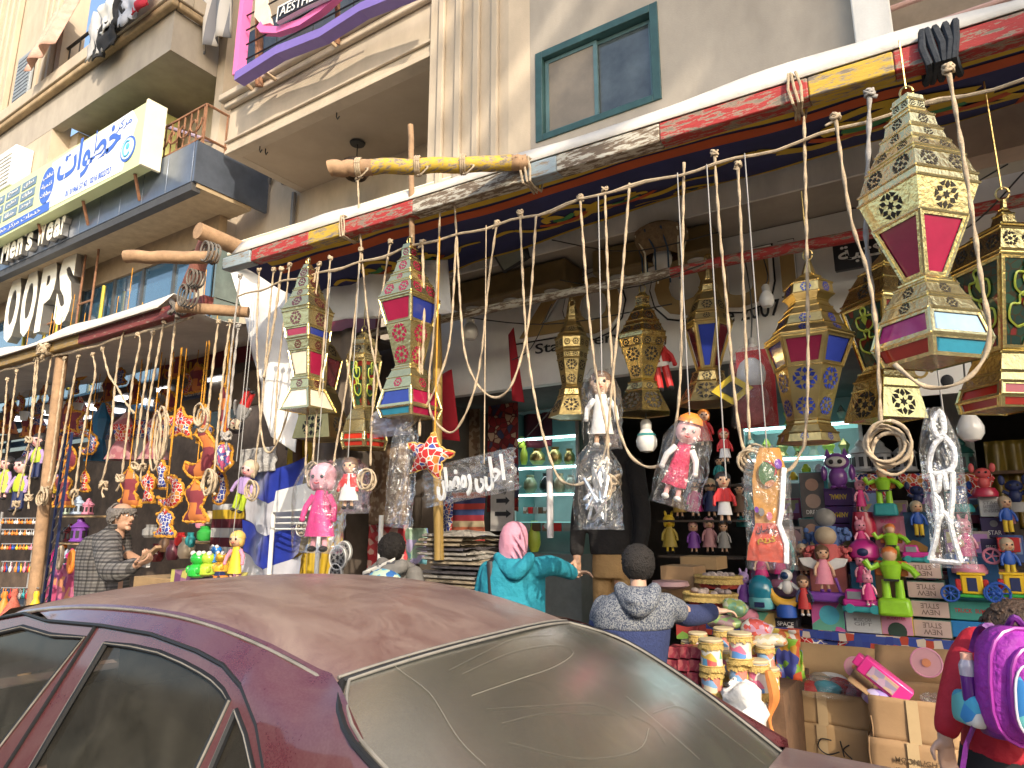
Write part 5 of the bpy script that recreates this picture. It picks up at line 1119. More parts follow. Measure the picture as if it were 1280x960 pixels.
# ================================================================== cloths between the two shops
WS = M("white_sheet", (.82,.79,.75), .9, var=.12, sc=3, bmp=.3, bsc=6)
o2 = [(293,338),(420,332),(562,326),(562,390),(500,396),(430,398),(380,412),(366,436),(372,500),(374,566),(343,546),(322,480),(304,400)]
pp = [at(a, b, 4.02) for a, b in o2]; mb = MB(); mb.cdt([(p.x, p.z) for p in pp], [], lambda x, z: V((x, 4.02+.09*noise.noise(V((x*3.2,z*.9,4)))+.04*sin(x*13+z*2), z)), 0, .09)
solo(mb, "white_sheet", WS, "white sheet draped under the awning corner behind the carved pale lantern", "sheet", smooth=180, solid=.006)
hangsheet(395, 415, 440, 600, 4.25, "brown_sheet", M("taupe_cloth", (.22,.17,.13), .9, var=.2), "taupe cloth hanging behind the dull brass lantern", "cloth", .04, 2)
CHEV = M("satin_blue", (.012,.03,.30), .35, var=.3, sheen=.3); SILV = M("satin_silver", (.50,.50,.55), .3, var=.2, sc=4)
T = thing("satin_banner", "blue and silver chevron satin hanging in folds beside the white stand", "fabric", at(335, 725, 4.2))
a, b, z0, z1 = rect(302, 570, 378, 732, 4.2); nv = 5
for i in range(4):
    f0, f1 = i/4, (i+1)/4
    MB().grid(lambda u, v: V((a+(b-a)*u, 4.2+.05*sin(u*9+v)+.02*noise.noise(V((u*5,(f0+v)*6,2)))+.002*i, z1+(z0-z1)*(f0+(f1-f0)*v)-.16*(1-abs(2*u-1)) + (.16 if False else 0))), 24, 6).build("satin_band", CHEV if i % 2 == 0 else SILV, T, smooth=180)
hangsheet(300, 560, 345, 590, 4.15, "grey_fur", M("grey_fur", (.40,.39,.38), .95, var=.4, sc=30, bmp=.9), "grey crumpled cloth on top of the blue satin", "cloth")
q = thing("display_stand", "white display stand with a plain white board in front of the satin banner", "stand", at(370, 725, 4.0))
a, b, z0, z1 = rect(343, 604, 406, 640, 4.0); mb = MB(); mb.prism([(a,z0),(b,z0+.02),(b,z1+.03),(a+.03,z1-.06)], (0,4.0,0), X, Z, .02); mb.build("board", WHITE, q)
for px in (342, 400): p = at(px, 640, 4.02); MB().tube([p, V((p.x, 4.02, .35))], .02, 8).build("leg", WHITE, q)
p0, p1 = at(345, 647, 4.0), at(382, 660, 4.0)
for i in range(3): MB().tube([(p0.x, 4.0, p0.z-.05*i), (p1.x, 4.0, p0.z-.05*i)], .008, 5).build("wire", WHITE, q)
YC = M("yellow_satin", (.50,.33,.015), .35, var=.25, sheen=.3)
hangsheet(356, 545, 402, 730, 4.35, "yellow_curtain", YC, "mustard yellow satin curtain behind the pink bagged doll", "curtain", .06, 2)
hangsheet(398, 560, 430, 730, 4.5, "yellow_curtain", YC, "second mustard curtain behind the round medallions", "curtain", .05, 2)
DOT = pal("brown_dot_carpet", [(.18,.11,.06),(.28,.20,.13),(.16,.09,.05)], 26, .95); RUG = pal("red_rug", [(.26,.02,.025),(.35,.05,.04),(.05,.05,.10),(.18,.015,.02),(.45,.30,.2)], 14, .95, (.10,.02,.02), scl=(1,1,1)); RUG2 = bands("banded_rug", [(.35,.04,.03),(.03,.04,.12),(.45,.12,.06),(.4,.32,.2),(.25,.02,.03),(.03,.05,.15)], 2, .35)
hangsheet(462, 555, 512, 655, 4.7, "carpet", DOT, "brown carpet with pale motifs behind the coiled rope", "carpet", .02, 2)
hangsheet(610, 470, 648, 640, 5.9, "carpet", RUG, "red oriental carpet hanging beside the lit cabinet", "carpet", .02, 1); hangsheet(572, 470, 600, 640, 6.0, "carpet", DOT, "pale flowered carpet behind the large red pennant", "carpet", .02, 1)
hangsheet(565, 615, 606, 680, 5.6, "carpet", RUG2, "banded red and blue woven carpet above the stacked bags", "carpet", .01, 1); hangsheet(532, 620, 566, 670, 5.5, "carpet", PATCHB, "blue fringed printed cloth beside the banded carpet", "cloth", .02, 2); hangsheet(648, 470, 690, 560, 6.6, "maroon_curtain", M("maroon_cloth", (.10,.01,.02), .9), "dark maroon curtain above the lit cabinet", "curtain", .05, 2)
hangsheet(460, 655, 510, 715, 4.9, "red_cloth", pal("red_print", [(.45,.03,.04),(.5,.06,.07),(.55,.35,.3)], 18, .9), "red printed cloth behind the child with the grey hood", "cloth", .03, 2)
hangsheet(508, 660, 534, 705, 4.9, "poster_bag", pal("scenic_print", [(.10,.25,.28),(.25,.35,.25),(.35,.30,.45),(.12,.16,.35)], 8, .3), "shiny bag printed with a landscape beside the red cloth", "bag", .01, 1)
hangsheet(440, 640, 470, 700, 5.2, "dark_garment", DARKC, "black garment hanging behind the white dressed doll", "cloth", .04, 2); hangsheet(360, 400, 395, 560, 4.6, "dark_garment", DARKC, "black fringed cloth between white sheet and brass lantern", "cloth", .04, 2); hangsheet(440, 440, 500, 560, 5.0, "dark_cloth", DARKW, "dark cloth in the gap behind the arabesque bell lantern", "cloth")
# pennants
for pts, lab in (([(566,462),(577,552),(546,548),(548,470)], "large deep red pennant cloth behind the rope loops"), ([(643,410),(655,503),(638,500),(634,418)], "smaller deep red pennant inside a rope loop")):
    P_ = [at(a, b, 4.9) for a, b in pts]; mb = MB(); mb.cdt([(p.x, p.z) for p in P_], [], lambda x, z: V((x, 4.9+.03*sin(x*14+z*3), z)), 0, .06); solo(mb, "red_pennant", M("pennant_red", (.42,.01,.02), .8, var=.15), lab, "pennant", "red pennants", smooth=180, solid=.005)
# stacks of bagged cloth
bagc = [M("bagged_grey", (.34,.31,.27), .35, var=.4, sc=8, bmp=.7, bsc=20), M("bagged_tan", (.36,.29,.20), .35, var=.4, sc=8, bmp=.7, bsc=20), M("bagged_dark", (.09,.08,.085), .3, var=.5, sc=9, bmp=.7, bsc=20)]
for i in range(14):
    py = 742-i*5.6; c = at(592+rn.uniform(-8,8)+(0 if i < 9 else -12), py, 4.5); k = mpp(c); wd = (92-i*2.2)*k; mb = MB()
    mb.grid(lambda u, v: c+V(((u-.5)*wd, (v-.5)*.5, .035*(1-(2*u-1)**4)*(1-(2*v-1)**4)+.02*noise.noise(V((u*6,v*3,i))))), 20, 8)
    mb.grid(lambda u, v: c+V(((u-.5)*wd, (v-.5)*.5, -.012)), 1, 1); mb.grid(lambda u, v: c+V(((u-.5)*wd*(1+.03*sin(v*3)), -.25-.04*sin(pi*v)+.01*noise.noise(V((u*14,v,i))), -.012+.03*v)), 20, 3)
    solo(mb, "bagged_cloth", bagc[(i*2+i//3) % 3], "bagged folded cloth by the pink hijab, %s from the top of its pile" % (("one","two","three","four","five","six","seven","eight","nine","ten","eleven","twelve","thirteen","fourteen")[13-i]), "bagged cloth", "bagged cloths stacked beside the doorway", smooth=60)
for px, py, r, lab in ((378, 660, 11, "dark ring shaped medallion on the yellow curtain"), (423, 697, 16, "white disc medallion with a lantern cut out"), (430, 690, 14, "white disc medallion with stars overlapping another"), (420, 716, 12, "lowest white disc medallion")):
    c = at(px, py, 4.15+.02*(px % 3)); k = mpp(c); T = thing("medallion", lab, "medallion", c, "round pierced medallions")
    MB().lathe([(r*k,-.008),(r*k,.008)], 26, c, M3=Matrix.Rotation(pi/2,3,'X')).build("disc", GREYC if r != 11 else DARKC, T, smooth=30); mb = MB(); rosette(mb, c+V((0,-.012,0)), X, Z, r*k*.75, 6); mb.build("cut_pattern", DARKC if r != 11 else BEIGE, T, smooth=0); mb = MB(); mb.tube([c+V((cos(a*.35)*r*k*.92,-.01,sin(a*.35)*r*k*.92)) for a in range(19)], .006, 5); mb.build("rim", WHI_, T)
p = at(475, 690, 4.2); solo(MB().tube([p+V((0,0,.3)), V((p.x, 4.2, .2))], .02, 8), "white_pole", WHITE, "short white pole standing below the pink bagged doll", "pole")

# ================================================================== dolls and things hung along the front line
doll(398, 690, 112, 3.25, "pink headed plush doll in a crimson dress, wrapped in a clear bag", HOT, hair=col("softpink",(.70,.34,.40)), skin=col("softpink",(.7,.34,.4)), wide=.9, legs=None, feet=DARKC, group="bagged dolls on the front line")
bag(374, 576, 424, 692, 3.25, "clear bag round the pink headed plush doll", .12, sd=2)
doll(435, 637, 66, 3.25, "girl doll in a white dress and red vest with curly dark hair", WHI_, hair=BROWNC, vest=RED_, feet=DARKC, group="bagged dolls on the front line"); bag(412, 572, 457, 642, 3.25, "clear bag round the white dressed girl doll", .10, sd=3)
bag(488, 520, 518, 660, 3.3, "empty crumpled clear plastic sleeve under the red and blue panelled lantern", .05, sd=4, rot=4); bag(466, 508, 512, 545, 3.35, "lilac tinted plastic bag at the base of the red and blue panelled lantern", .06, sd=5, m=film("lilac_film", (.8,.75,.9), .3, amt=.35))
T = ornament(star_shape(507,538,567,602,radians(12)), 3.22, PATCHR, "large red star cushion with blue and white khayamiya print", fr=M("star_piping", (.65,.4,.1), .8), th=.07, cord=3.56, frr=.006)
# lettering in white rope light
NEON = M("white_rope_light", (.80,.80,.80), .35, var=.03, coat=.3)
c = at(588, 598, 3.25); q = thing("lettering_sign", "white Arabic greeting in rope light inside a clear sleeve", "sign", c)
R3 = Matrix.Rotation(radians(-8), 3, 'Y'); text(ar("احلى رمضان").replace('ى', 'ﻰ'), NEON, c, R3 @ X, R3 @ Z, q, w=.50, h=.20, ext=.02, off=.022); MB().tube([c+V((.1,0,.08)), c+V((.1,0,.5)), V((c.x+.1, 3.25, 3.56))], .004, 4).build("cord", ROPEM, q)
bag(530, 572, 645, 624, 3.25, "clear sleeve round the white Arabic lettering", .04, sd=6, rot=-8, pinch=0)
doll(753, 560, 100, 3.6, "boy doll in a long white robe with thin red vest edges", WHI_, hair=BROWNC, vest=None, feet=WHI_, skin=DSKIN, wide=.75, arms=WHI_, group="bagged dolls on the front line"); bag(732, 460, 772, 562, 3.6, "clear bag round the white robed boy doll", .12, sd=7)
for s_ in (-1, 1): pass
bag(720, 556, 774, 662, 3.2, "clear bag tied with the rope bow, holding silver letters", .10, sd=8); o = at(745, 616, 3.2); q = thing("silver_letters", "silver foil letters inside the clear bag under the rope bow", "ornament", o)
mb = MB(); rr = random.Random(4)
for i in range(7): mb.tube(spline([o+V((rr.uniform(-.07,.07), rr.uniform(-.03,.03), rr.uniform(-.15,.15))) for _ in range(4)]), .009, 6)
mb.build("foil_strokes", M("silver_foil", (.7,.72,.75), .2, metal=.8), q)
FURR = M("crimson_plush", (.60,.05,.12), .95, var=.45, sc=40, bmp=1, bsc=90)
doll(838, 625, 108, 3.3, "long crimson furry doll with a pink face, slanting in a clear bag", FURR, hair=None, skin=PSKIN, wide=.7, tilt=18, hat=ORG_, fur=True, arms=WHI_, feet=WHI_, group="bagged dolls on the front line"); bag(826, 520, 884, 636, 3.3, "slanting clear bag round the crimson furry doll", .10, sd=9, rot=16)
doll(907, 655, 66, 3.9, "small boy doll in a white robe and red waistcoat hanging on its own", WHI_, hair=DARKC, vest=RED_, wide=.7, group="hanging cloth dolls"); doll(907, 580, 46, 4.0, "small doll in red and white just above the waistcoat boy doll", WHI_, hair=RED_, vest=RED_, wide=.8, group="hanging cloth dolls"); doll(882, 560, 50, 4.3, "orange and red clown doll in shade under the maroon lantern", RED_, hair=ORG_, group="hanging cloth dolls")
# red bagged plush
c = at(940, 484, 4.3); k = mpp(c); q = thing("plush_toy", "red and white plush in a red rimmed clear bag below a bulb", "plush", c-V((0,0,45*k)))
MB().ball(c+V((.0,0,16*k)), (18*k,14*k,22*k)).build("head", WHI_, q); MB().ball(c-V((0,0,20*k)), (20*k,15*k,28*k)).build("body", M("plush_red_grey", (.42,.10,.10), .9, var=.5, sc=12), q); MB().bb((c.x-22*k,c.y+.1,c.z-48*k),(c.x+24*k,c.y+.11,c.z+52*k)).build("bag_back", RED_, q); bag(914, 432, 966, 534, 4.3, "", .14, sd=10, par=q, name="bag_film")
doll(833, 490, 90, 4.5, "red and white rabbit plush half behind the gold star lantern", WHI_, hair=RED_, skin=WHI_, vest=RED_, legs=RED_, group="hanging cloth dolls", ears=WHI_, tilt=-10)
# warning sign
o = at(915, 487, 4.2); q = thing("warning_tag", "yellow diamond tag with a black centre beside the maroon lantern", "tag", o); k = mpp(o)
for s_, m, dy in ((26, YEL_, 0), (14, INK, -.006)): MB().prism([(0,s_*k*.75),(s_*k,0),(0,-s_*k*.75),(-s_*k,0)], o+V((0,dy,0)), X, Z, .008).build("plate", m, q, smooth=0)
# wooden lantern board
q = thing("lantern_board", "wooden lantern shaped board with white edge and Arabic greeting, in a clear bag", "ornament", at(962, 705, 3.2))
out = [(950,560),(974,560),(981,585),(978,640),(975,655),(984,680),(984,704),(934,700),(936,682),(945,655),(941,600),(944,580)]
P_ = [at(a, b, 3.2) for a, b in out]; MB().prism([(p.x,p.z) for p in P_][::-1], (0,3.2,0), X, Z, .03).build("board", M("board_orange", (.55,.27,.06), .6, var=.15, sc=4), q, smooth=0)
lo = [(976,654),(984,680),(984,704),(934,700),(936,682),(945,654)]; P2 = [at(a, b, 3.18) for a, b in lo]; MB().prism([(p.x,p.z) for p in P2][::-1], (0,3.18,0), X, Z, .006).build("red_base", M("board_red", (.58,.09,.05), .6, var=.2), q, smooth=0)
mb = MB(); mb.tube([P_[i]+V((0,-.02,0)) for i in (2,3,4,5,6)], .012, 6); mb.build("white_edge", NEON, q)
for px, py, r, m in ((960,592,13,pal("picture_round", [(.4,.06,.05),(.08,.15,.06),(.45,.2,.1)], 20, .5)), (973,580,5,PURP), (952,640,4,GREYC), (962,645,4,PINK), (946,637,3,PURP)):
    c = at(px, py, 3.175); k = mpp(c); MB().lathe([(r*k,0),(r*k,.005)], 22, c, M3=Matrix.Diagonal((.85,1,1.25)).to_3x3() @ Matrix.Rotation(pi/2,3,'X')).build("picture", m, q, smooth=0)
c = at(958, 668, 3.172); text(ar("رمضان"), INK, c+V((0,0,.02)), X, Z, q, w=.085, h=.04, ext=.003, off=.01); text(ar("كريم"), M("letter_yellow", (.55,.38,.03), .5), c-V((0,0,.025)), X, Z, q, w=.08, h=.04, ext=.003, off=.01)
bag(930, 556, 990, 712, 3.2, "clear bag round the wooden lantern board", .05, sd=11)
# silver lantern frame
SIL = M("silver_tinsel", (.78,.78,.78), .25, metal=.35, var=.1, bmp=.6, bsc=80)
q = thing("tinsel_ornament", "silver tinsel lantern outline in a long clear bag at the toy counter", "ornament", at(1182, 700, 3.0))
for pts in ([(1172,515),(1166,530),(1172,545),(1180,540),(1178,520),(1172,513)], [(1180,545),(1166,560),(1163,590),(1190,586),(1192,562),(1180,545)], [(1164,592),(1168,615),(1172,650),(1170,672),(1162,700)], [(1191,590),(1191,620),(1188,650),(1192,672),(1202,704)], [(1162,700),(1202,704)], [(1175,592),(1173,612),(1167,614)], [(1180,590),(1184,612)], [(1172,654),(1180,640),(1189,655)], [(1168,618),(1176,630),(1173,655)]):
    mb = MB(); mb.tube(spline([at(a, b, 3.0) for a, b in pts], 4), .010, 7); mb.build("tinsel_tube", SIL, q)
bag(1154, 508, 1208, 710, 3.0, "long clear bag round the silver tinsel lantern outline", .05, sd=12)
for px, yb, lab in ((397, 576, "string holding up the pink plush bag"), (435, 572, "string holding up the girl doll bag"), (752, 460, "string holding up the white robed doll"), (862, 522, "string holding up the crimson furry doll"), (958, 556, "string holding up the wooden lantern board"), (1178, 508, "string holding up the silver tinsel outline"), (907, 590, "string holding up the waistcoat doll"), (296, 572, "string holding the lime trousers doll"), (292, 664, "string above the yellow skirt doll"), (502, 520, "string holding the empty plastic sleeve")):
    p = at(px, yb, 3.26); solo(MB().tube([p-V((0,0,.03)), V((p.x, 3.28, 3.56))], .0035, 4), "string", GREYC, lab, "string", "thin strings from the cord line")

# more fabric ornaments crowding the stall's depth
src = [o for o in COL.objects if o.name.startswith("fabric_ornament")]; rn = random.Random(21)
for i in range(22):
    s = src[(i*5) % 9]; px, py = 10+i*11.6+rn.uniform(-5,5), 470+rn.uniform(0,95); p = at(px, py, 4.55+.05*(i % 4))
    clone(s, p, "dim %s ornament hanging %s in the stall's depth, behind the %s ropes" % (s["label"].split(" ")[0], "high" if py < 500 else "midway" if py < 533 else "low", "farthest" if px < 70 else "middle" if px < 150 else "sunlit corner" if px < 215 else "corner post"), group="stuffed fabric ornaments in the back row", sca=.9)

# ================================================================== toy counter at the mouth of the lantern shop
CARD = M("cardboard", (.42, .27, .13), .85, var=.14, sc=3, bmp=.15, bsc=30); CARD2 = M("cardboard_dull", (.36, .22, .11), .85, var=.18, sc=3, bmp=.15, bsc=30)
TAPE = M("packing_tape", (.50, .36, .20), .25, var=.1)
q = thing("toy_counter", "stepped toy counter with khayamiya trimmed edge at the mouth of the shop", "counter", (0, 5.7, .16))
a, b = at(1000, 785, 5.75), at(1280, 806, 5.75); x0 = a.x
EDGE = pal("khayamiya_edge", [(.03,.06,.30),(.45,.06,.03),(.04,.07,.28),(.60,.5,.4),(.03,.05,.25)], 20, .8, rnd=.3)
MB().bb((x0-.75, 5.72, .80), (2.2, 5.755, .90)).build("edge_strip", EDGE, q, smooth=0)
MB().bb((x0-.75, 5.756, .84), (2.2, 7.2, .895)).build("table_top", WOODD, q, smooth=0)
for i, (y0, z1) in enumerate(((6.02, 1.12), (6.30, 1.34), (6.58, 1.56), (6.86, 1.78))): MB().bb((x0-.05, y0, .896), (2.2, 7.2-.001*i, z1)).build("step", DARKW, q, smooth=0)
for x in (x0-.6, .3, 1.4): MB().bb((x, 5.9, .35), (x+.06, 5.96, .84)).build("leg", WOODD, q, smooth=0)
P_ = [at(p, r, 5.70) for p, r in ((1000,796),(1062,802),(1012,838))]; MB().cdt([(p.x,p.z) for p in P_][::-1], [], lambda x, z: V((x, 5.70+.03*sin(x*20), z)), 0, .05).build("hanging_cloth", PATCHR, q, smooth=180)
def boxi(x0, y0, x1, y1, Yp, label, front, side=None, dep=.2, txt=None, tm=None, flip=False, th=.3, tw=.62, extra=None, name="toy_box", group=None, bev=.004, ty=0):
    a, b, z0, z1 = rect(x0, y0, x1, y1, Yp); T = thing(name, label, "box", ((a+b)/2, Yp, z0), group)
    MB().bb((a, Yp, z0), (b, Yp+dep, z1)).build("carton", side or front, T, bevel=bev)
    m_ = .02*(b-a); MB().bb((a+m_, Yp-.003, z0+m_), (b-m_, Yp-.0005, z1-m_)).build("front_print", front, T, smooth=0)
    if txt:
        u, v = (X, Z) if not flip else (-X, -Z); lines = txt.split("\n"); n = len(lines)
        for i, t_ in enumerate(lines):
            off = ((n-1)/2-i)*(z1-z0)*th*1.25*(1 if not flip else -1); c = V(((a+b)/2, Yp-.0035, (z0+z1)/2+off+ty*(z1-z0)))
            text(t_, tm or INK, c, u, v, T, w=(b-a)*tw, h=(z1-z0)*th, ext=.001, off=.012)
    if extra:
        for (fx, fy, fr, m) in extra:
            c = V((a+(b-a)*fx, Yp-.004, z0+(z1-z0)*fy)); MB().lathe([(fr*(b-a),0),(fr*(b-a),.002)], 18, c, M3=Matrix.Rotation(pi/2,3,'X')).build("picture", m, T, smooth=0)
    return T
BXP, BXS = M("box_pale_pink", (.55,.40,.35), .6, var=.08), M("box_green_side", (.10,.20,.16), .6)
for i, (a, b, c, d) in enumerate(((1130,703,1177,723),(1134,727,1182,748),(1139,751,1187,772),(1142,775,1190,797))):
    boxi(a, b, c, d, 5.80-.006*i, "pale pink shoe style box with upside down lettering, %s in its stack" % ("topmost","second from the top","second from the bottom","bottom")[i], BXP, BXS, .22, "NEW\nSTYLE", M("ink_grey", (.20,.13,.11), .6), True, .30, .48, group="pale pink boxes stacked on the counter")
boxi(1187,752,1252,776,5.81,"teal carton under the nearer yellow carriage",M("box_teal",(.05,.30,.25),.5),None,.3,"TRUCK  SUMMER",RED_,False,.22,.8)
boxi(1190,778,1262,799,5.80,"bright blue carton at the bottom of the counter by the girl's head",M("box_blue",(.02,.20,.50),.5),None,.3,"ROBOT",WHI_,False,.45,.4)
boxi(1101,762,1141,794,5.76,"pink scooter toy box with a dark round window",M("box_pink",(.68,.30,.42),.5),YEL_,.2,"SCOOTER",HOT,False,.13,.6,[(.5,.16,.30,M("box_dark_green",(.04,.07,.05),.4))],ty=.16)
boxi(1057,764,1101,791,5.76,"white box with small grey print below the pink bunny car",M("box_white",(.62,.62,.60),.5),None,.2,"MUSIC CAR\nGIFT",GREYC,False,.16,.5)
boxi(1014,752,1056,789,5.77,"green and pink printed toy box with a cyan picture",pal("toy_print_green",[(.12,.40,.25),(.60,.12,.35),(.15,.42,.30),(.55,.40,.10)],5,.4),M("box_purple_side",(.2,.06,.25),.5),.2,None,None,False,.3,.6,[(.55,.55,.30,CYAN_)])
boxi(968,774,997,795,5.74,"black toy box with SPACE lettering",M("box_black",(.03,.03,.04),.4),None,.2,"SPACE",WHI_,False,.25,.7,[(.7,.35,.2,WHI_),(.35,.35,.12,YEL_)],ty=.22)
boxi(928,765,969,796,5.73,"flat green, yellow and pink printed box beneath the blue dome toy",pal("toy_print_pink",[(.6,.15,.35),(.15,.45,.3),(.65,.45,.15),(.45,.2,.5)],6,.4),None,.2)
boxi(1012,682,1058,752,6.06,"salmon window box behind the angel doll",M("box_salmon",(.50,.16,.14),.4),None,.2)
boxi(1064,703,1094,745,6.05,"blue panelled box behind the pink bunny",M("box_sky",(.06,.28,.48),.4),None,.2)
boxi(1185,693,1250,752,6.03,"dark blue wide carton behind the yellow carriage",M("box_deep_blue",(.02,.10,.25),.5),None,.3,"POLICE",RED_,False,.08,.4,ty=.25)
boxi(940,688,996,745,6.04,"lilac grey dress box behind the small pink doll",M("box_lilac",(.20,.13,.24),.4),None,.15)
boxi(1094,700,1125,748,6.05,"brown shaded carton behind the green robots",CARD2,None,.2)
for i, (y0, y1) in enumerate(((610,632),(633,654),(655,674))):
    boxi(1030+i*2,y0,1066+i*2,y1,6.45-.01*i,"purple toy carton with yellow upside down letters, %s of three" % ("top","middle","lowest")[i],M("box_purple",(.07,.02,.14),.45),None,.2,"ANIMAL",YEL_,True,.30,.6,group="purple cartons under the owl")
for i, (y0, y1, x0_) in enumerate(((590,647,1000),(648,700,1000))):
    boxi(x0_,y0,x0_+32,y1,6.5-.03*i,"grey window box with a doll inside, %s the other doll box" % ("above","below")[i],M("box_doll_grey",(.12,.11,.11),.3),TEA_,.2,"DREAM",WHI_,False,.09,.6,[(.5,.72,.26,M("doll_face",(.45,.27,.2),.5)),(.5,.36,.30,M("doll_fluff",(.42,.30,.25),.8))],ty=-.38)
boxi(1064,645,1092,700,6.35,"navy box with white letters behind a pink bunny",M("box_navy",(.03,.03,.10),.4),None,.2,"BEAR",WHI_,False,.08,.5,ty=.4)
boxi(1093,645,1132,690,6.34,"dusty pink printed toy box under the teal robot",pal("toy_print_mauve",[(.42,.14,.20),(.5,.2,.28),(.22,.08,.25)],7,.4),None,.2,"BUBBLE",HOT,False,.1,.5,ty=.36)
boxi(1131,640,1166,690,6.36,"navy and yellow carton beside the silver outline",pal("toy_print_navy",[(.02,.07,.15),(.03,.10,.2),(.4,.2,.05)],5,.4),None,.2)
boxi(1224,621,1258,646,6.45,"white box with grey lines of print under the red creature",M("box_white",(.62,.62,.60),.5),None,.2,"STAGE\nBATTERY TOY\nINSIDE",GREYC,False,.16,.7)
boxi(1226,647,1260,672,6.44,"dark violet carton with a pale emblem",M("box_violet",(.05,.03,.10),.4),None,.2,"STAR",WHI_,False,.22,.5,[(.5,.7,.15,GREYC)],ty=-.25)
boxi(1226,673,1252,695,6.42,"second dark violet carton below the one with the emblem",M("box_violet",(.05,.03,.10),.4),None,.2,"SPACE",WHI_,False,.22,.5)
boxi(940,640,972,690,6.5,"dim purple carton beside the lantern board",M("box_violet",(.05,.03,.10),.4),None,.2); boxi(1186,660,1224,692,6.5,"dark green carton behind the pink bunny scooter",M("box_dark_green2",(.04,.09,.07),.5),None,.2)
boxi(1140,655,1180,700,6.55,"black carton behind the silver outline",DARKC,None,.2)

def base_disc(T, b, r, h, m, n=18, sy=.8): MB().lathe([(r,0),(r*1.02,h*.4),(r*.8,h)], n, b, sy=sy).build("base", m, T)
def bunny(px, py, hpx, Yp, label, fur, dress, base, group="bunny figures on the counter", bh=.28, wide=1.0):
    T = doll(px, py, hpx, Yp, label, dress, hair=fur, skin=fur, ears=fur, arms=fur, feet=WHI_, group=group, name="bunny_toy", cat="toy figure", wide=wide)
    if base:
        b = ORG[T.name]; H = hpx*mpp(b); base_disc(T, b-V((0,0,bh*H)), .34*H, bh*H, base)
    return T
LPK = M("gloss_pink", (.72,.28,.38), .35, var=.05, coat=.3)
bunny(1078,640,40,6.3,"pink bunny figure on a red round base beside the purple owl",LPK,HOT,M("gloss_red",(.45,.02,.06),.35,var=.05,coat=.3),bh=.75,wide=.8)
bunny(1079,694,44,6.2,"pink bunny figure in front of the navy box",LPK,HOT,None); bunny(1079,735,40,5.98,"pink bunny figure in front of the blue panelled box",LPK,HOT,None)
bunny(1211,705,56,6.0,"pink bunny on a pink scooter beside the silver outline",LPK,HOT,PINK,bh=.2); bunny(932,760,44,5.72,"lilac rabbit figure at the end of the toy row",LILAC,PURP,PINK,bh=.3); bunny(977,725,42,5.85,"lilac rabbit figure behind the astronaut",LILAC,HOT,PINK,bh=.2); bunny(935,645,44,6.6,"grey blue rabbit figure above the dim purple carton",GREYC,TEA_,TEA_,bh=.3)
doll(953,728,44,5.85,"small fair haired doll in a bright pink dress on the blue dome toy",HOT,hair=BEIGE,arms=DSKIN,name="doll",group=None)
T = doll(1032,740,58,5.72,"angel doll with white wings and pink dress on a purple scooter",PINK,hair=BROWNC,arms=DSKIN,feet=PURP); b = ORG[T.name]; H = 58*mpp(b)
for s_ in (-1, 1): mb = MB(); mb.prism([(0,0),(s_*.25*H,.16*H),(s_*.5*H,.14*H),(s_*.42*H,-.02*H),(s_*.2*H,-.10*H)][::s_], b+V((0,.05*H,.56*H)), X, Z, .02); mb.build("wing", WHI_, T, bevel=.006)
MB().box(b+V((0,0,-.10*H)), (.9*H,.3*H,.2*H)).build("scooter_deck", PURP, T, bevel=.05*H); MB().tube([b+V((.3*H,0,0)), b+V((.22*H,0,.3*H))], .03*H, 8).build("scooter_stem", PURP, T)
for s_ in (-.36, .36): MB().lathe([(.10*H,-.03*H),(.10*H,.03*H)], 14, b+V((s_*H,-.17*H,-.14*H)), M3=Matrix.Rotation(pi/2,3,'X')).build("wheel", DARKC, T, smooth=30)
# dome toy, banana moon astronaut, bunny car
b = at(953, 763, 5.70); k = mpp(b); T = thing("dome_toy", "cyan capsule toy with a blue clear dome", "toy", b)
MB().lathe([(8*k,0),(15*k,3*k),(16*k,12*k),(15*k,16*k)], 20, b, sy=.8).build("base", M("gloss_cyan",(.15,.50,.55),.35,var=.05,coat=.3), T); MB().lathe([(15*k,16*k),(16*k,24*k),(13*k,36*k),(6*k,42*k),(1*k,43*k)], 20, b, sy=.8).build("dome", M("gloss_dome",(.02,.22,.32),.12,var=.1,coat=.5), T); MB().box(b+V((0,-13*k,8*k)), (12*k,3*k,6*k)).build("window", NAV_, T, bevel=.003)
b = at(984, 771, 5.68); k = mpp(b); T = thing("astronaut_toy", "white astronaut riding a yellow crescent moon on a blue stand", "toy", b)
MB().lathe([(12*k,0),(12*k,10*k),(9*k,15*k)], 18, b).build("stand", BLUE_, T); cr = [V((cos(a)*17*k, 0, 32*k+sin(a)*17*k)) for a in [radians(175+i*17) for i in range(11)]]
MB().tube([b+p for p in cr], [2*k+4.5*k*sin(pi*i/10) for i in range(11)], 10).build("moon", M("gloss_moon",(.75,.42,.05),.35,var=.05), T); h = b+V((3*k,0,28*k))
MB().ball(h+V((0,0,22*k)), 7.5*k).ball(h+V((0,0,8*k)), (7*k,6*k,9*k)).tube([h+V((5*k,0,12*k)), h+V((14*k,-3*k,6*k))], 2.6*k, 8).tube([h+V((-5*k,0,12*k)), h+V((-9*k,-4*k,6*k))], 2.6*k, 8).build("suit", WHI_, T); MB().ball(h+V((-1*k,-4*k,22*k)), (5.5*k,4.5*k,5*k)).build("visor", M("visor",(.01,.04,.12),.1,var=0), T)
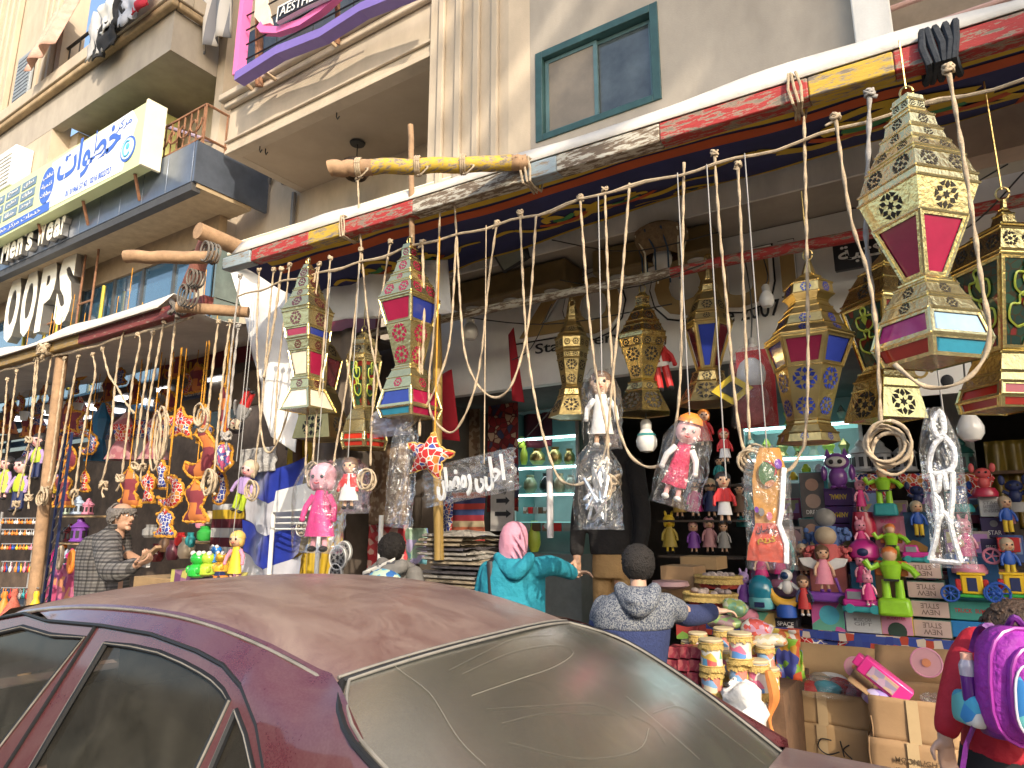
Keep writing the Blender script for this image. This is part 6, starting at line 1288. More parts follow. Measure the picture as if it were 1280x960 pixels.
def bunny_car(px, py, wpx, Yp, label, m1, m2):
    b = at(px, py, Yp); k = wpx*mpp(b); T = thing("toy_car", label, "toy car", b, "pink toy cars on the counter")
    MB().box(b+V((0,0,.08*k)), (k,.5*k,.16*k)).build("chassis", m2, T, bevel=.05*k); MB().box(b+V((0,0,.24*k)), (.96*k,.46*k,.20*k)).build("body", m1, T, bevel=.06*k); MB().box(b+V((-.18*k,0,.44*k)), (.50*k,.42*k,.30*k), top=.85).build("cab", m1, T, bevel=.05*k); MB().box(b+V((-.18*k,-.205*k,.44*k)), (.34*k,.03*k,.2*k)).build("window", M("toy_window",(.25,.27,.3),.15), T, bevel=.01*k)
    for s_ in (-.3,.3): MB().lathe([(.12*k,-.03*k),(.12*k,.03*k)], 14, b+V((s_*k,-.25*k,.1*k)), M3=Matrix.Rotation(pi/2,3,'X')).build("wheel", m2, T, smooth=30)
    return T
MGT = M("gloss_magenta", (.55,.03,.26), .35, var=.05, coat=.3); bunny_car(1080,765,46,5.68,"magenta bunny car with turquoise rim on the white box",MGT,TEA_); bunny(1088,757,40,5.62,"pink bunny riding in the magenta car",LPK,HOT,None); bunny_car(1148,702,34,5.84,"magenta van toy on top of the pale pink box stack",MGT,TEA_); bunny_car(1110,702,30,6.1,"mauve van toy behind the upper green robot",PINK,TEA_)
b = at(1081, 700, 6.05); k = mpp(b); solo(MB().lathe([(13*k,0),(17*k,4*k),(17*k,16*k),(12*k,22*k),(6*k,26*k)], 18, b).ball(b+V((0,-14*k,10*k)),(7*k,5*k,6*k),1), "spinning_toy", [MGT, NAV_], "round magenta and turquoise spinning toy in the middle of the counter", "toy")
def robot(px, py, hpx, Yp, label, base, tilt=0):
    b = at(px, py, Yp); H = hpx*mpp(b); T = thing("robot_toy", label, "toy robot", b, "green robot figures"); G1 = M("robot_lime",(.30,.62,.03),.35,var=.06,coat=.3); G2 = M("robot_orange",(.62,.17,.03),.4)
    MB().box(b+V((0,0,.13*H)), (.46*H,.30*H,.26*H), top=.9).build("base", base, T, bevel=.05*H)
    for s_ in (-1, 1):
        MB().tube([b+V((s_*.09*H,0,.26*H)), b+V((s_*.09*H,0,.52*H))], [.065*H,.055*H], 10).build("leg", G1, T); MB().tube([b+V((s_*.15*H,0,.74*H)), b+V((s_*.27*H,-.03*H,.68*H)), b+V((s_*.34*H,-.05*H,.80*H if s_ < 0 else .58*H))], [.05*H,.05*H,.055*H], 8).build("arm", G1, T)
    MB().lathe([(.10*H,.50*H),(.13*H,.62*H),(.16*H,.74*H),(.08*H,.80*H)], 14, b, sy=.7).build("torso", G1, T); MB().box(b+V((0,.07*H,.68*H)), (.44*H,.06*H,.22*H)).build("wing_pack", G2, T, bevel=.02*H); MB().box(b+V((0,-.075*H,.52*H)), (.2*H,.1*H,.03*H)).build("belt", DARKC, T)
    MB().ball(b+V((0,0,.88*H)), (.10*H,.09*H,.11*H)).build("head", DSKIN, T); MB().ball(b+V((0,.02*H,.92*H)), (.11*H,.10*H,.09*H)).build("helmet", G2, T); return T
robot(1120,770,84,5.66,"large lime robot with arm raised on a lime base above the scooter box",M("robot_lime",(.30,.62,.03),.35)); robot(1118,712,56,5.95,"lime robot standing just behind the large one",M("robot_lime",(.30,.62,.03),.35)); robot(1108,645,60,6.25,"lime robot on a turquoise base beside the grey cloth swag",TEA_)
# owl
b = at(1049, 611, 6.44); k = mpp(b); T = thing("owl_toy", "glossy purple owl figure on top of the purple cartons", "toy figure", b); OW = M("owl_purple",(.22,.07,.34),.3,var=.08,coat=.4)
MB().ball(b+V((0,0,14*k)), (11*k,9*k,14*k)).build("body", OW, T); MB().ball(b+V((0,0,34*k)), (15*k,11*k,11*k)).build("head", OW, T); MB().ball(b+V((0,-8*k,33*k)), (12*k,4*k,7*k)).build("face", WHI_, T)
for s_ in (-1, 1): MB().ball(b+V((s_*5*k,-11.5*k,33*k)), 3*k, n=8, m=6).build("eye", INK, T); MB().lathe([(4*k,0),(1*k,9*k)], 8, b+V((s_*10*k,0,41*k))).build("ear", OW, T); MB().ball(b+V((s_*16*k,2*k,20*k)), (4*k,6*k,10*k)).build("wing", OW, T); MB().ball(b+V((s_*6*k,-4*k,2*k)), (4*k,6*k,2.5*k), n=8, m=6).build("foot", OW, T)
# big eared creatures kept plain
def creature(px, py, hpx, Yp, label, m, base):
    b = at(px, py, Yp); H = hpx*mpp(b); T = thing("creature_toy", label, "toy figure", b, "round eared creature figures")
    base_disc(T, b, .33*H, .26*H, base); MB().ball(b+V((0,0,.42*H)), (.16*H,.13*H,.19*H)).build("body", m, T); MB().ball(b+V((0,0,.70*H)), (.21*H,.17*H,.16*H)).build("head", m, T)
    for s_ in (-1, 1): MB().ball(b+V((s_*.26*H,0,.86*H)), (.08*H,.05*H,.14*H)).build("ear", m, T); MB().ball(b+V((s_*.08*H,-.15*H,.72*H)), .035*H, n=8, m=6).build("eye", INK, T); MB().tube([b+V((s_*.13*H,0,.48*H)), b+V((s_*.26*H,-.06*H,.56*H))], .05*H, 8).build("arm", m, T)
creature(1232,621,42,6.42,"coral red round eared creature figure on the white printed box",M("creature_coral",(.62,.10,.10),.45,var=.06),M("gloss_red",(.45,.02,.06),.35)); creature(1149,640,38,6.5,"dark blue creature figure left of the silver outline",NAV_,DARKC); creature(1204,640,38,6.5,"dark blue creature figure by the coral one",BLUE_,TEA_); creature(1272,640,46,6.45,"dark blue creature figure before the gold curtain",NAV_,GREYC)
# carriages and drivers
def carriage(px, py, wpx, Yp, label):
    b = at(px, py, Yp); k = wpx*mpp(b); T = thing("toy_carriage", label, "toy carriage", b, "yellow toy carriages"); 
    MB().box(b+V((0,0,.12*k)), (.62*k,.26*k,.07*k)).build("chassis", GRN_, T, bevel=.02*k); MB().box(b+V((0,0,.36*k)), (.40*k,.24*k,.40*k)).build("cabin", M("carriage_yellow",(.75,.48,.02),.35,var=.06), T, bevel=.03*k); MB().box(b+V((0,-.125*k,.36*k)), (.18*k,.012*k,.28*k)).build("door", NAV_, T, bevel=.01*k); MB().box(b+V((0,0,.58*k)), (.52*k,.28*k,.05*k)).build("roof", M("carriage_yellow",(.75,.48,.02),.35), T, bevel=.015*k)
    for s_ in (-1, 1): MB().box(b+V((s_*.25*k,0,.34*k)), (.10*k,.22*k,.24*k)).build("red_panel", RED_, T, bevel=.02*k)
    for s_, r in ((-.42,.16),(.44,.21)):
        c = b+V((s_*k,-.17*k,r*k)); w_ = MB().tube([c+V((cos(a*.4)*r*k,0,sin(a*.4)*r*k)) for a in range(17)], .025*k, 6).ball(c, .05*k, n=8, m=6).build("wheel", BLUE_, T)
        for i in range(8): MB().tube([c, c+V((cos(i*pi/4)*r*k,0,sin(i*pi/4)*r*k))], .014*k, 5).build("spoke", BLUE_, w_)
carriage(1218,752,58,5.74,"yellow and red toy carriage with blue wheels on the teal carton"); carriage(1272,752,58,5.74,"yellow toy carriage cut by the photo's edge behind the girl's head")
for px, py, h, Yp, lab in ((1207,722,50,6.0,"blue shirted round headed figure with yellow trousers behind the carriage"),(1265,725,52,5.9,"blue shirted figure in yellow trousers above the second carriage"),(1150,672,46,6.3,"blue shirted figure partly behind the silver outline"),(1262,668,48,6.35,"blue shirted figure over a red box near the photo's edge"),(1112,690,34,6.3,"small blue figure before the dusty pink box")):
    doll(px, py, h, Yp, lab, BLUE_, hair=BEIGE, skin=DSKIN, legs=YEL_, arms=BLUE_, group="blue shirted figures", name="boy_toy", cat="toy figure")
boxi(1247,672,1275,690,6.3,"red box toy under the blue shirted figure",RED_,None,.15)
c = at(1240, 695, 5.95); k = mpp(c); mb = MB(); mb.tube([c+V((cos(a*.4)*9*k,0,sin(a*.4)*9*k)) for a in range(17)], 1.6*k, 6)
for i in range(5): mb.tube([c, c+V((cos(i*pi/2.5)*9*k,0,sin(i*pi/2.5)*9*k))], .9*k, 5)
solo(mb, "spoked_disc", PINK, "pink spoked toy wheel between bunny scooter and figures", "wheel")
def pom(px, py, Yp, label, m, m2):
    b = at(px, py, Yp); k = mpp(b); T = thing("bear_toy", label, "toy", b, "pompom bears"); MB().lathe([(14*k,0),(15*k,10*k),(12*k,24*k)], 14, b).build("body", m2, T); MB().ball(b+V((0,0,34*k)), (13*k,10*k,12*k)).build("head", m, T)
    for s_ in (-1, 1):
        mb = MB(); rr = random.Random(int(px)+s_)
        for i in range(16): mb.ball(b+V((s_*19*k+rr.uniform(-8,8)*k, rr.uniform(-5,5)*k, 12*k+rr.uniform(-8,8)*k)), 3.4*k, n=6, m=4)
        mb.build("pompom", m2 if s_ else m, T)
pom(1034,682,6.1,"grey bear with blue pompoms above the salmon box",GREYC,M("pom_blue",(.10,.18,.42),.8)); pom(1035,705,5.98,"tan bear with coral pompoms in front of the salmon box",BEIGE,M("pom_coral",(.55,.12,.12),.8))
T = doll(1007,770,50,5.66,"doll in a red printed shift standing by the black space box",RED_,hair=BROWNC,arms=NAV_,feet=WHI_,wide=.85); T2 = doll(1005,720,40,6.0,"brown haired doll in the shade beside the angel doll",BROWNC,hair=BEIGE)
c = at(975, 700, 6.0); k = mpp(c); solo(MB().tube(spline([c+V((p*k,0,r*k)) for p, r in ((-6,-18),(10,-16),(16,0),(12,22),(-4,30),(-8,28))]), 2.2*k, 8).lathe([(10*k,-6*k),(11*k,20*k),(7*k,30*k)], 14, c-V((4*k,0,10*k)), 1), "toy_kettle", [TEA_, PINK], "turquoise handled pink toy jug behind the clear bag of the lantern board", "toy")
# lanterns and swag behind the counter
for px, lab in ((1078, "white jar lantern on the top shelf nearest the glass cabinet"), (1103, "white jar lantern in the middle of the top shelf"), (1133, "white jar lantern beside the silver outline")): mini_lantern(px, 590, 40, 6.9, M("jar_white",(.42,.42,.43),.5), lab, "white jar lanterns")
mini_lantern(1204, 592, 44, 6.9, M("jar_green",(.02,.10,.08),.5), "dark green fretwork jar lantern on the top shelf", "white jar lanterns")
solo(MB().bb((at(1068,594,6.8).x, 6.8, at(1068,594,6.8).z-.03), (2.2, 7.2, at(1068,594,6.8).z-.004)), "shelf", WOODD, "dark top shelf carrying the white jar lanterns", "shelf")
for a0, b0, lab in ((1066,1118,"first pointed khayamiya swag under the top shelf"),(1118,1170,"second pointed khayamiya swag under the top shelf"),(1190,1240,"khayamiya swag beside the coral creature")):
    P_ = [at(p, r, 6.75) for p, r in ((a0,592),(b0,592),(b0+3,600),((a0+b0)/2+8,640),(a0+6,600))]; mb = MB(); mb.cdt([(p.x,p.z) for p in P_][::-1], [], lambda x, z: V((x, 6.75+.03*sin(x*25), z)), 0, .05); solo(mb, "khayamiya_swag", PATCHR, lab, "cloth", "khayamiya swags", smooth=180)
hangsheet(1236, 550, 1300, 660, 6.9, "gold_curtain", M("gold_satin",(.20,.13,.02),.35,var=.3), "dark gold satin curtain at the photo's edge behind the counter", "curtain", .05, 3)
hangsheet(1180, 480, 1215, 590, 7.3, "tile_panel", M("wall_tiles",(.35,.33,.3),.3), "pale tiled panel behind the silver outline", "panel", 0, 1)
o = at(1150, 470, 4.9); q = thing("poster", "small white poster with gold lettering seen under the largest lantern", "poster", o); MB().box(o, (.55,.02,.26)).build("sheet", LWH, q, smooth=0); text("DISO", M("gold_ink",(.45,.3,.08),.4), o+V((-.08,-.013,.03)), X, Z, q, w=.26, h=.10, ext=.003, off=.01); MB().ball(o+V((.14,-.012,-.05)), (.035,.004,.04)).build("portrait", INK, q)
# ================================================================== glass cabinets
LITE = M("fluorescent_strip", (.88,1.0,1.0), .5, var=0, emit=7); GEDGE = M("glowing_glass_edge", (.25,.55,.52), .15, var=0, emit=.35); CABB = M("cabinet_back", (.26,.29,.29), .5, var=.15)  # GEDGE: strip light on the shelf glass put in as its own glow
def cabinet(x0, y0, x1, y1, Yp, dep, shelves, label, lights):
    a, b, z0, z1 = rect(x0, y0, x1, y1, Yp); T = thing("glass_cabinet", label, "cabinet", ((a+b)/2, Yp, z0))
    MB().bb((a, Yp+dep, z0), (b, Yp+dep+.03, z1)).build("back_panel", CABB, T, smooth=0); MB().bb((a-.02, Yp, .35), (b+.02, Yp+dep, z0)).build("plinth", M("cabinet_plinth",(.18,.2,.2),.5), T, smooth=0)
    for x in (a, b): MB().bb((x-.015, Yp, z0), (x+.015, Yp+.03, z1)).build("corner_post", M("aluminium",(.55,.57,.57),.35,metal=.5,var=.1), T, smooth=0); MB().bb((x-.004, Yp+.03, z0), (x+.004, Yp+dep, z1)).build("side_glass", M("cab_side",(.12,.2,.2),.1,var=0), T, smooth=0)
    for i, py in enumerate(shelves):
        z = at((x0+x1)/2, py, Yp).z; MB().bb((a+.016, Yp+.002, z-.012), (b-.016, Yp+dep-.001, z)).build("glass_shelf", GEDGE, T, smooth=0)
        if i in lights: MB().bb((a+.03, Yp+.01, z-.03), (b-.03, Yp+.03, z-.0135)).build("light_strip", LITE, T, smooth=0)
    MB().bb((a-.015, Yp, z1), (b+.015, Yp+dep, z1+.04)).build("top", M("aluminium",(.55,.57,.57),.35), T, smooth=0); return T
cabinet(642,512,722,692,6.4,.45,(545,582,616,652),"lit glass cabinet with pots between red carpet and black clad man",(0,1,2)); cabinet(926,430,1073,604,6.95,.5,(487,530,570),"large lit glass cabinet full of small brass lanterns behind the blue lantern",(0,1,2))
for px, py, w_, h, m, lab in ((663,616,18,22,M("pot_green",(.22,.26,.16),.3),"olive pot on the lit cabinet's middle shelf"),(684,616,20,24,M("pot_black",(.02,.03,.035),.2),"black round pot on the middle shelf"),(700,616,16,24,M("pot_tan",(.30,.26,.17),.3),"tan pot beside the black one"),(714,616,16,22,M("pot_pale",(.38,.42,.36),.3),"pale pot by the clear bag"),
        (672,581,20,20,GOLDD,"brass drum pot on the upper shelf"),(694,581,18,22,GOLDD,"second brass pot on the upper shelf"),(712,581,14,20,GOLDD,"third brass pot on the upper shelf"),(655,581,10,24,VINE,"lime glass jar at the upper shelf's end"),(652,560,9,14,VINE,"lime glass jar on the highest shelf"),(668,690,16,38,VINE,"gilded green pagoda ornament beneath the lower shelf")):
    c0 = at(px, py, 6.5); k = mpp(c0); solo(MB().lathe([(.3*w_*k,0),(.5*w_*k,.25*h*k),(.46*w_*k,.6*h*k),(.25*w_*k,.85*h*k),(.3*w_*k,h*k)], 16, c0), "pot", m, lab, "pot", "pots in the lit cabinet")
rr = random.Random(5); pc = [pal("card_prints",[(.45,.1,.1),(.5,.5,.5),(.2,.15,.1),(.35,.3,.3)],14,.4), RED_, GREYC, BROWNC]
for i in range(11):
    px = 654+i*6.2 if i < 6 else 652+(i-6)*13; a, b, z0, z1 = rect(px, 634 if i < 6 else 653-0, px+5 if i < 6 else px+10, 642 if i < 6 else 664, 6.45); mb = MB().bb((a,6.45,z0),(b,6.47,z1)); solo(mb, "card_box", pc[i % 4], "small picture card in the lit cabinet, %s of the %s row" % (("first","second","third","fourth","fifth","last")[i if i < 6 else i-6], "upper" if i < 6 else "lower"), "card", "picture cards in the cabinet")
k = 0
for (py, n, x0_, x1_) in ((487,5,935,1062),(530,6,932,1064),(570,7,930,1066)):
    for i in range(n):
        px = x0_+(x1_-x0_)*(i+.5)/n; c0 = at(px, py, 7.1); kk = mpp(c0); h = rr.uniform(18,26)*kk; w_ = rr.uniform(5,8)*kk
        solo(MB().lathe([(w_,0),(w_*.8,.1*h),(w_*.55,.3*h),(w_,.62*h),(w_*.6,.8*h),(w_*.1,h)], 6, c0), "small_lantern", (GOLDD, GOLD, M("pot_pale",(.38,.42,.36),.3), VINE)[(i+k) % 4], "small brass lantern on the %s shelf of the large lit cabinet, %s along" % (("highest","middle","lowest")[k], ("first","second","third","fourth","fifth","sixth","seventh")[i]), "lantern", "small lanterns in the large cabinet", smooth=20)
    k += 1
for px, py, c, lab in ((1008,590,LIME,"small lime trinket below the cabinet shelf"),(1024,590,WHI_,"small white trinket below the cabinet shelf"),(992,600,YEL_,"small yellow trinket by the doll box")):
    c0 = at(px, py, 6.6); kk = mpp(c0); solo(MB().lathe([(5*kk,0),(6*kk,4*kk),(2*kk,10*kk)], 10, c0), "trinket", c, lab, "trinket")
p = at(687, 585, 5.3); solo(MB().tube([p, p-V((0,0,.62))], .03, 10), "tube_lamp", M("tube_white",(.75,.72,.74),.3,var=.1), "upright pale tube lamp hanging before the lit cabinet", "lamp")
q = thing("arrow_sign", "grey board with black arrows beside the lit cabinet", "sign", at(628, 645, 5.6)); o = at(628, 628, 5.6); kk = mpp(o); MB().box(o, (34*kk,.02,70*kk)).build("board", M("arrow_board",(.33,.31,.29),.6), q, smooth=0)
for dz, w_ in ((14,12),(2,20),(-14,24)): MB().prism([(-w_*.5*kk,-2.5*kk),(w_*.2*kk,-2.5*kk),(w_*.2*kk,-5*kk),(w_*.5*kk,0),(w_*.2*kk,5*kk),(w_*.2*kk,2.5*kk),(-w_*.5*kk,2.5*kk)], o+V((2*kk,-.013,dz*kk)), X, Z, .004).build("arrow", INK, q, smooth=0)
# shelf of dim dolls
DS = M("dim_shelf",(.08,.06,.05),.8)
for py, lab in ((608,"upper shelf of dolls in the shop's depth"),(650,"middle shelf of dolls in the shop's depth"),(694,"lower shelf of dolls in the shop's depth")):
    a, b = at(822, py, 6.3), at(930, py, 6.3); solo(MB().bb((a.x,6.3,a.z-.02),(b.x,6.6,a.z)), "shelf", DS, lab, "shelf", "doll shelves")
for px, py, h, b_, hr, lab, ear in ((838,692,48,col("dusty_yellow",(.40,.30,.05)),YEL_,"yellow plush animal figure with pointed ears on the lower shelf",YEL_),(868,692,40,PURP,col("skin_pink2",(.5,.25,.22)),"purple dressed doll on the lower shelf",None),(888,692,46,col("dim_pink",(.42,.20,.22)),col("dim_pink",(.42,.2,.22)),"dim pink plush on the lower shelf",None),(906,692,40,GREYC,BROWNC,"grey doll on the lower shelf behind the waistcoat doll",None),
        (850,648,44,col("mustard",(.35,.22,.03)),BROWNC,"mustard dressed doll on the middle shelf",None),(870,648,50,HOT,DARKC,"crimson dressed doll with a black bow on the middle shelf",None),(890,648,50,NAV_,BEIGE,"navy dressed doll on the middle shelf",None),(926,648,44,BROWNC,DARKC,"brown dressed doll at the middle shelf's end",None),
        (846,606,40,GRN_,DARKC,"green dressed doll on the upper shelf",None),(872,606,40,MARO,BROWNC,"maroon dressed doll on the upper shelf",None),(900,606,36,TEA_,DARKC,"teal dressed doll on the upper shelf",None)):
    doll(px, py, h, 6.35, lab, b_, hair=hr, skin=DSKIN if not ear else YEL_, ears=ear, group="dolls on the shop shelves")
# ================================================================== goods in front of the counter
def carton(x0, y0, x1, y1, Yp, dep, label, m=CARD, openT=False, yaw=0, marks=None):
    a, b, z0, z1 = rect(x0, y0, x1, y1, Yp); T = thing("carton", label, "carton", ((a+b)/2, Yp, z0), "large cardboard cartons"); t_ = .008
    def P(x, y, z): return V((x+.012*noise.noise(V((x*7,z*7,1))), y+.015*noise.noise(V((x*6,y*5,z*6))), z+.008*noise.noise(V((x*8,1,y*8)))))
    mb = MB()
    for f in ((lambda u, v: P(a+(b-a)*u, Yp, z0+(z1-z0)*v)), (lambda u, v: P(a, Yp+dep*(1-u), z0+(z1-z0)*v)), (lambda u, v: P(b, Yp+dep*u, z0+(z1-z0)*v)), (lambda u, v: P(b-(b-a)*u, Yp+dep, z0+(z1-z0)*v))): mb.grid(f, 10, 8)
    mb.build("walls", m, T, smooth=30, solid=t_)
    MB().bb((a+.01, Yp+.01, z0+.002), (b-.01, Yp+dep-.01, z0+.012)).build("bottom", m, T, smooth=0)
    if openT:
        for f in ((lambda u, v: P(a+(b-a)*u, Yp+dep+.10*v, z1+.20*v)), (lambda u, v: P(a-.10*v, Yp+dep*u, z1+.08*v))): MB().grid(f, 8, 3).build("flap", m, T, smooth=60, solid=t_)
    else: MB().grid(lambda u, v: P(a+(b-a)*u, Yp+dep*v, z1), 6, 6).build("lid", m, T, smooth=30)
    MB().bb(((a+b)/2-.03, Yp-.013, z0), ((a+b)/2+.03, Yp-.010, z1)).build("tape", TAPE, T, smooth=0); return T, a, b, z0, z1
C1, a1, b1, c1, d1 = carton(974,866,1086,906,5.0,.55,"upper open carton full of wrapped toys, beside the drums",CARD,True); C2, a2, b2, c2, d2 = carton(974,906,1088,962,4.99,.56,"lower carton with a scrawled mark under the open carton of wrapped toys",CARD)
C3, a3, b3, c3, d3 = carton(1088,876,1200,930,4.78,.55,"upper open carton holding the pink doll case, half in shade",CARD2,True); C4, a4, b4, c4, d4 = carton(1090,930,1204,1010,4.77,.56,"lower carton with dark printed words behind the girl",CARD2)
o = V((a2+(b2-a2)*.66, 4.96, c2+(d2-c2)*.55)); kk = mpp(o); mb = MB(); mb.tube(spline([o+V((p*kk,0,r*kk)) for p, r in ((-6,8),(-18,8),(-22,-2),(-12,-9),(2,-4))]), .004, 4); mb.tube(spline([o+V((p*kk,0,r*kk)) for p, r in ((4,9),(6,-2),(7,-9))]), .004, 4); mb.tube(spline([o+V((p*kk,0,r*kk)) for p, r in ((14,6),(7,-1),(16,-10))]), .004, 4); mb.build("scrawl", INK, C2)
o = V((a4+(b4-a4)*.62, 4.752, c4+(d4-c4)*.72)); text("MOONLIGHT 404", M("print_brown",(.10,.06,.03),.8), o, X, Z, C4, w=.30, h=.03, ext=.002, off=.008); text("ITEM        NO", M("print_brown",(.10,.06,.03),.8), o-V((.02,0,.055)), X, Z, C4, w=.26, h=.026, ext=.002, off=.008)
rr = random.Random(8)
for i, (m, dx, nm) in enumerate(((RED_,.30,"red wrapped toy bundle in the open carton"),(pal("red_lace",[(.5,.04,.03),(.6,.15,.1),(.4,.02,.03)],30,.6),.66,"red netted toy bundle in the open carton"),(WHI_,.20,"white wrapped toy bundle in the open carton"),(CYAN_,.52,"pale blue wrapped toy in the open carton"),(PINK,.80,"pink wrapped toy at the carton's edge"),(BEIGE,.42,"beige wrapped toy in the open carton"))):
    c = V((a1+(b1-a1)*dx, 5.14+.1*(i % 3), d1-.02+.02*(i % 2))); mb = MB(); mb.ball(c, (.085,.07,.055), n=14, m=9)
    for j in range(len(mb.v)): mb.v[j] = mb.v[j]+V((noise.noise(mb.v[j]*14),noise.noise(mb.v[j]*14+V((5,0,0))),noise.noise(mb.v[j]*14+V((0,7,0)))))*.02
    solo(mb, "wrapped_toy", m, nm, "toy", "wrapped toys in the open carton", smooth=50)
bag(990, 846, 1070, 872, 5.05, "clear film over the toys in the open carton", .12, sd=14)
def disc(px, py, r, Yp, label):
    c = at(px, py, Yp); k = mpp(c); T = thing("round_fan", label, "fan", c, "round pink fans"); R_ = Matrix.Rotation(pi/2,3,'X')
    MB().lathe([(r*k,-.006),(r*k,.006)], 30, c, M3=R_).build("disc", M("fan_pink",(.62,.33,.36),.5,var=.1), T, smooth=30); MB().lathe([(r*.3*k,0),(r*.3*k,.004)], 9, c+V((0,-.011,0)), M3=R_).build("flower", M("fan_orange",(.65,.25,.12),.5), T, smooth=0); mb = MB(); mb.tube([c+V((cos(a*.3)*r*k,-.004,sin(a*.3)*r*k)) for a in range(22)], .006, 5); mb.build("rim", M("fan_rim",(.7,.3,.42),.4), T)
    return T
disc(1069,834,12,5.35,"pink round fan hanging beside the pink doll case"); disc(1158,828,17,5.2,"larger pink round fan hanging above the shaded carton")
q = thing("doll_case", "hot pink plastic doll case tilted on the shaded carton", "case", at(1108, 868, 4.9)); c = at(1106, 850, 4.9); R3 = Matrix.Rotation(radians(38),3,'Y'); kk = mpp(c)
MB().box(c, (62*kk,.10,22*kk), rot=R3).build("case", M("case_pink",(.70,.04,.26),.3,var=.05,coat=.3), q, bevel=.01); MB().box(c+R3 @ V((-2*kk,-.054,0)), (34*kk,.01,14*kk), rot=R3).build("window", pal("case_picture",[(.5,.35,.25),(.45,.3,.4),(.3,.25,.35)],20,.2), q, smooth=0); MB().box(c+R3 @ V((-34*kk,0,0)), (10*kk,.08,14*kk), rot=R3).build("handle", M("case_pink",(.7,.04,.26),.3), q, bevel=.006)
c = at(1096, 872, 4.88); solo(MB().ball(c, (.085,.06,.05)), "lilac_toy", pal("lilac_print",[(.3,.22,.5),(.45,.4,.6),(.1,.1,.25)],20,.5), "lilac wrapped toy under the pink doll case", "toy"); bag(1150, 868, 1190, 882, 4.9, "clear bag of small goods in the shaded carton", .08, sd=15); c = at(1038, 850, 5.4); solo(MB().ball(c, (.12,.08,.05)), "white_bag", WHI_, "small white bag lying behind the open carton", "bag")
# drums
STRAW = M("straw_fringe", (.55,.38,.12), .9, var=.4, sc=50, bmp=.8, bsc=150); DHEAD = M("drum_skin", (.55,.45,.28), .6, var=.12)
PRN = [pal("drum_print_a",[(.65,.62,.55),(.55,.1,.1),(.1,.3,.5),(.6,.4,.08),(.15,.4,.2)],22,.4), pal("drum_print_b",[(.6,.55,.5),(.1,.25,.55),(.6,.15,.25),(.65,.5,.3)],22,.4), pal("drum_print_c",[(.6,.2,.15),(.65,.55,.4),(.2,.35,.55),(.6,.45,.1)],22,.4)]
def drum(px, py, wpx, hpx, Yp, label, pm):
    t_ = at(px, py, Yp); k = mpp(t_); r = wpx*k*.5; h = hpx*k; b = t_-V((0,0,h)); T = thing("hand_drum", label, "drum", b, "small straw trimmed drums")
    MB().lathe([(r*.86,0),(r*.84,h*.2),(r*.88,h*.8),(r*.9,h*.93)], 20, b).build("shell", pm, T); MB().lathe([(r*.92,h*.9),(r*.98,h*.96),(r*.9,h*1.0),(r*.2,h*1.01)], 20, b).build("skin", DHEAD, T)
    for zz in (.86, .06):
        mb = MB(); n = 26
        for i in range(n):
            a = 2*pi*i/n; d = V((cos(a), sin(a), 0)); p = b+d*r*.93+V((0,0,h*zz)); L = h*RND.uniform(.16,.26); u_ = V((-sin(a), cos(a), 0))*r*.13
            mb.add([p-u_, p+u_, p+u_*.8+d*r*.1-V((0,0,L)), p-u_*.8+d*r*.1-V((0,0,L*.9))], [(0,1,2,3)])
        mb.tube([b+V((cos(a*.35),sin(a*.35),0))*r*.95+V((0,0,h*zz)) for a in range(19)], r*.07, 5); mb.build("straw_fringe", STRAW, T, smooth=0)
for px, py, w_, h, Yp, pm, lab in ((888,798,31,33,4.3,0,"straw trimmed drum topping the stack nearest the boy"),(889,834,30,30,4.31,2,"second drum down in the stack nearest the boy"),(890,866,28,28,4.32,1,"third drum down in the stack nearest the boy"),(892,896,28,40,4.33,0,"bottom drum of the stack nearest the boy"),
        (924,790,31,32,4.35,1,"drum with blue and red print topping the middle stack"),(922,824,28,34,4.36,2,"pinkish drum below the blue and red printed one"),(924,860,30,40,4.37,0,"drum low in the middle stack beside the white sack"),(946,824,30,40,4.4,1,"blue printed drum tied at the white sack"),(904,784,26,30,4.6,2,"rear drum behind the two front stacks"),(872,790,24,30,4.55,0,"rear drum half hidden beside the boy's sleeve")):
    drum(px, py, w_, h, Yp, lab, PRN[pm])
for px, py, w_, h, Yp, pm, lab in ((956,806,24,26,4.6,2,'small drum behind the blue printed one'),(962,834,24,30,4.55,0,'small drum leaning out under the party banner'),(905,812,24,26,4.55,1,'blue printed drum wedged between the two front stacks'),(904,840,24,28,4.5,0,'straw trimmed drum low between the two front stacks'),(862,800,22,26,4.6,2,'orange red drum behind the red foil boxes'),(940,800,22,26,4.65,0,'cream drum at the back of the middle stack')):
    drum(px, py, w_, h, Yp, lab, PRN[pm])
c = at(934, 906, 4.25); kk = mpp(c); mb = MB(); mb.ball(c+V((0,0,10*kk)), (27*kk,.14,42*kk), n=20, m=14)
for j in range(len(mb.v)): mb.v[j] = mb.v[j]+V((noise.noise(mb.v[j]*7),noise.noise(mb.v[j]*7+V((5,0,0))),noise.noise(mb.v[j]*9+V((0,7,0)))))*.075+V((noise.noise(mb.v[j]*22),0,noise.noise(mb.v[j]*22+V((3,0,0)))))*.035
solo(mb, "plastic_sack", M("sack_white",(.72,.70,.68),.6,var=.15,sc=6,bmp=.5,bsc=12), "crumpled white plastic sack under the drums", "sack", smooth=180)
mb = MB().tube(spline([at(p, r, 4.3) for p, r in ((960,838),(968,870),(962,900),(972,930))]), [.02+.012*sin(i*.35) for i in range(19)], 8); solo(mb, "orange_scarf", M("scarf_orange",(.65,.22,.05),.7,var=.3), "orange scarf hanging from the white sack", "scarf")
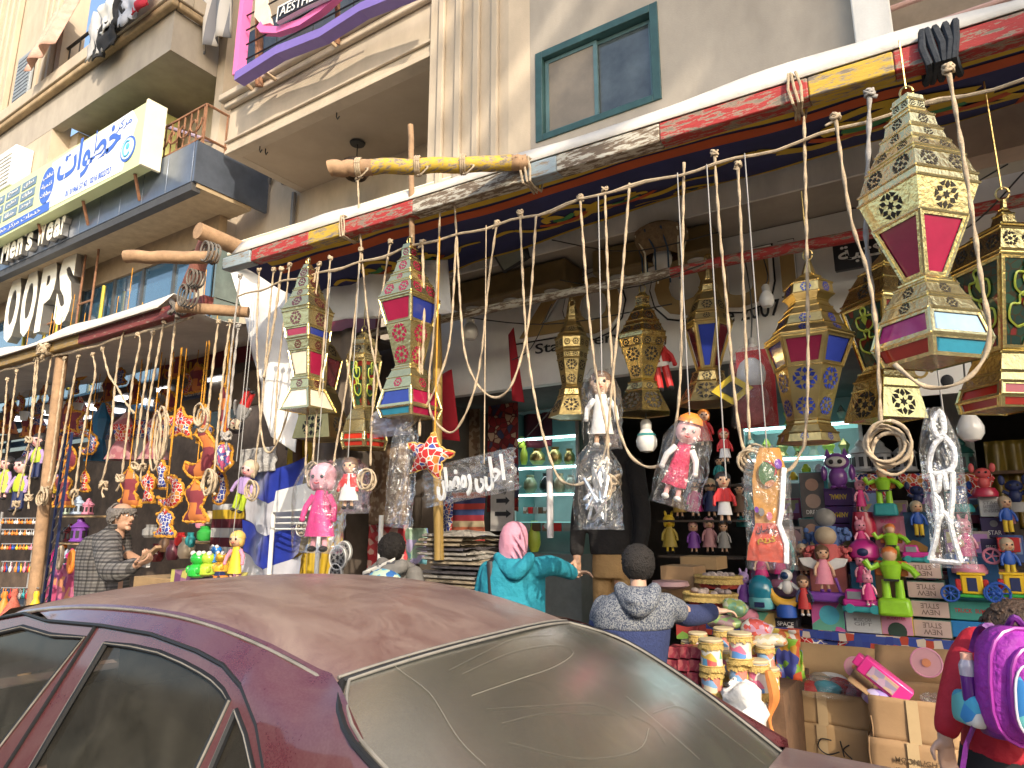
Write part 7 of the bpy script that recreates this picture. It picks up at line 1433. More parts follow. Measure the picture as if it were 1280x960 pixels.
for i in range(9):
    px = 842+(i % 3)*14-(i//3)*2; py = 816+(i//3)*16; boxi(px-7, py-7, px+7, py+7, 4.35+.01*(i % 2), "small red foil gift box, in the %s place of the %s row" % (("first","middle","last")[i % 3], ("top","second","bottom")[i//3]), pal("gift_red",[(.35,.05,.07),(.45,.12,.12),(.28,.03,.05)],40,.3), None, .12, name="gift_box", group="red gift boxes beside the drums", bev=.003)
# trays, bags of toys on the low table
solo(MB().bb((at(840,800,4.5).x, 4.45, .16), (at(985,800,4.7).x, 5.3, .70)), "low_table", WOODD, "low dark table under the drums and wicker trays", "table")
def tray(px, py, w_, Yp, label, zt=10):
    c = at(px, py, Yp); k = mpp(c); r = w_*k*.5; T = thing("wicker_tray", label, "tray", c, "round fringed trays"); MB().lathe([(r*.8,-.05),(r,.0),(r*1.02,.03),(r*.96,.03),(r*.75,-.03),(.01,-.035)], 26, c, sy=.7).build("bowl", pal("tray_red",[(.35,.04,.03),(.10,.02,.02),(.4,.1,.05)],18,.7), T)
    mb = MB(); n = 34
    for i in range(n):
        a = 2*pi*i/n; d = V((cos(a), sin(a)*.7, 0)); p = c+d*r*1.02+V((0,0,.03)); u_ = V((-sin(a), cos(a)*.7, 0))*r*.10; mb.add([p-u_, p+u_, p+u_+d*r*.06-V((0,0,.05)), p-u_+d*r*.06-V((0,0,.045))], [(0,1,2,3)])
    mb.tube([c+V((cos(a*.3)*r*1.02, sin(a*.3)*r*.72, .03)) for a in range(22)], .014, 6); mb.build("straw_fringe", STRAW, T, smooth=0)
    mb = MB(); rr = random.Random(int(px))
    for i in range(16): mb.ball(c+V((rr.uniform(-.7,.7)*r, rr.uniform(-.45,.45)*r, .03+rr.uniform(0,.02))), (.028,.02,.02), n=7, m=5)
    mb.build("trinkets", M("trinket_mix",(.45,.35,.3),.4,var=.6,sc=30), T)["kind"] = "stuff"
tray(888,748,64,4.9,"fringed wicker tray of trinkets over the boy's outstretched hand"); tray(898,726,56,5.15,"higher fringed tray of trinkets in shade")
solo(MB().lathe([(.10,0),(.14,.02),(.13,.05),(.11,.05)], 20, at(838,735,5.0)), "pink_bowl", M("bowl_pink",(.5,.3,.3),.5), "pinkish bowl on the brown carton behind the boy", "bowl")
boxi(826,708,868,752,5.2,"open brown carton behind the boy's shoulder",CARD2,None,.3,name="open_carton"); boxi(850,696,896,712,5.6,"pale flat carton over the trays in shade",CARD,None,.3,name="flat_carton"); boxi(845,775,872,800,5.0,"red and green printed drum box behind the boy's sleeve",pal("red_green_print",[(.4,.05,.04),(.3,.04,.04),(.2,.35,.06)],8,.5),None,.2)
for i, (px, py, w_, h, cs, lab) in enumerate(((918,760,34,22,[(.35,.45,.15),(.55,.55,.4),(.2,.4,.25)],"bag of green sweets under the boy's hand"),(908,778,48,16,[(.25,.4,.15),(.5,.5,.2),(.3,.2,.2)],"long clear bag of green and yellow toys"),(945,785,40,22,[(.6,.1,.08),(.65,.6,.55),(.55,.3,.4)],"bag of red and white toys beside the printed box"),(960,800,50,18,[(.6,.5,.3),(.6,.25,.1),(.65,.6,.5)],"bag of orange and cream toys above the drums"))):
    c = at(px, py, 4.75-.02*i); kk = mpp(c); mb = MB(); mb.ball(c, (w_*.5*kk,.08,h*.5*kk), n=18, m=12)
    for j in range(len(mb.v)): mb.v[j] = mb.v[j]+V((noise.noise(mb.v[j]*14),noise.noise(mb.v[j]*14+V((5,0,0))),noise.noise(mb.v[j]*14+V((0,7,0)))))*.022
    q = solo(mb, "toy_bag", pal("bag_mix_%d" % i, cs, 34, .15, coat=.6), lab, "bag", "bags of small toys", smooth=180)
for px0, px1, y0, y1, cs, lab in ((970,1000,798,850,[(.62,.10,.03),(.08,.10,.4),(.25,.5,.05),(.65,.35,.05)],"party bag printed with cartoon colours hanging at the counter's corner"),(985,1004,812,846,[(.3,.55,.05),(.65,.5,.1),(.1,.2,.5)],"lime party bag behind the orange one")):
    hangsheet(px0, y0, px1, y1, 4.9+(px0 > 980)*.1, "party_bag", pal("party_%d" % px0, cs, 16, .3), lab, "bag", .02, 1)
hangsheet(950, 786, 1000, 806, 4.95, "party_banner", pal("party_banner",[(.62,.15,.05),(.65,.5,.1),(.65,.6,.55)],18,.4), "orange party banner with white scallops over the drums", "banner", .01, 1)

# filler stock: more cartons behind the figures
rr = random.Random(3); fc = [M("stock_%d" % i, c, .5, var=.1) for i, c in enumerate(((.30,.05,.12),(.05,.10,.28),(.10,.04,.18),(.40,.16,.22),(.05,.22,.20),(.35,.30,.28),(.30,.12,.05)))]
for i in range(30):
    r_, k_ = divmod(i, 10); px = 940+k_*34+rr.uniform(-4,4); w_ = rr.uniform(24,32); y1 = (748,700,652)[r_]+ (px-1100)*.02; h = rr.uniform(26,40); Yp = (6.18,6.42,6.68)[r_]
    a_, b_, z0, z1 = rect(px, y1-h, px+w_, y1, Yp); T = thing("stock_box", "shaded %s carton in the %s back row of the toy counter, %s in it" % (("wine","navy","violet","rose","green","grey","rust")[(i*3) % 7], ("front","middle","top")[r_], ("first","second","third","fourth","fifth","sixth","seventh","eighth","ninth","tenth")[k_]), "box", ((a_+b_)/2, Yp, z0), "shaded cartons filling the toy counter")
    MB().bb((a_, Yp, z0), (b_, Yp+.14, z1)).build("carton", fc[(i*3) % 7], T, bevel=.004); MB().bb((a_+.015, Yp-.002, z0+(z1-z0)*.3), (b_-.015, Yp-.0005, z1-.02)).build("front_print", pal("stock_print_%d" % (i % 4), [fc and ((.5,.3,.3),(.2,.3,.5),(.45,.4,.2),(.4,.2,.45))[(i+j) % 4] for j in range(3)]+[(.08,.06,.08)], 12, .4), T, smooth=0)

# ================================================================== people
HF = V((-sin(YAW), cos(YAW), 0))          # level direction away from the viewer
def chain(mb, js, n=12, per=5):
    """limb through joints (px, py, Y, radius px)"""
    P_ = [at(a, b, y) for a, b, y, r in js]; R_ = [r*mpp(p) for p, (a, b, y, r) in zip(P_, js)]; sp = spline(P_, per); rs = []
    for i in range(len(sp)):
        t_ = i/per; k = min(int(t_), len(R_)-2); f = t_-k; rs.append(R_[k]*(1-f)+R_[k+1]*f)
    mb.tube(sp, rs, n); mb.ball(sp[0], rs[0], n=n); mb.ball(sp[-1], rs[-1], n=n); return mb
def rings(mb, rs, n=24, wr=0.0, sd=1):
    base = len(mb.v)
    for (px, py, y, rx, dep) in rs:
        c = at(px, py, y); k = mpp(c)
        for j in range(n):
            a = 2*pi*j/n; e = 1+wr*noise.noise(V((cos(a)*2.5, sin(a)*2.5, c.z*9+sd)))
            mb.v.append(c+RT*(cos(a)*rx*k*e)+HF*(sin(a)*dep*e))
    for i in range(len(rs)-1):
        for j in range(n): a, b = base+i*n+j, base+i*n+(j+1) % n; mb.f.append((a,b,b+n,a+n)); mb.m.append(0)
    mb.f.append(tuple(base+j for j in range(n))[::-1]); mb.f.append(tuple(base+(len(rs)-1)*n+j for j in range(n))); mb.m += [0,0]; return mb
def head_mesh(mb, c, r, fd, ears=True):
    """head with chin, nose, brow and ears; fd is the level direction the face looks in"""
    fd = V(fd).normalized(); sd = fd.cross(Z).normalized(); M3 = Matrix((sd, fd, Z)).transposed()
    def P(x, y, z): return c+M3 @ V((x*r, y*r, z*r))
    mb.ball(P(0,0,.12), (.80*r,.95*r,.95*r), n=18, m=12, M3=M3); mb.ball(P(0,.28,-.48), (.56*r,.60*r,.62*r), n=14, m=9, M3=M3)
    mb.tube([P(0,.88,.18), P(0,1.06,-.14), P(0,1.10,-.26)], [.10*r,.13*r,.15*r], 8); mb.ball(P(0,.98,-.30), (.19*r,.13*r,.10*r), n=8, m=6, M3=M3)
    mb.ball(P(0,.78,-.92), (.25*r,.2*r,.18*r), n=10, m=6, M3=M3); mb.ball(P(0,.86,.24), (.5*r,.13*r,.10*r), n=12, m=6, M3=M3); mb.ball(P(0,.86,-.58), (.28*r,.11*r,.07*r), n=10, m=6, M3=M3)
    if ears:
        for s_ in (-1, 1): mb.ball(P(s_*.82,-.06,-.08), (.10*r,.2*r,.30*r), n=10, m=8, M3=M3)
    mb.tube([P(0,-.18,-.5), P(0,-.25,-1.7)], [.5*r,.55*r], 14); return P, M3
def hand_mesh(mb, w, d, nrm, s, curl=.6):
    """palm, four unequal curled fingers and a thumb leaving the side of the palm"""
    d = V(d).normalized(); nrm = V(nrm); nrm = (nrm-d*nrm.dot(d)).normalized(); sd = d.cross(nrm).normalized(); M3 = Matrix((sd, d, nrm)).transposed()
    mb.ball(w+d*.045*s, (.040*s,.058*s,.017*s), n=12, m=8, M3=M3); mb.tube([w-d*.03*s, w+d*.03*s], [.026*s,.028*s], 10)
    for i, L in enumerate((.070,.082,.077,.060)):
        p = w+d*.088*s+sd*(.031-.0205*i)*s; a = 0; pts = [p-d*.02*s, p]; dd = d
        for k in range(3):
            a += curl*(.45+.3*k+.08*i); dd = d*cos(a)+nrm*sin(a); p = p+dd*L*s*(.44,.32,.24)[k]; pts.append(p)
        mb.tube(pts, [.0095*s,.0095*s,.009*s,.0085*s,.0072*s], 8); mb.ball(pts[-1], .0072*s, n=8, m=6)
    p = w+d*.02*s+sd*.036*s; q = p+(d*.6+sd*.75).normalized()*.036*s; e = q+(d*.9+nrm*.45+sd*.1).normalized()*.032*s
    mb.tube([p-sd*.012*s, p, q, e], [.013*s,.013*s,.0105*s,.0085*s], 8); mb.ball(e, .0085*s, n=8, m=6)
def hair_cap(P, M3, c, r, m, T, front=.35, low=-.35, sc=1.07, rough=.05, bald=False):
    mb = MB(); n, k = 30, 18; vs = []; keep = []
    for i in range(k+1):
        a = pi*i/k
        for j in range(n):
            b = 2*pi*j/n; p = V((sin(a)*cos(b)*.86, sin(a)*sin(b)*1.0, cos(a)*.98)); q = c+M3 @ V((p.x*r*sc, p.y*r*sc, p.z*r*sc+.12*r)); nn = (noise.noise(V((q.x*70,q.y*70,q.z*22)))*1.3+noise.noise(q*120)*.8)*rough*r
            vs.append(q+(q-c).normalized()*nn); keep.append(p)
    fs = []
    for i in range(k):
        for j in range(n):
            f = (i*n+j, i*n+(j+1) % n, (i+1)*n+(j+1) % n, (i+1)*n+j); a = sum((keep[q] for q in f), V((0,0,0)))/4
            hl = front+.25*(1-abs(a.x)) if a.y > .25 else low+(.45 if abs(a.x) > .7 and a.y > -.2 else 0)
            if a.z > hl and not (bald and a.z > .52 and a.y > -.55): fs.append(f)
    mb.add(vs, fs); rn = random.Random(int(r*9999)); used = sorted({q for w_ in fs for q in w_})
    for i in range(520 if not bald else 120):
        q = vs[rn.choice(used)]; o_ = (q-c).normalized(); dn = (V((rn.uniform(-.8,.8),rn.uniform(-.8,.8),-1))-o_*0); dn = (dn-o_*dn.dot(o_)).normalized(); L = r*rn.uniform(.22,.42)
        mb.tube([q-o_*.02*r, q+o_*.04*r+dn*L*.5, q+o_*.015*r+dn*L], [.026*r,.024*r,.006*r], 4)
    return mb.build("hair", m, T, smooth=180, solid=.012)
def eyes(P, r, T):
    for s_ in (-1, 1):
        MB().ball(P(s_*.32,.84,.10), .095*r, n=10, m=8).build("eye", WHI_, T); MB().ball(P(s_*.32,.91,.10), .055*r, n=8, m=6).build("pupil", INK, T)
        MB().tube([P(s_*.15,.93,.30), P(s_*.34,.93,.36), P(s_*.52,.82,.28)], .035*r, 6).build("eyebrow", M("brow",(.05,.035,.03),.9), T)
    MB().tube([P(-.2,.90,-.55), P(0,.975,-.56), P(.2,.90,-.55)], .035*r, 6).build("lips", M("lips",(.42,.16,.13),.5), T)
SK1 = M("skin_tan", (.42,.24,.155), .5, var=.08, bmp=.05, bsc=300); SK2 = M("skin_light", (.50,.31,.22), .5, var=.08, bmp=.05, bsc=300)
HAIRB = M("hair_dark", (.014,.010,.008), .75, var=.5, sc=40, bmp=.8, bsc=180); HAIRG = M("hair_grey", (.16,.14,.125), .7, var=.5, sc=40, bmp=.6, bsc=180); HAIRN = M("hair_brown", (.07,.038,.022), .5, var=.5, sc=30, bmp=.8, bsc=160)

# ---- older man in plaid
q = thing("person", "balding older man in a grey plaid jacket, bent over something in his hand", "person", at(128, 880, 3.1).xy.to_3d()+V((0,0,.15)))
hc = at(152, 646, 3.08); r = 15.5*mpp(hc); body = MB(); P, M3 = head_mesh(body, hc, r, (.93, .30, 0))
rings(body, [(140,668,3.1,16,.09),(134,690,3.1,26,.11),(130,740,3.1,26,.11),(128,790,3.1,26,.12),(128,800,3.1,25,.12)]); chain(body, [(122,800,3.1,13),(120,860,3.1,10),(120,935,3.1,7)]); chain(body, [(136,800,3.2,13),(138,860,3.2,10),(138,930,3.2,7)])
wr_ = at(171, 706, 2.98); hand_mesh(body, wr_, (.9,.35,.3), (0,.2,.9), 1.0, .7); chain(body, [(138,680,2.98,9),(142,712,2.94,8),(169,707,2.98,5)])
w2 = at(176, 700, 3.2); hand_mesh(body, w2, (.8,-.1,.3), (0,-.2,.9), 1.0, .7); chain(body, [(148,690,3.2,8),(176,702,3.2,5)])
body.build("body", SK1, q, remesh=.0065, sm=2); hair_cap(P, M3, hc, r, HAIRG, q, .0, -.55, 1.05, .05, True); eyes(P, r, q)
PLAID = bands("plaid_wool", [(.13,.12,.115),(.09,.085,.08),(.15,.14,.13),(.035,.033,.033),(.12,.11,.105),(.05,.047,.047)], 2, .085, .9, 0, [(1,1,1),(.7,.68,.68),(1,1,1),(.95,.95,.95),(.4,.39,.39),(.85,.85,.85)], bmp=1.0)
j = MB(); rings(j, [(146,660,3.08,11,.08),(143,665,3.1,17,.10),(136,671,3.1,27,.13),(131,684,3.1,33,.15),(130,702,3.1,34.5,.16),(128,722,3.1,33,.16),(127,740,3.1,31,.155),(126,760,3.1,32,.16),(126,790,3.1,33,.165)], wr=.06); chain(j, [(134,678,2.98,17),(136,696,2.93,16),(140,714,2.9,14),(154,713,2.93,12),(166,707,2.98,9.5)]); chain(j, [(150,680,3.2,12),(158,700,3.22,10),(172,704,3.2,8)])
j.build("plaid_jacket", PLAID, q, remesh=.010, sm=3); cl = MB(); rings(cl, [(148,655,3.07,9,.075),(146,660,3.08,13,.095),(144,666,3.09,16,.105)]); cl.build("collar", PLAID, q, remesh=.008, sm=2)
t = MB(); rings(t, [(127,785,3.1,31,.15),(127,810,3.1,30,.15)]); chain(t, [(120,805,3.1,16),(120,860,3.1,13),(120,925,3.1,11)]); chain(t, [(136,805,3.2,16),(138,860,3.2,13),(138,922,3.2,11)]); t.build("trousers", M("trousers_grey",(.07,.065,.06),.9), q, remesh=.012, sm=2)
for px, y in ((120,3.1),(138,3.2)): p = at(px, 930, y); p.z = .20; s = MB(); s.ball(p+V((.06,0,0)), (.14,.05,.045), n=12, m=8); s.build("shoe", DARKC, q)
o = at(186, 694, 3.1); solo(MB().box(o, (.30,.05,.025), rot=Matrix.Rotation(radians(-28),3,'Y')), "wooden_toy", WOODN, "small wooden slat toy held in the plaid jacket man's hands", "toy", bevel=.004); o = at(181, 706, 3.05); solo(MB().box(o, (.10,.03,.035)), "price_card", WHI_, "small white card in the plaid jacket man's fingers", "card")

# ---- woman in pink hijab
q = thing("person", "woman from behind in a teal hoodie and pink hijab, reaching to the shopman", "person", at(641, 830, 3.77).xy.to_3d()+V((0,0,.15)))
hc = at(643, 680, 3.77); r = 15*mpp(hc); body = MB(); P, M3 = head_mesh(body, hc, r, HF+RT*.25, False); rings(body, [(642,705,3.77,24,.09),(641,740,3.77,30,.11),(641,800,3.77,28,.11),(641,835,3.77,30,.12)]); chain(body, [(632,835,3.77,13),(632,890,3.77,10),(632,960,3.77,7)]); chain(body, [(650,835,3.77,13),(650,890,3.77,10),(650,960,3.77,7)])
w1 = at(716, 717, 4.15); hand_mesh(body, w1, (.7,.6,.1), (0,-.3,-.9), .9, .5); chain(body, [(676,706,3.8,8),(700,708,3.95,7),(715,716,4.15,5)]); chain(body, [(606,720,3.75,7),(604,770,3.75,6)]); body.build("body", SK2, q, remesh=.0065, sm=2)
h = MB(); rings(h, [(643,651.5,3.77,3,.02),(643,653.5,3.77,9,.05),(643,659,3.77,14.5,.08),(642.5,668,3.77,17.5,.10),(642,680,3.77,18.3,.105),(641.5,690,3.77,17.6,.10),(641.5,697,3.77,16.5,.09),(642,705,3.77,20,.10)], 30, .07); 
for x0_, y0_, x1_, y1_ in ((632,668,655,703),(628,678,648,706),(636,662,658,694),(629,690,640,708),(650,664,656,690)):
    pts = [at(x0_+(x1_-x0_)*t_, y0_+(y1_-y0_)*t_-3*sin(pi*t_), 3.77) for t_ in (0,.33,.66,1)]; o_ = [p-HF*.1*(1-((p-at(642,p.z and (y0_+(y1_-y0_)*t_),3.77)).dot(RT)/.1)**2*.6) for p, t_ in zip(pts, (0,.33,.66,1))]; h.tube(spline(o_, 4), [.004+.008*sin(pi*i/12) for i in range(13)], 7)
h.build("hijab", M("hijab_pink",(.60,.27,.36),.85,var=.10,sc=5,bmp=.3,bsc=12), q, remesh=.007, sm=2)
TEAL_H = M("hoodie_teal",(.012,.22,.30),.85,var=.14,sc=5,bmp=.5,bsc=14)
h = MB(); rings(h, [(642,696,3.77,17,.09),(642,701,3.77,30,.11),(641,708,3.77,38,.13),(641,720,3.77,41,.145),(641,740,3.77,41,.15),(641,765,3.77,41,.15),(641,800,3.77,41,.15),(641,835,3.77,42,.16)], wr=.05, sd=4); chain(h, [(672,710,3.79,14),(688,707,3.88,13),(703,711,4.02,11),(714,716,4.13,9)]); chain(h, [(611,714,3.76,13),(605,740,3.74,13),(603,775,3.73,11)]); h.build("hoodie", TEAL_H, q, remesh=.010, sm=3)
h = MB(); chain(h, [(623,697,3.70,7),(632,708,3.66,9),(643,717,3.64,9),(655,708,3.66,9),(662,697,3.70,7)]); rings(h, [(643,698,3.70,17,.06),(643,710,3.66,12,.05),(643,719,3.65,4,.03)]); h.build("hood", TEAL_H, q, remesh=.008, sm=2)
a, b = at(612, 702, 3.62), at(614, 748, 3.60); MB().tube([at(616,699,3.70), a, b, at(612,800,3.6)], .018, 6, sq=.4).build("strap", DARKC, q)
t = MB(); rings(t, [(641,832,3.77,40,.15),(641,870,3.77,38,.15),(641,985,3.77,42,.17)]); t.build("long_skirt", DARKC, q, remesh=.012, sm=2)

# ---- shopman
q = thing("person", "shopman in a black top and tan trousers standing inside behind a hanging bag", "person", V((at(765,720,5.4).x, 5.4, .36)))
hc = at(764, 545, 5.4); r = 13.5*mpp(hc); body = MB(); P, M3 = head_mesh(body, hc, r, (-.2,-1,0)); rings(body, [(764,575,5.4,26,.10),(764,620,5.4,27,.11),(765,690,5.4,22,.10),(765,705,5.4,23,.11)]); zb = at(760,800,5.4)
chain(body, [(755,705,5.4,12),(754,750,5.4,9),(752,800,5.4,7)]); chain(body, [(776,705,5.4,12),(777,750,5.4,9),(778,800,5.4,7)]); w1 = at(722, 700, 5.15); hand_mesh(body, w1, (.05,-.25,-.9), (.8,-.5,0), 1.0, .5); chain(body, [(733,590,5.4,9),(724,640,5.3,8),(721,698,5.15,5)]); chain(body, [(796,590,5.4,9),(804,650,5.4,8),(800,690,5.4,5)]); body.build("body", SK1, q, remesh=.0075, sm=2); hair_cap(P, M3, hc, r, HAIRB, q); eyes(P, r, q)
j = MB(); rings(j, [(764,560,5.4,10,.07),(764,568,5.4,28,.11),(764,582,5.4,36,.13),(764,610,5.4,36,.15),(765,650,5.4,32,.15),(766,680,5.4,29,.145),(766,693,5.4,28,.14)], wr=.05); chain(j, [(735,584,5.4,12),(725,640,5.3,11),(721,688,5.17,9)]); chain(j, [(794,584,5.4,12),(803,645,5.4,11),(800,682,5.4,9)]); j.build("black_top", M("black_cotton",(.014,.012,.012),.9,var=.3,bmp=.4,bsc=14), q, remesh=.012, sm=3)
t = MB(); rings(t, [(766,688,5.4,25,.13),(766,705,5.4,26,.14),(766,722,5.4,26,.14)]); chain(t, [(754,715,5.4,14),(753,750,5.38,12),(752,808,5.38,10)]); chain(t, [(778,715,5.42,14),(779,750,5.42,12),(780,808,5.42,10)]); t.build("trousers", M("trousers_tan",(.36,.22,.09),.85,var=.15,bmp=.5,bsc=12), q, remesh=.011, sm=3)
for px in (752, 780): p = at(px, 830, 5.35); p.z = .40; MB().ball(p+V((0,-.06,0)), (.05,.14,.045), n=12, m=8).build("shoe", DARKC, q)

# ---- boy in knitted hoodie
q = thing("person", "boy from behind in a speckled and navy hoodie stretching his arm over the tray", "person", V((at(790,850,3.1).x, 3.1, .15)))
hc = at(798, 706, 3.1); r = 19*mpp(hc); body = MB(); P, M3 = head_mesh(body, hc, r, HF+RT*.45); rings(body, [(796,745,3.1,30,.08),(792,790,3.1,36,.10),(790,880,3.1,34,.10),(790,905,3.1,36,.11)]); chain(body, [(778,900,3.1,17),(777,980,3.1,12),(777,1065,3.1,9)]); chain(body, [(803,900,3.1,17),(803,980,3.1,12),(803,1065,3.1,9)])
w1 = at(893, 764, 3.62); hand_mesh(body, w1, (.75,.75,.02), (0,0,-1), .82, .45); chain(body, [(842,757,3.2,10),(868,770,3.42,9),(892,764,3.62,6)]); chain(body, [(754,768,3.1,10),(744,830,3.05,8),(746,880,3.0,6)]); body.build("body", SK2, q, remesh=.006, sm=2); hair_cap(P, M3, hc, r, HAIRB, q, .3, -.72, 1.08, .05); eyes(P, r, q)
KNIT = pal("knit_speckle", [(.04,.05,.08),(.20,.21,.22),(.07,.08,.11),(.23,.235,.24),(.12,.13,.155)], 210, .95, rnd=.5); NAVK = M("knit_navy",(.028,.04,.115),.95,var=.25,sc=60,bmp=.6,bsc=120)
j = MB(); rings(j, [(796,735,3.1,18,.08),(796,741,3.1,30,.10),(795,750,3.1,44,.12),(793,764,3.1,51,.135),(792,780,3.1,50,.14),(791,784,3.1,49,.14)], wr=.04); chain(j, [(756,760,3.1,16),(752,772,3.08,16)]); chain(j, [(832,757,3.16,16),(846,763,3.25,15)]); j.build("speckled_yoke", KNIT, q, remesh=.009, sm=3)
j = MB(); rings(j, [(791,781,3.1,47.5,.136),(790,800,3.1,46,.14),(789,830,3.1,44,.14),(789,870,3.1,44,.14),(789,905,3.1,46,.15)], wr=.04); chain(j, [(752,776,3.08,15),(746,800,3.05,15),(743,835,3.0,14),(746,870,2.98,12)]); chain(j, [(842,763,3.24,14.3),(858,769,3.36,14),(876,768,3.5,12.5),(888,765,3.59,11)]); j.build("navy_lower", NAVK, q, remesh=.009, sm=3)
j = MB(); chain(j, [(776,736,3.04,9),(784,750,2.99,11),(797,762,2.97,11),(812,752,2.99,11),(818,737,3.04,9)]); rings(j, [(797,733,3.04,18,.06),(797,750,2.98,17,.06),(797,765,2.97,7,.03)]); j.build("hood", KNIT, q, remesh=.008, sm=2)
t = MB(); rings(t, [(790,898,3.1,42,.14),(790,925,3.1,42,.14)]); chain(t, [(776,920,3.1,22),(776,980,3.1,18),(776,1060,3.1,15)]); chain(t, [(804,920,3.1,22),(804,980,3.1,18),(804,1060,3.1,15)]); t.build("trousers", DARKC, q, remesh=.012, sm=2)

# ---- child with grey hood
q = thing("person", "black haired child seen from behind in a grey hooded jacket beyond the car roof", "person", V((at(490,800,3.6).x, 3.6, .15)))
hc = at(490, 686, 3.6); r = 15*mpp(hc); body = MB(); P, M3 = head_mesh(body, hc, r, HF+RT*.35); rings(body, [(490,712,3.6,22,.08),(490,760,3.6,26,.09),(490,830,3.6,25,.10)]); chain(body, [(482,830,3.6,12),(482,960,3.6,8)]); chain(body, [(500,830,3.6,12),(500,960,3.6,8)]); chain(body, [(518,722,3.6,8),(522,780,3.6,6)]); chain(body, [(462,722,3.6,8),(460,780,3.6,6)]); body.build("body", SK2, q, remesh=.007, sm=2); hair_cap(P, M3, hc, r, HAIRB, q, .3, -.75, 1.1, .07); eyes(P, r, q)
GJ = M("jacket_grey",(.15,.14,.13),.9,var=.2,bmp=.4,bsc=14); j = MB(); rings(j, [(491,700,3.6,18,.09),(492,707,3.6,28,.11),(493,718,3.6,34,.13),(493,740,3.6,34,.13),(492,800,3.6,33,.13),(492,835,3.6,33,.14)], wr=.05); chain(j, [(518,718,3.6,11),(524,750,3.6,10),(524,790,3.6,9)]); chain(j, [(466,718,3.6,11),(461,750,3.6,10),(460,790,3.6,9)]); j.build("jacket", GJ, q, remesh=.010, sm=3)
j = MB(); chain(j, [(478,704,3.52,8),(488,712,3.48,10),(502,708,3.5,9)]); j.build("hood", GJ, q, remesh=.009, sm=2); j = MB(); j.grid(lambda u, v: at(454+40*u, 716-17*u+10*v-2, 3.44+.03*v), 6, 4); j.build("printed_flap", pal("flap_print",[(.62,.58,.52),(.58,.55,.5),(.10,.10,.12),(.6,.56,.5)],20,.9), q, smooth=180, solid=.01)
t = MB(); rings(t, [(491,830,3.6,30,.13),(491,1000,3.6,26,.12)]); t.build("trousers", NAV_, q, remesh=.012, sm=2)
o = at(480, 727, 3.44); k = mpp(o); bp = MB(); bp.ball(o, (26*k,.09,16*k), n=20, m=12); solo(bp, "backpack", pal("bag_blue_print",[(.02,.10,.30),(.35,.45,.35),(.05,.25,.4),(.45,.45,.3)],26,.6), "blue printed backpack on the child with the grey hood", "backpack", smooth=180)

# ---- girl with backpack
q = thing("person", "girl in a red jersey and black trousers cut by the photo's edge, seen from behind", "person", V((at(1258,960,2.86).x, 2.86, .15)))
hc = at(1274, 800, 2.90); r = 35*mpp(hc); body = MB(); P, M3 = head_mesh(body, hc, r, HF-RT*.1, False); rings(body, [(1262,850,2.86,42,.07),(1258,900,2.86,44,.09),(1256,1000,2.86,40,.09),(1256,1040,2.86,44,.10)]); chain(body, [(1238,1040,2.86,22),(1236,1120,2.86,16),(1236,1240,2.86,12)]); chain(body, [(1276,1040,2.86,22),(1276,1120,2.86,16),(1276,1240,2.86,12)])
w1 = at(1181, 921, 2.74); hand_mesh(body, w1, (-.02,.12,-.98), (.55,-.6,-.1), .80, .42); chain(body, [(1216,812,2.84,16),(1197,868,2.78,14),(1182,919,2.74,9)]); chain(body, [(1318,812,2.86,16),(1332,880,2.84,13),(1330,930,2.8,9)]); body.build("body", SK2, q, remesh=.0055, sm=2)
hair_cap(P, M3, hc, r, HAIRN, q, .35, -1.1, 1.12, .09); mb = MB()
for i in range(9): a = -1.2+i*.3; mb.tube(spline([hc+RT*sin(a)*r*.8-HF*cos(a)*r*.9+V((0,0,.2*r)), hc+RT*sin(a)*r*1.0-HF*cos(a)*r*1.0+V((0,0,-.5*r)), hc+RT*sin(a)*r*.9-HF*cos(a)*r*.85+V((0,0,-1.2*r))]), [.16*r]*6+[.14*r]*6+[.05*r], 8)
mb.build("hair_locks", HAIRN, q, smooth=180); eyes(P, r, q)
REDJ = M("jersey_red",(.40,.008,.022),.75,var=.12,sc=5,bmp=.4,bsc=12); j = MB(); rings(j, [(1264,812,2.88,26,.07),(1262,820,2.87,44,.09),(1262,836,2.86,52,.105),(1260,870,2.86,52,.11),(1258,920,2.86,50,.11),(1258,945,2.86,50,.115)], wr=.05); chain(j, [(1222,806,2.86,22),(1208,828,2.83,22),(1199,855,2.79,20),(1191,880,2.765,18),(1184,908,2.745,15)]); chain(j, [(1312,806,2.87,22),(1326,850,2.86,20),(1330,910,2.82,15)]); j.build("jersey", REDJ, q, remesh=.009, sm=3)
t = MB(); rings(t, [(1256,930,2.86,49,.11),(1256,975,2.86,52,.125),(1256,1030,2.86,52,.125)], wr=.03); chain(t, [(1236,1030,2.86,28),(1234,1120,2.86,24),(1234,1240,2.86,19)]); chain(t, [(1278,1030,2.86,28),(1278,1120,2.86,24),(1278,1240,2.86,19)]); t.build("trousers", M("trousers_black",(.012,.012,.014),.9,var=.3), q, remesh=.012, sm=2)
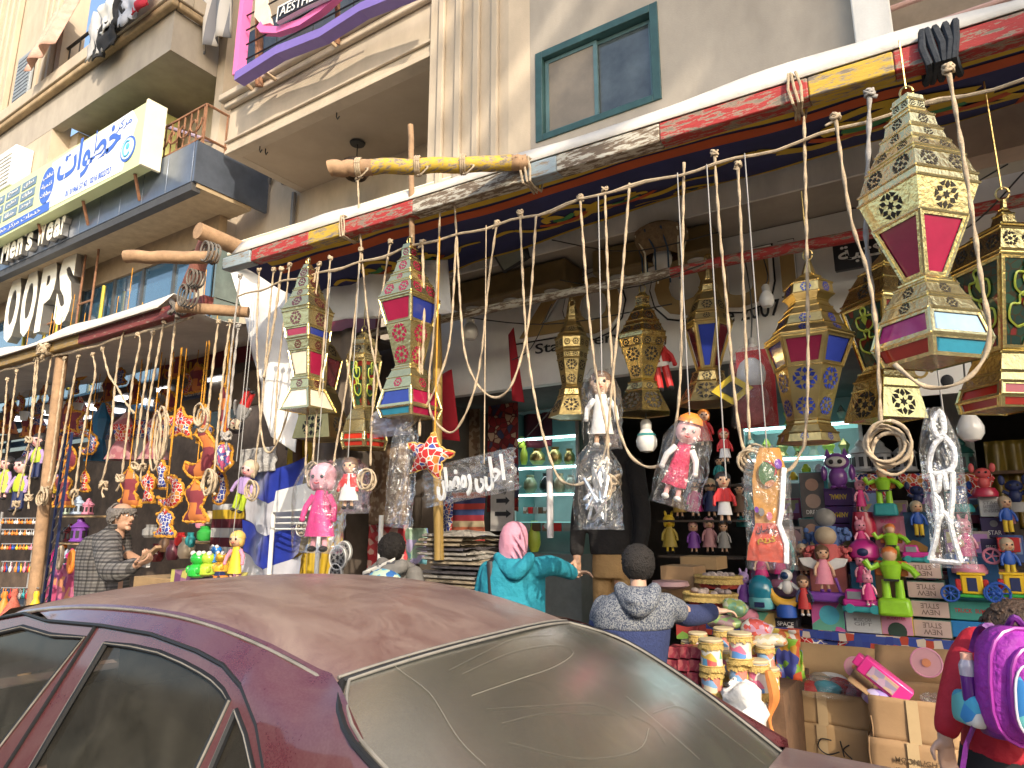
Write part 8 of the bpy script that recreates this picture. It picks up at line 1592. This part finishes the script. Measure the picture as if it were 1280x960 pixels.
# backpack on her back
Yb = 2.60; o = at(1268, 856, Yb); k = mpp(o); q = thing("backpack", "magenta and purple school backpack with blue printed pockets on the girl's back", "backpack", o-V((0,0,70*k)))
MAG_B = M("pack_magenta",(.30,.02,.33),.7,var=.3,sc=9,bmp=.7,bsc=16); PUR_B = M("pack_purple",(.13,.015,.19),.55,var=.15,bmp=.3,bsc=20); BLU_B = pal("pack_print",[(.02,.16,.42),(.05,.32,.50),(.55,.58,.55),(.03,.22,.5),(.12,.45,.45),(.02,.14,.38)],16,.6)
def slab(mb, cx, cy, hw, hh, y0, y1, ex=3.0, bul=.02, tilt=0, n=28):
    """rounded padded slab facing the viewer, centre and half sizes in pixels at depth Yb; y0..y1 towards the viewer"""
    c = at(cx, cy, Yb); out = []
    for i in range(n):
        a = 2*pi*i/n; ca, sa = cos(a), sin(a); x = abs(ca)**(2/ex)*(1 if ca > 0 else -1)*hw*k; z = abs(sa)**(2/ex)*(1 if sa > 0 else -1)*hh*k
        out.append((x*cos(tilt)-z*sin(tilt), x*sin(tilt)+z*cos(tilt)))
    base = len(mb.v)
    for s_, y in ((1.0,y0),(1.0,(y0+y1)/2),(.94,y1),(.7,y1+bul),(.3,y1+bul*1.4)):
        for x, z in out: mb.v.append(c+RT*x*s_+Z*z*s_-HF*y)
    for r_ in range(4):
        for i in range(n): a, b = base+r_*n+i, base+r_*n+(i+1) % n; mb.f.append((a,b,b+n,a+n)); mb.m.append(0)
    mb.f.append(tuple(base+i for i in range(n))[::-1]); mb.f.append(tuple(base+4*n+i for i in range(n))); mb.m += [0,0]; return mb
slab(MB(), 1288, 858, 55, 69, -.05, .03, 3.2, .014, -.10).build("main_pouch", MAG_B, q, smooth=180); slab(MB(), 1245, 868, 15, 52, -.04, .045, 3, .01, -.12).build("side_band", PUR_B, q, smooth=180); slab(MB(), 1288, 862, 42, 54, .03, .07, 3, .02, -.10).build("front_pocket", MAG_B, q, smooth=180)
slab(MB(), 1276, 868, 33, 42, .07, .09, 3, .012, -.10).build("printed_pocket", BLU_B, q, smooth=180); slab(MB(), 1262, 828, 8, 20, .06, .088, 3, .01, .55).build("printed_trim", BLU_B, q, smooth=180)
def arcpath(cx, cy, hw, hh, y, a0, a1, tilt=-.10, n=16, ex=3.0):
    c = at(cx, cy, Yb); o_ = []
    for i in range(n+1):
        a = radians(a0+(a1-a0)*i/n); ca, sa = cos(a), sin(a); x = abs(ca)**(2/ex)*(1 if ca > 0 else -1)*hw*k; z = abs(sa)**(2/ex)*(1 if sa > 0 else -1)*hh*k; o_.append(c+RT*(x*cos(tilt)-z*sin(tilt))+Z*(x*sin(tilt)+z*cos(tilt))-HF*y)
    return o_
for hw, hh, y in ((55,69,.02),(42,54,.065)): MB().tube(arcpath(1288, 858 if hw == 55 else 862, hw, hh, y, 30, 330), .006, 6).build("zip_piping", M("zip_pink",(.34,.04,.32),.3), q)
MB().tube(arcpath(1276, 868, 34, 43, .09, 100, 330), .0035, 6).build("zip_piping", M("zip_white",(.6,.55,.6),.3), q)
ZM = M("zip_metal",(.6,.56,.5),.3,metal=.9,var=.05)
for px, py, t_ in ((1256,846,.3),(1258,878,.15),(1276,828,-.6),(1243,850,.1)):
    c = at(px, py, Yb)-HF*.105; MB().box(c, (5*k,.006,15*k), rot=Matrix.Rotation(YAW,3,'Z') @ Matrix.Rotation(t_,3,'Y')).build("zip_pull", ZM, q, bevel=.002)
MB().tube([at(1214,900,Yb)-HF*.02, at(1208,930,Yb), at(1203,962,Yb+.02)], .016, 6, sq=.3).build("strap_tail", PUR_B, q); MB().tube(spline([at(1236,782,Yb+.1), at(1225,790,Yb+.16), at(1215,830,Yb+.22)]), .02, 6, sq=.5).build("shoulder_strap", PUR_B, q); MB().tube(spline([at(1258,786,Yb+.05), at(1268,772,Yb+.02), at(1280,785,Yb+.05)]), .010, 6).build("carry_loop", PUR_B, q); slab(MB(), 1217, 888, 12, 20, -.06, .03, 3, .01, -.1).build("bottle_pocket", BLU_B, q, smooth=180)
o = at(1217, 890, Yb-.0); q = thing("water_bottle", "clear bottle of purple drink with a peach cap in the backpack's side pocket", "bottle", o)
MB().lathe([(8*k,0),(10*k,4*k),(10*k,44*k)], 18, o).build("drink", M("drink_purple",(.10,.015,.18),.2,var=.05), q); MB().lathe([(10.3*k,44*k),(10.3*k,56*k),(6.5*k,64*k)], 18, o, cap=False).build("clear_neck", M("bottle_clear",(.40,.36,.42),.1,var=.05,coat=.5), q); MB().lathe([(6.8*k,63*k),(6.8*k,71*k)], 18, o).build("cap", M("cap_peach",(.75,.42,.30),.4), q)

# ================================================================== the parked car
def carpaint(name, col_, dust, dustc=(.42,.33,.27), rg=.22):
    m, t, b = _new(name); MC[name] = m; b.inputs["Roughness"].default_value = .28; b.inputs["Metallic"].default_value = .15
    b.inputs["Coat Weight"].default_value = 1; b.inputs["Coat Roughness"].default_value = .04+.45*dust
    co = coords(t, scl=(.9,1.6,1)); n1 = _n(t, "ShaderNodeTexNoise"); n1.inputs["Scale"].default_value = 3.2; n1.inputs["Detail"].default_value = 9; n1.inputs["Roughness"].default_value = .68; n1.inputs["Distortion"].default_value = 1.2; t.links.new(co, n1.inputs[0])
    n2 = _n(t, "ShaderNodeTexNoise"); n2.inputs["Scale"].default_value = 160; n2.inputs["Detail"].default_value = 2; t.links.new(co, n2.inputs[0])
    ad = _n(t, "ShaderNodeMath", operation='MULTIPLY_ADD'); ad.inputs[1].default_value = .35; t.links.new(n2.outputs[0], ad.inputs[0]); t.links.new(n1.outputs[0], ad.inputs[2])
    f = ramp(t, ad.outputs[0], [(.45, (max(0,dust-min(rg,dust)),)*3), (.85, (min(1,dust+min(rg,dust)),)*3)])
    mx = _n(t, "ShaderNodeMix", data_type='RGBA'); t.links.new(f, mx.inputs[0]); mx.inputs[6].default_value = _c(col_); mx.inputs[7].default_value = _c(dustc); t.links.new(mx.outputs[2], b.inputs[0])
    iv = _n(t, "ShaderNodeMath", operation='SUBTRACT'); iv.inputs[0].default_value = 1; t.links.new(f, iv.inputs[1]); t.links.new(iv.outputs[0], b.inputs["Coat Weight"])
    rr = _n(t, "ShaderNodeMath", operation='MULTIPLY_ADD'); rr.inputs[1].default_value = .6; rr.inputs[2].default_value = .25; t.links.new(f, rr.inputs[0]); t.links.new(rr.outputs[0], b.inputs["Roughness"])
    return m
def carglass(name, dust, tint=.35, dustc=(.34,.31,.25)):
    m, t, b = _new(name); out = t.nodes["Material Output"]; t.nodes.remove(b)
    tr = _n(t, "ShaderNodeBsdfTransparent"); tr.inputs[0].default_value = (tint, tint*1.02, tint*.95, 1); g = _n(t, "ShaderNodeBsdfGlossy"); g.inputs["Roughness"].default_value = .03 + dust*.9; d = _n(t, "ShaderNodeBsdfDiffuse"); d.inputs[0].default_value = _c(dustc)
    co = coords(t); n1 = _n(t, "ShaderNodeTexNoise"); n1.inputs["Scale"].default_value = 4; n1.inputs["Detail"].default_value = 8; n1.inputs["Distortion"].default_value = 1.5; t.links.new(co, n1.inputs[0]); n2 = _n(t, "ShaderNodeTexNoise"); n2.inputs["Scale"].default_value = 220; t.links.new(co, n2.inputs[0])
    ad = _n(t, "ShaderNodeMath", operation='MULTIPLY_ADD'); ad.inputs[1].default_value = .5; t.links.new(n2.outputs[0], ad.inputs[0]); t.links.new(n1.outputs[0], ad.inputs[2])
    f = ramp(t, ad.outputs[0], [(.5, (dust*.55,)*3), (.95, (min(1,dust*1.5),)*3)])
    fr = _n(t, "ShaderNodeFresnel"); fr.inputs[0].default_value = 1.38; m1 = _n(t, "ShaderNodeMixShader"); t.links.new(fr.outputs[0], m1.inputs[0]); t.links.new(tr.outputs[0], m1.inputs[1]); t.links.new(g.outputs[0], m1.inputs[2])
    m2 = _n(t, "ShaderNodeMixShader"); t.links.new(f, m2.inputs[0]); t.links.new(m1.outputs[0], m2.inputs[1]); t.links.new(d.outputs[0], m2.inputs[2]); t.links.new(m2.outputs[0], out.inputs[0]); return m
CP = carpaint("car_maroon", (.082,.008,.015), .07); CPR = carpaint("car_maroon_dusty_roof", (.08,.010,.016), .52, (.31,.225,.18), .30); CPT = carpaint("car_maroon_dusty_lid", (.09,.012,.02), .45)
CGS, CGR = carglass("side_window_glass", .07, .30), carglass("rear_window_glass", .27, .10, (.10,.095,.068)); SEAL = M("rubber_seal",(.012,.012,.013),.55,var=.3); DSEAL = M("dusty_trim",(.22,.20,.17),.7,var=.35,sc=14)
T = thing("parked_car", "dusty maroon saloon car parked at the kerb, roof and rear window towards the viewer", "car", (-2.2, 1.75, 0))
YC0 = 1.75
def fy(z): return 1.10-(1.35-z)*.37 if z > .95 else .952+max(-.09, (z-.95)*.28)
def zr(x): return 1.445-(.125*((x+2.05)/.85)**2 if x > -2.05 else .085*((x+2.05)/1.0)**2)
def side(px, py):
    y = 1.05
    for _ in range(14): p = at(px, py, y); y = fy(p.z)
    return at(px, py, y)
def xz(p): return (p.x, p.z)
def ext(p, q, z): t_ = (z-p[1])/(q[1]-p[1]); return (p[0]+(q[0]-p[0])*t_, z)
# outlines on the near side, as (x, z)
G_ = [(-3.02, zr(-3.02)-.012)]+[(-2.9+i*.2, zr(-2.9+i*.2)-.004) for i in range(8)]+[(-1.32, zr(-1.32)-.004)]
D_ = [xz(side(*p)) for p in ((56,776),(124,782),(187,793),(244,814),(277,832),(300,859),(319,907),(328,960))]; D_.append(ext(D_[-2], D_[-1], .95)); D_ = [(-3.7,.95),(-3.3,1.20),(-3.0,1.345),(-2.75,1.385)]+D_
Q_ = [(-1.27,1.345),(-1.20,1.325),(-.98,1.21),(-.55,.985)]
def qy(x, z):
    zt = zr(max(-3.02, min(-1.25, x))); t_ = max(0, min(1, (z-(zt-.07))/.07)); t_ = t_*t_*(3-2*t_)
    return fy(z)+(1.185-fy(zt))*t_*(1 if x < -1.3 else max(0, 1-(x+1.3)/.25)) + .012*max(0, min(1,(x+1.55)/.5))*0
outer = G_+Q_+[(-.55,.95)]+D_[::-1]
def both(fn):            # near side, and the same panel mirrored on the far side
    fn(lambda p: p); fn(lambda p: V((p.x, 2*YC0-p.y, p.z)))
def panel(name, outl, holes, yf, m, step=.05, sol=.004):
    def go(mir):
        mb = MB(); mb.cdt(outl, holes, lambda x, z: mir(V((x, yf(x, z), z))), 0, step); mb.build(name, m, T, smooth=180)
    both(go)
panel("quarter_panel", outer, [], qy, CP, .035)
# rear door and front door
W_ = [xz(side(*p)) for p in ((34,960),(80,882),(127,804),(160,808),(195,816),(225,829),(247,841),(262,851),(275,864),(283,877),(264,918),(244,960))]; W_ = [ext(W_[1], W_[0], .985)]+W_+[ext(W_[-2], W_[-1], .985)]
K_ = [xz(side(*p)) for p in ((290,888),(302,920),(311,960),(259,960))]; K_ = [K_[0],K_[1],K_[2],ext(K_[1],K_[2],.985),ext(K_[0],K_[3],.985),K_[3]]
B0 = xz(side(118,781)); B1 = ext(B0, xz(side(4,960)), .95); dr = [p for p in D_ if p[0] > B0[0]-.02]
panel("rear_door_frame", [B1,B0]+dr, [W_, K_], lambda x, z: fy(z)+.010, CP, .04)
fd = [p for p in D_ if p[0] < B0[0]-.02]; Bf0, Bf1 = (B0[0]-.012, B0[1]), (B1[0]-.012, B1[1])
F_ = [ext(xz(side(103,797)), xz(side(0,930)), .985), xz(side(52,862)), xz(side(103,797)), xz(side(60,794)), (-2.72,1.345), (-3.0,1.29), (-3.25,1.13), (-3.42,.985)]
panel("front_door_frame", fd+[Bf0,Bf1], [F_], lambda x, z: fy(z)+.010, CP, .04)
for nm, o_ in (("rear_door_glass", W_), ("quarter_glass", K_), ("front_door_glass", F_)): panel(nm, o_, [], lambda x, z: fy(z)+.022, CGS, .2)
def trim(name, pts, r, m, dy, closed=True):
    def go(mir):
        sp = [mir(V((x, fy(z)+dy, z))) for x, z in pts]; sp = sp+[sp[0]] if closed else sp; MB().tube(sp, r, 6).build(name, m, T)
    both(go)
def shrink(pts, d):
    cx = sum(p[0] for p in pts)/len(pts); cz = sum(p[1] for p in pts)/len(pts); return [(cx+(x-cx)*(1-d), cz+(z-cz)*(1-d)) for x, z in pts]
for o_ in (W_, K_, F_): trim("window_seal", shrink(o_, .015), .009, SEAL, .012); trim("window_trim", o_, .003, DSEAL, .006)
trim("door_gap", D_, .006, SEAL, .004, False); trim("door_gap", [B0, B1], .006, SEAL, .006, False)
# roof
def roof(u, v):
    t_ = 2*v-1; xr = -1.26+.07*(1-t_*t_); x = -3.02+(xr+3.02)*u; return V((x, YC0+t_*.565, zr(max(-3.02,min(-1.2,x)))+.050*(1-abs(t_)**2.4)-.012*max(0,(abs(t_)-.93)/.07)))
MB().grid(roof, 40, 24).build("roof", CPR, T, smooth=180)
def gut(mir): MB().tube([mir(roof(i/30, 0)+V((0,-.008,-.006))) for i in range(31)], .008, 6).build("gutter_seal", SEAL, T); MB().tube([mir(roof(i/30, 0)+V((0,-.016,-.002))) for i in range(31)], .0045, 6).build("gutter_trim", DSEAL, T)
both(gut)
# windows front and rear
def rear(u, v):
    t_ = 2*u-1; x = -1.245+.70*v+(.07-.01*v)*(1-t_*t_); z = zr(-1.26)+.035*(1-abs(t_)**2.4)*(1-v)-.012-.375*v+.03*sin(pi*v); s_ = min(1, v/.3); hw = .563+.125*s_*(2-s_)+.03*v; return V((x, YC0+t_*hw, z))
MB().grid(rear, 24, 16).build("rear_window", CGR, T, smooth=180)
def qx(z):
    for i in range(3):
        (xa_, za), (xb_, zb) = Q_[i], Q_[i+1]
        if zb <= z <= za: return xa_+(xb_-xa_)*(za-z)/(za-zb)
    return Q_[0][0] if z > Q_[0][1] else Q_[3][0]
def fill(mir):
    vs = []
    for i in range(25):
        p = rear(0, i/24); z = p.z; x = qx(z); vs += [mir(p), mir(V((x-.015, qy(x-.015, z)+.001, z)))]
    MB().add(vs, [(2*i, 2*i+1, 2*i+3, 2*i+2) for i in range(24)]).build("pillar_edge", CP, T, smooth=180)
both(fill)
edge = [rear(i/20, 0) for i in range(21)]+[rear(1, i/16) for i in range(1, 17)]+[rear(1-i/20, 1) for i in range(1, 21)]+[rear(0, 1-i/16) for i in range(1, 17)]
MB().tube([p+V((.0,0,.004)) for p in edge], .008, 6).build("rear_window_seal", SEAL, T); MB().tube([p+V((-.014,0,.010)) for p in edge[:21]], .0045, 6).build("rear_window_trim", DSEAL, T); MB().tube([p+V((.008,(.014 if p.y < YC0 else -.014),.006)) for p in edge], .004, 6).build("rear_window_trim", DSEAL, T)
MB().grid(lambda u, v: V((-3.04-.70*v, YC0+(2*u-1)*(.56+.12*v), 1.375+.03*(1-(2*u-1)**2)-.40*v)), 16, 8).build("windscreen", CGS, T, smooth=180)
# finger marks wiped in the dust of the rear window
def unrear(px, py):
    best = None
    d = ray(px, py).normalized()
    for i in range(41):
        for j in range(31):
            p = rear(i/40, j/30); e = (p-CAM); e2 = (e-d*e.dot(d)).length
            if best is None or e2 < best[0]: best = (e2, i/40, j/30)
    return best[1], best[2]
MK = M("dust_line", (.22,.205,.16), .9, var=.2, sc=40)
for pts in ([(575,845),(640,815),(700,803),(718,815),(690,838),(640,855),(590,872)], [(560,835),(640,800),(690,792)], [(608,893),(680,878),(740,880),(785,893)], [(622,908),(690,893),(765,888)], [(497,830),(540,870),(580,920),(610,957)], [(790,890),(815,905),(830,925)], [(815,886),(845,880),(868,892)], [(640,930),(720,955),(800,940),(815,915)], [(780,870),(870,945)], [(880,900),(950,955)]):
    q_ = [unrear(*p) for p in pts]; sp = spline([V((a, b, 0)) for a, b in q_], 5); MB().tube([rear(p.x, p.y)+V((.0015,0,.0025)) for p in sp], .0007, 5, sq=.3).build("dust_mark", MK, T)
# lower body, lid, bonnet
def low(u, v, x0=-4.75, x1=.32):
    x = x0+(x1-x0)*u; e = 1-.12*abs(2*u-1)**6; a = pi*(v); return None
st = [(-4.78,.62,.45,.72),(-4.70,.74,.34,.80),(-4.2,.79,.28,.88),(-3.7,.80,.26,.945),(-2.9,.80,.25,.95),(-2.0,.80,.25,.95),(-1.2,.80,.25,.955),(-.55,.80,.26,.965),(.05,.785,.30,.955),(.28,.76,.36,.92),(.36,.70,.42,.84)]
mb = MB(); n = 0
for x, hw, z0, z1 in st:
    for y, z in ((-hw*.9,z0),(-hw-.07,z0+.22),(-hw-.085,z0+.40),(-hw,z1-.01),(-hw+.05,z1+.004),(0,z1+.02),(hw-.05,z1+.004),(hw,z1-.01),(hw+.085,z0+.40),(hw+.07,z0+.22),(hw*.9,z0)): mb.v.append(V((x, YC0+y, z)))
for i in range(len(st)-1):
    for k in range(11): a, b = i*11+k, i*11+(k+1) % 11; mb.f.append((a,b,b+11,a+11)); mb.m.append(0)
mb.f.append(tuple(range(11))); mb.f.append(tuple((len(st)-1)*11+k for k in range(11))[::-1]); mb.m += [0,0]
# open the cabin: drop the deck faces between windscreen and rear window
keep = [f for f in mb.f if not (len(f) == 4 and all(-3.75 < mb.v[i].x < -.5 and mb.v[i].z > .93 and abs(mb.v[i].y-YC0) < .78 for i in f))]
mb.f = keep; mb.m = [0]*len(keep); mb.build("lower_body", CPT, T, smooth=60)
for x in (-3.95, -.35):
    for s_ in (-1, 1):
        c = V((x, YC0+s_*.76, .30)); R_ = Matrix.Rotation(pi/2,3,'X'); w_ = MB().lathe([(.20,-.09),(.29,-.10),(.30,0),(.29,.10),(.20,.09)], 28, c, M3=R_).build("wheel", M("tyre",(.02,.02,.02),.9), T); MB().lathe([(.05,-.105),(.19,-.10),(.19,.10),(.05,.105)], 14, c, M3=R_).build("rim", M("rim_alloy",(.45,.45,.46),.35,metal=.8), w_)
for y in (-.62, .62): MB().box((.345, YC0+y, .74), (.05,.28,.16)).build("tail_light", M("tail_red",(.35,.01,.01),.2,coat=.6), T, bevel=.02); MB().box((-4.76, YC0+y, .62), (.06,.26,.14)).build("headlight", M("lamp_clear",(.6,.6,.58),.1), T, bevel=.02)
MB().box((.38, YC0, .50), (.10,1.5,.18)).build("rear_bumper", CP, T, bevel=.04); MB().box((-4.80, YC0, .44), (.10,1.45,.2)).build("front_bumper", CP, T, bevel=.04)
# cabin
SEAT = M("seat_cloth",(.16,.145,.12),.9,var=.3,sc=12); CAB = M("cabin_dark",(.05,.045,.04),.9)
MB().bb((-3.7, YC0-.74, .30), (-.6, YC0+.74, .34)).build("floor", CAB, T, smooth=0); MB().bb((-1.12, YC0-.66, .90), (-.62, YC0+.66, .945)).build("parcel_shelf", M("parcel_shelf",(.10,.09,.075),.9,var=.3), T, bevel=.01)
MB().box((-1.30, YC0, .78), (.20,1.3,.62), rot=Matrix.Rotation(radians(-14),3,'Y')).build("rear_seat", SEAT, T, bevel=.05); MB().box((-1.60, YC0, .50), (.5,1.3,.2)).build("rear_bench", SEAT, T, bevel=.05)
for y in (-.36, .36):
    MB().box((-2.42, YC0+y, .82), (.18,.50,.70), rot=Matrix.Rotation(radians(-14),3,'Y')).build("front_seat", SEAT, T, bevel=.05); MB().box((-2.32, YC0+y, 1.26), (.12,.28,.18)).build("headrest", SEAT, T, bevel=.04); MB().box((-1.20, YC0+y, 1.13), (.10,.26,.14)).build("headrest", SEAT, T, bevel=.04)
MB().grid(lambda u, v: roof(u, v)-V((0,0,.03)), 16, 10).build("headlining", M("headlining",(.22,.20,.17),.9), T, smooth=180)
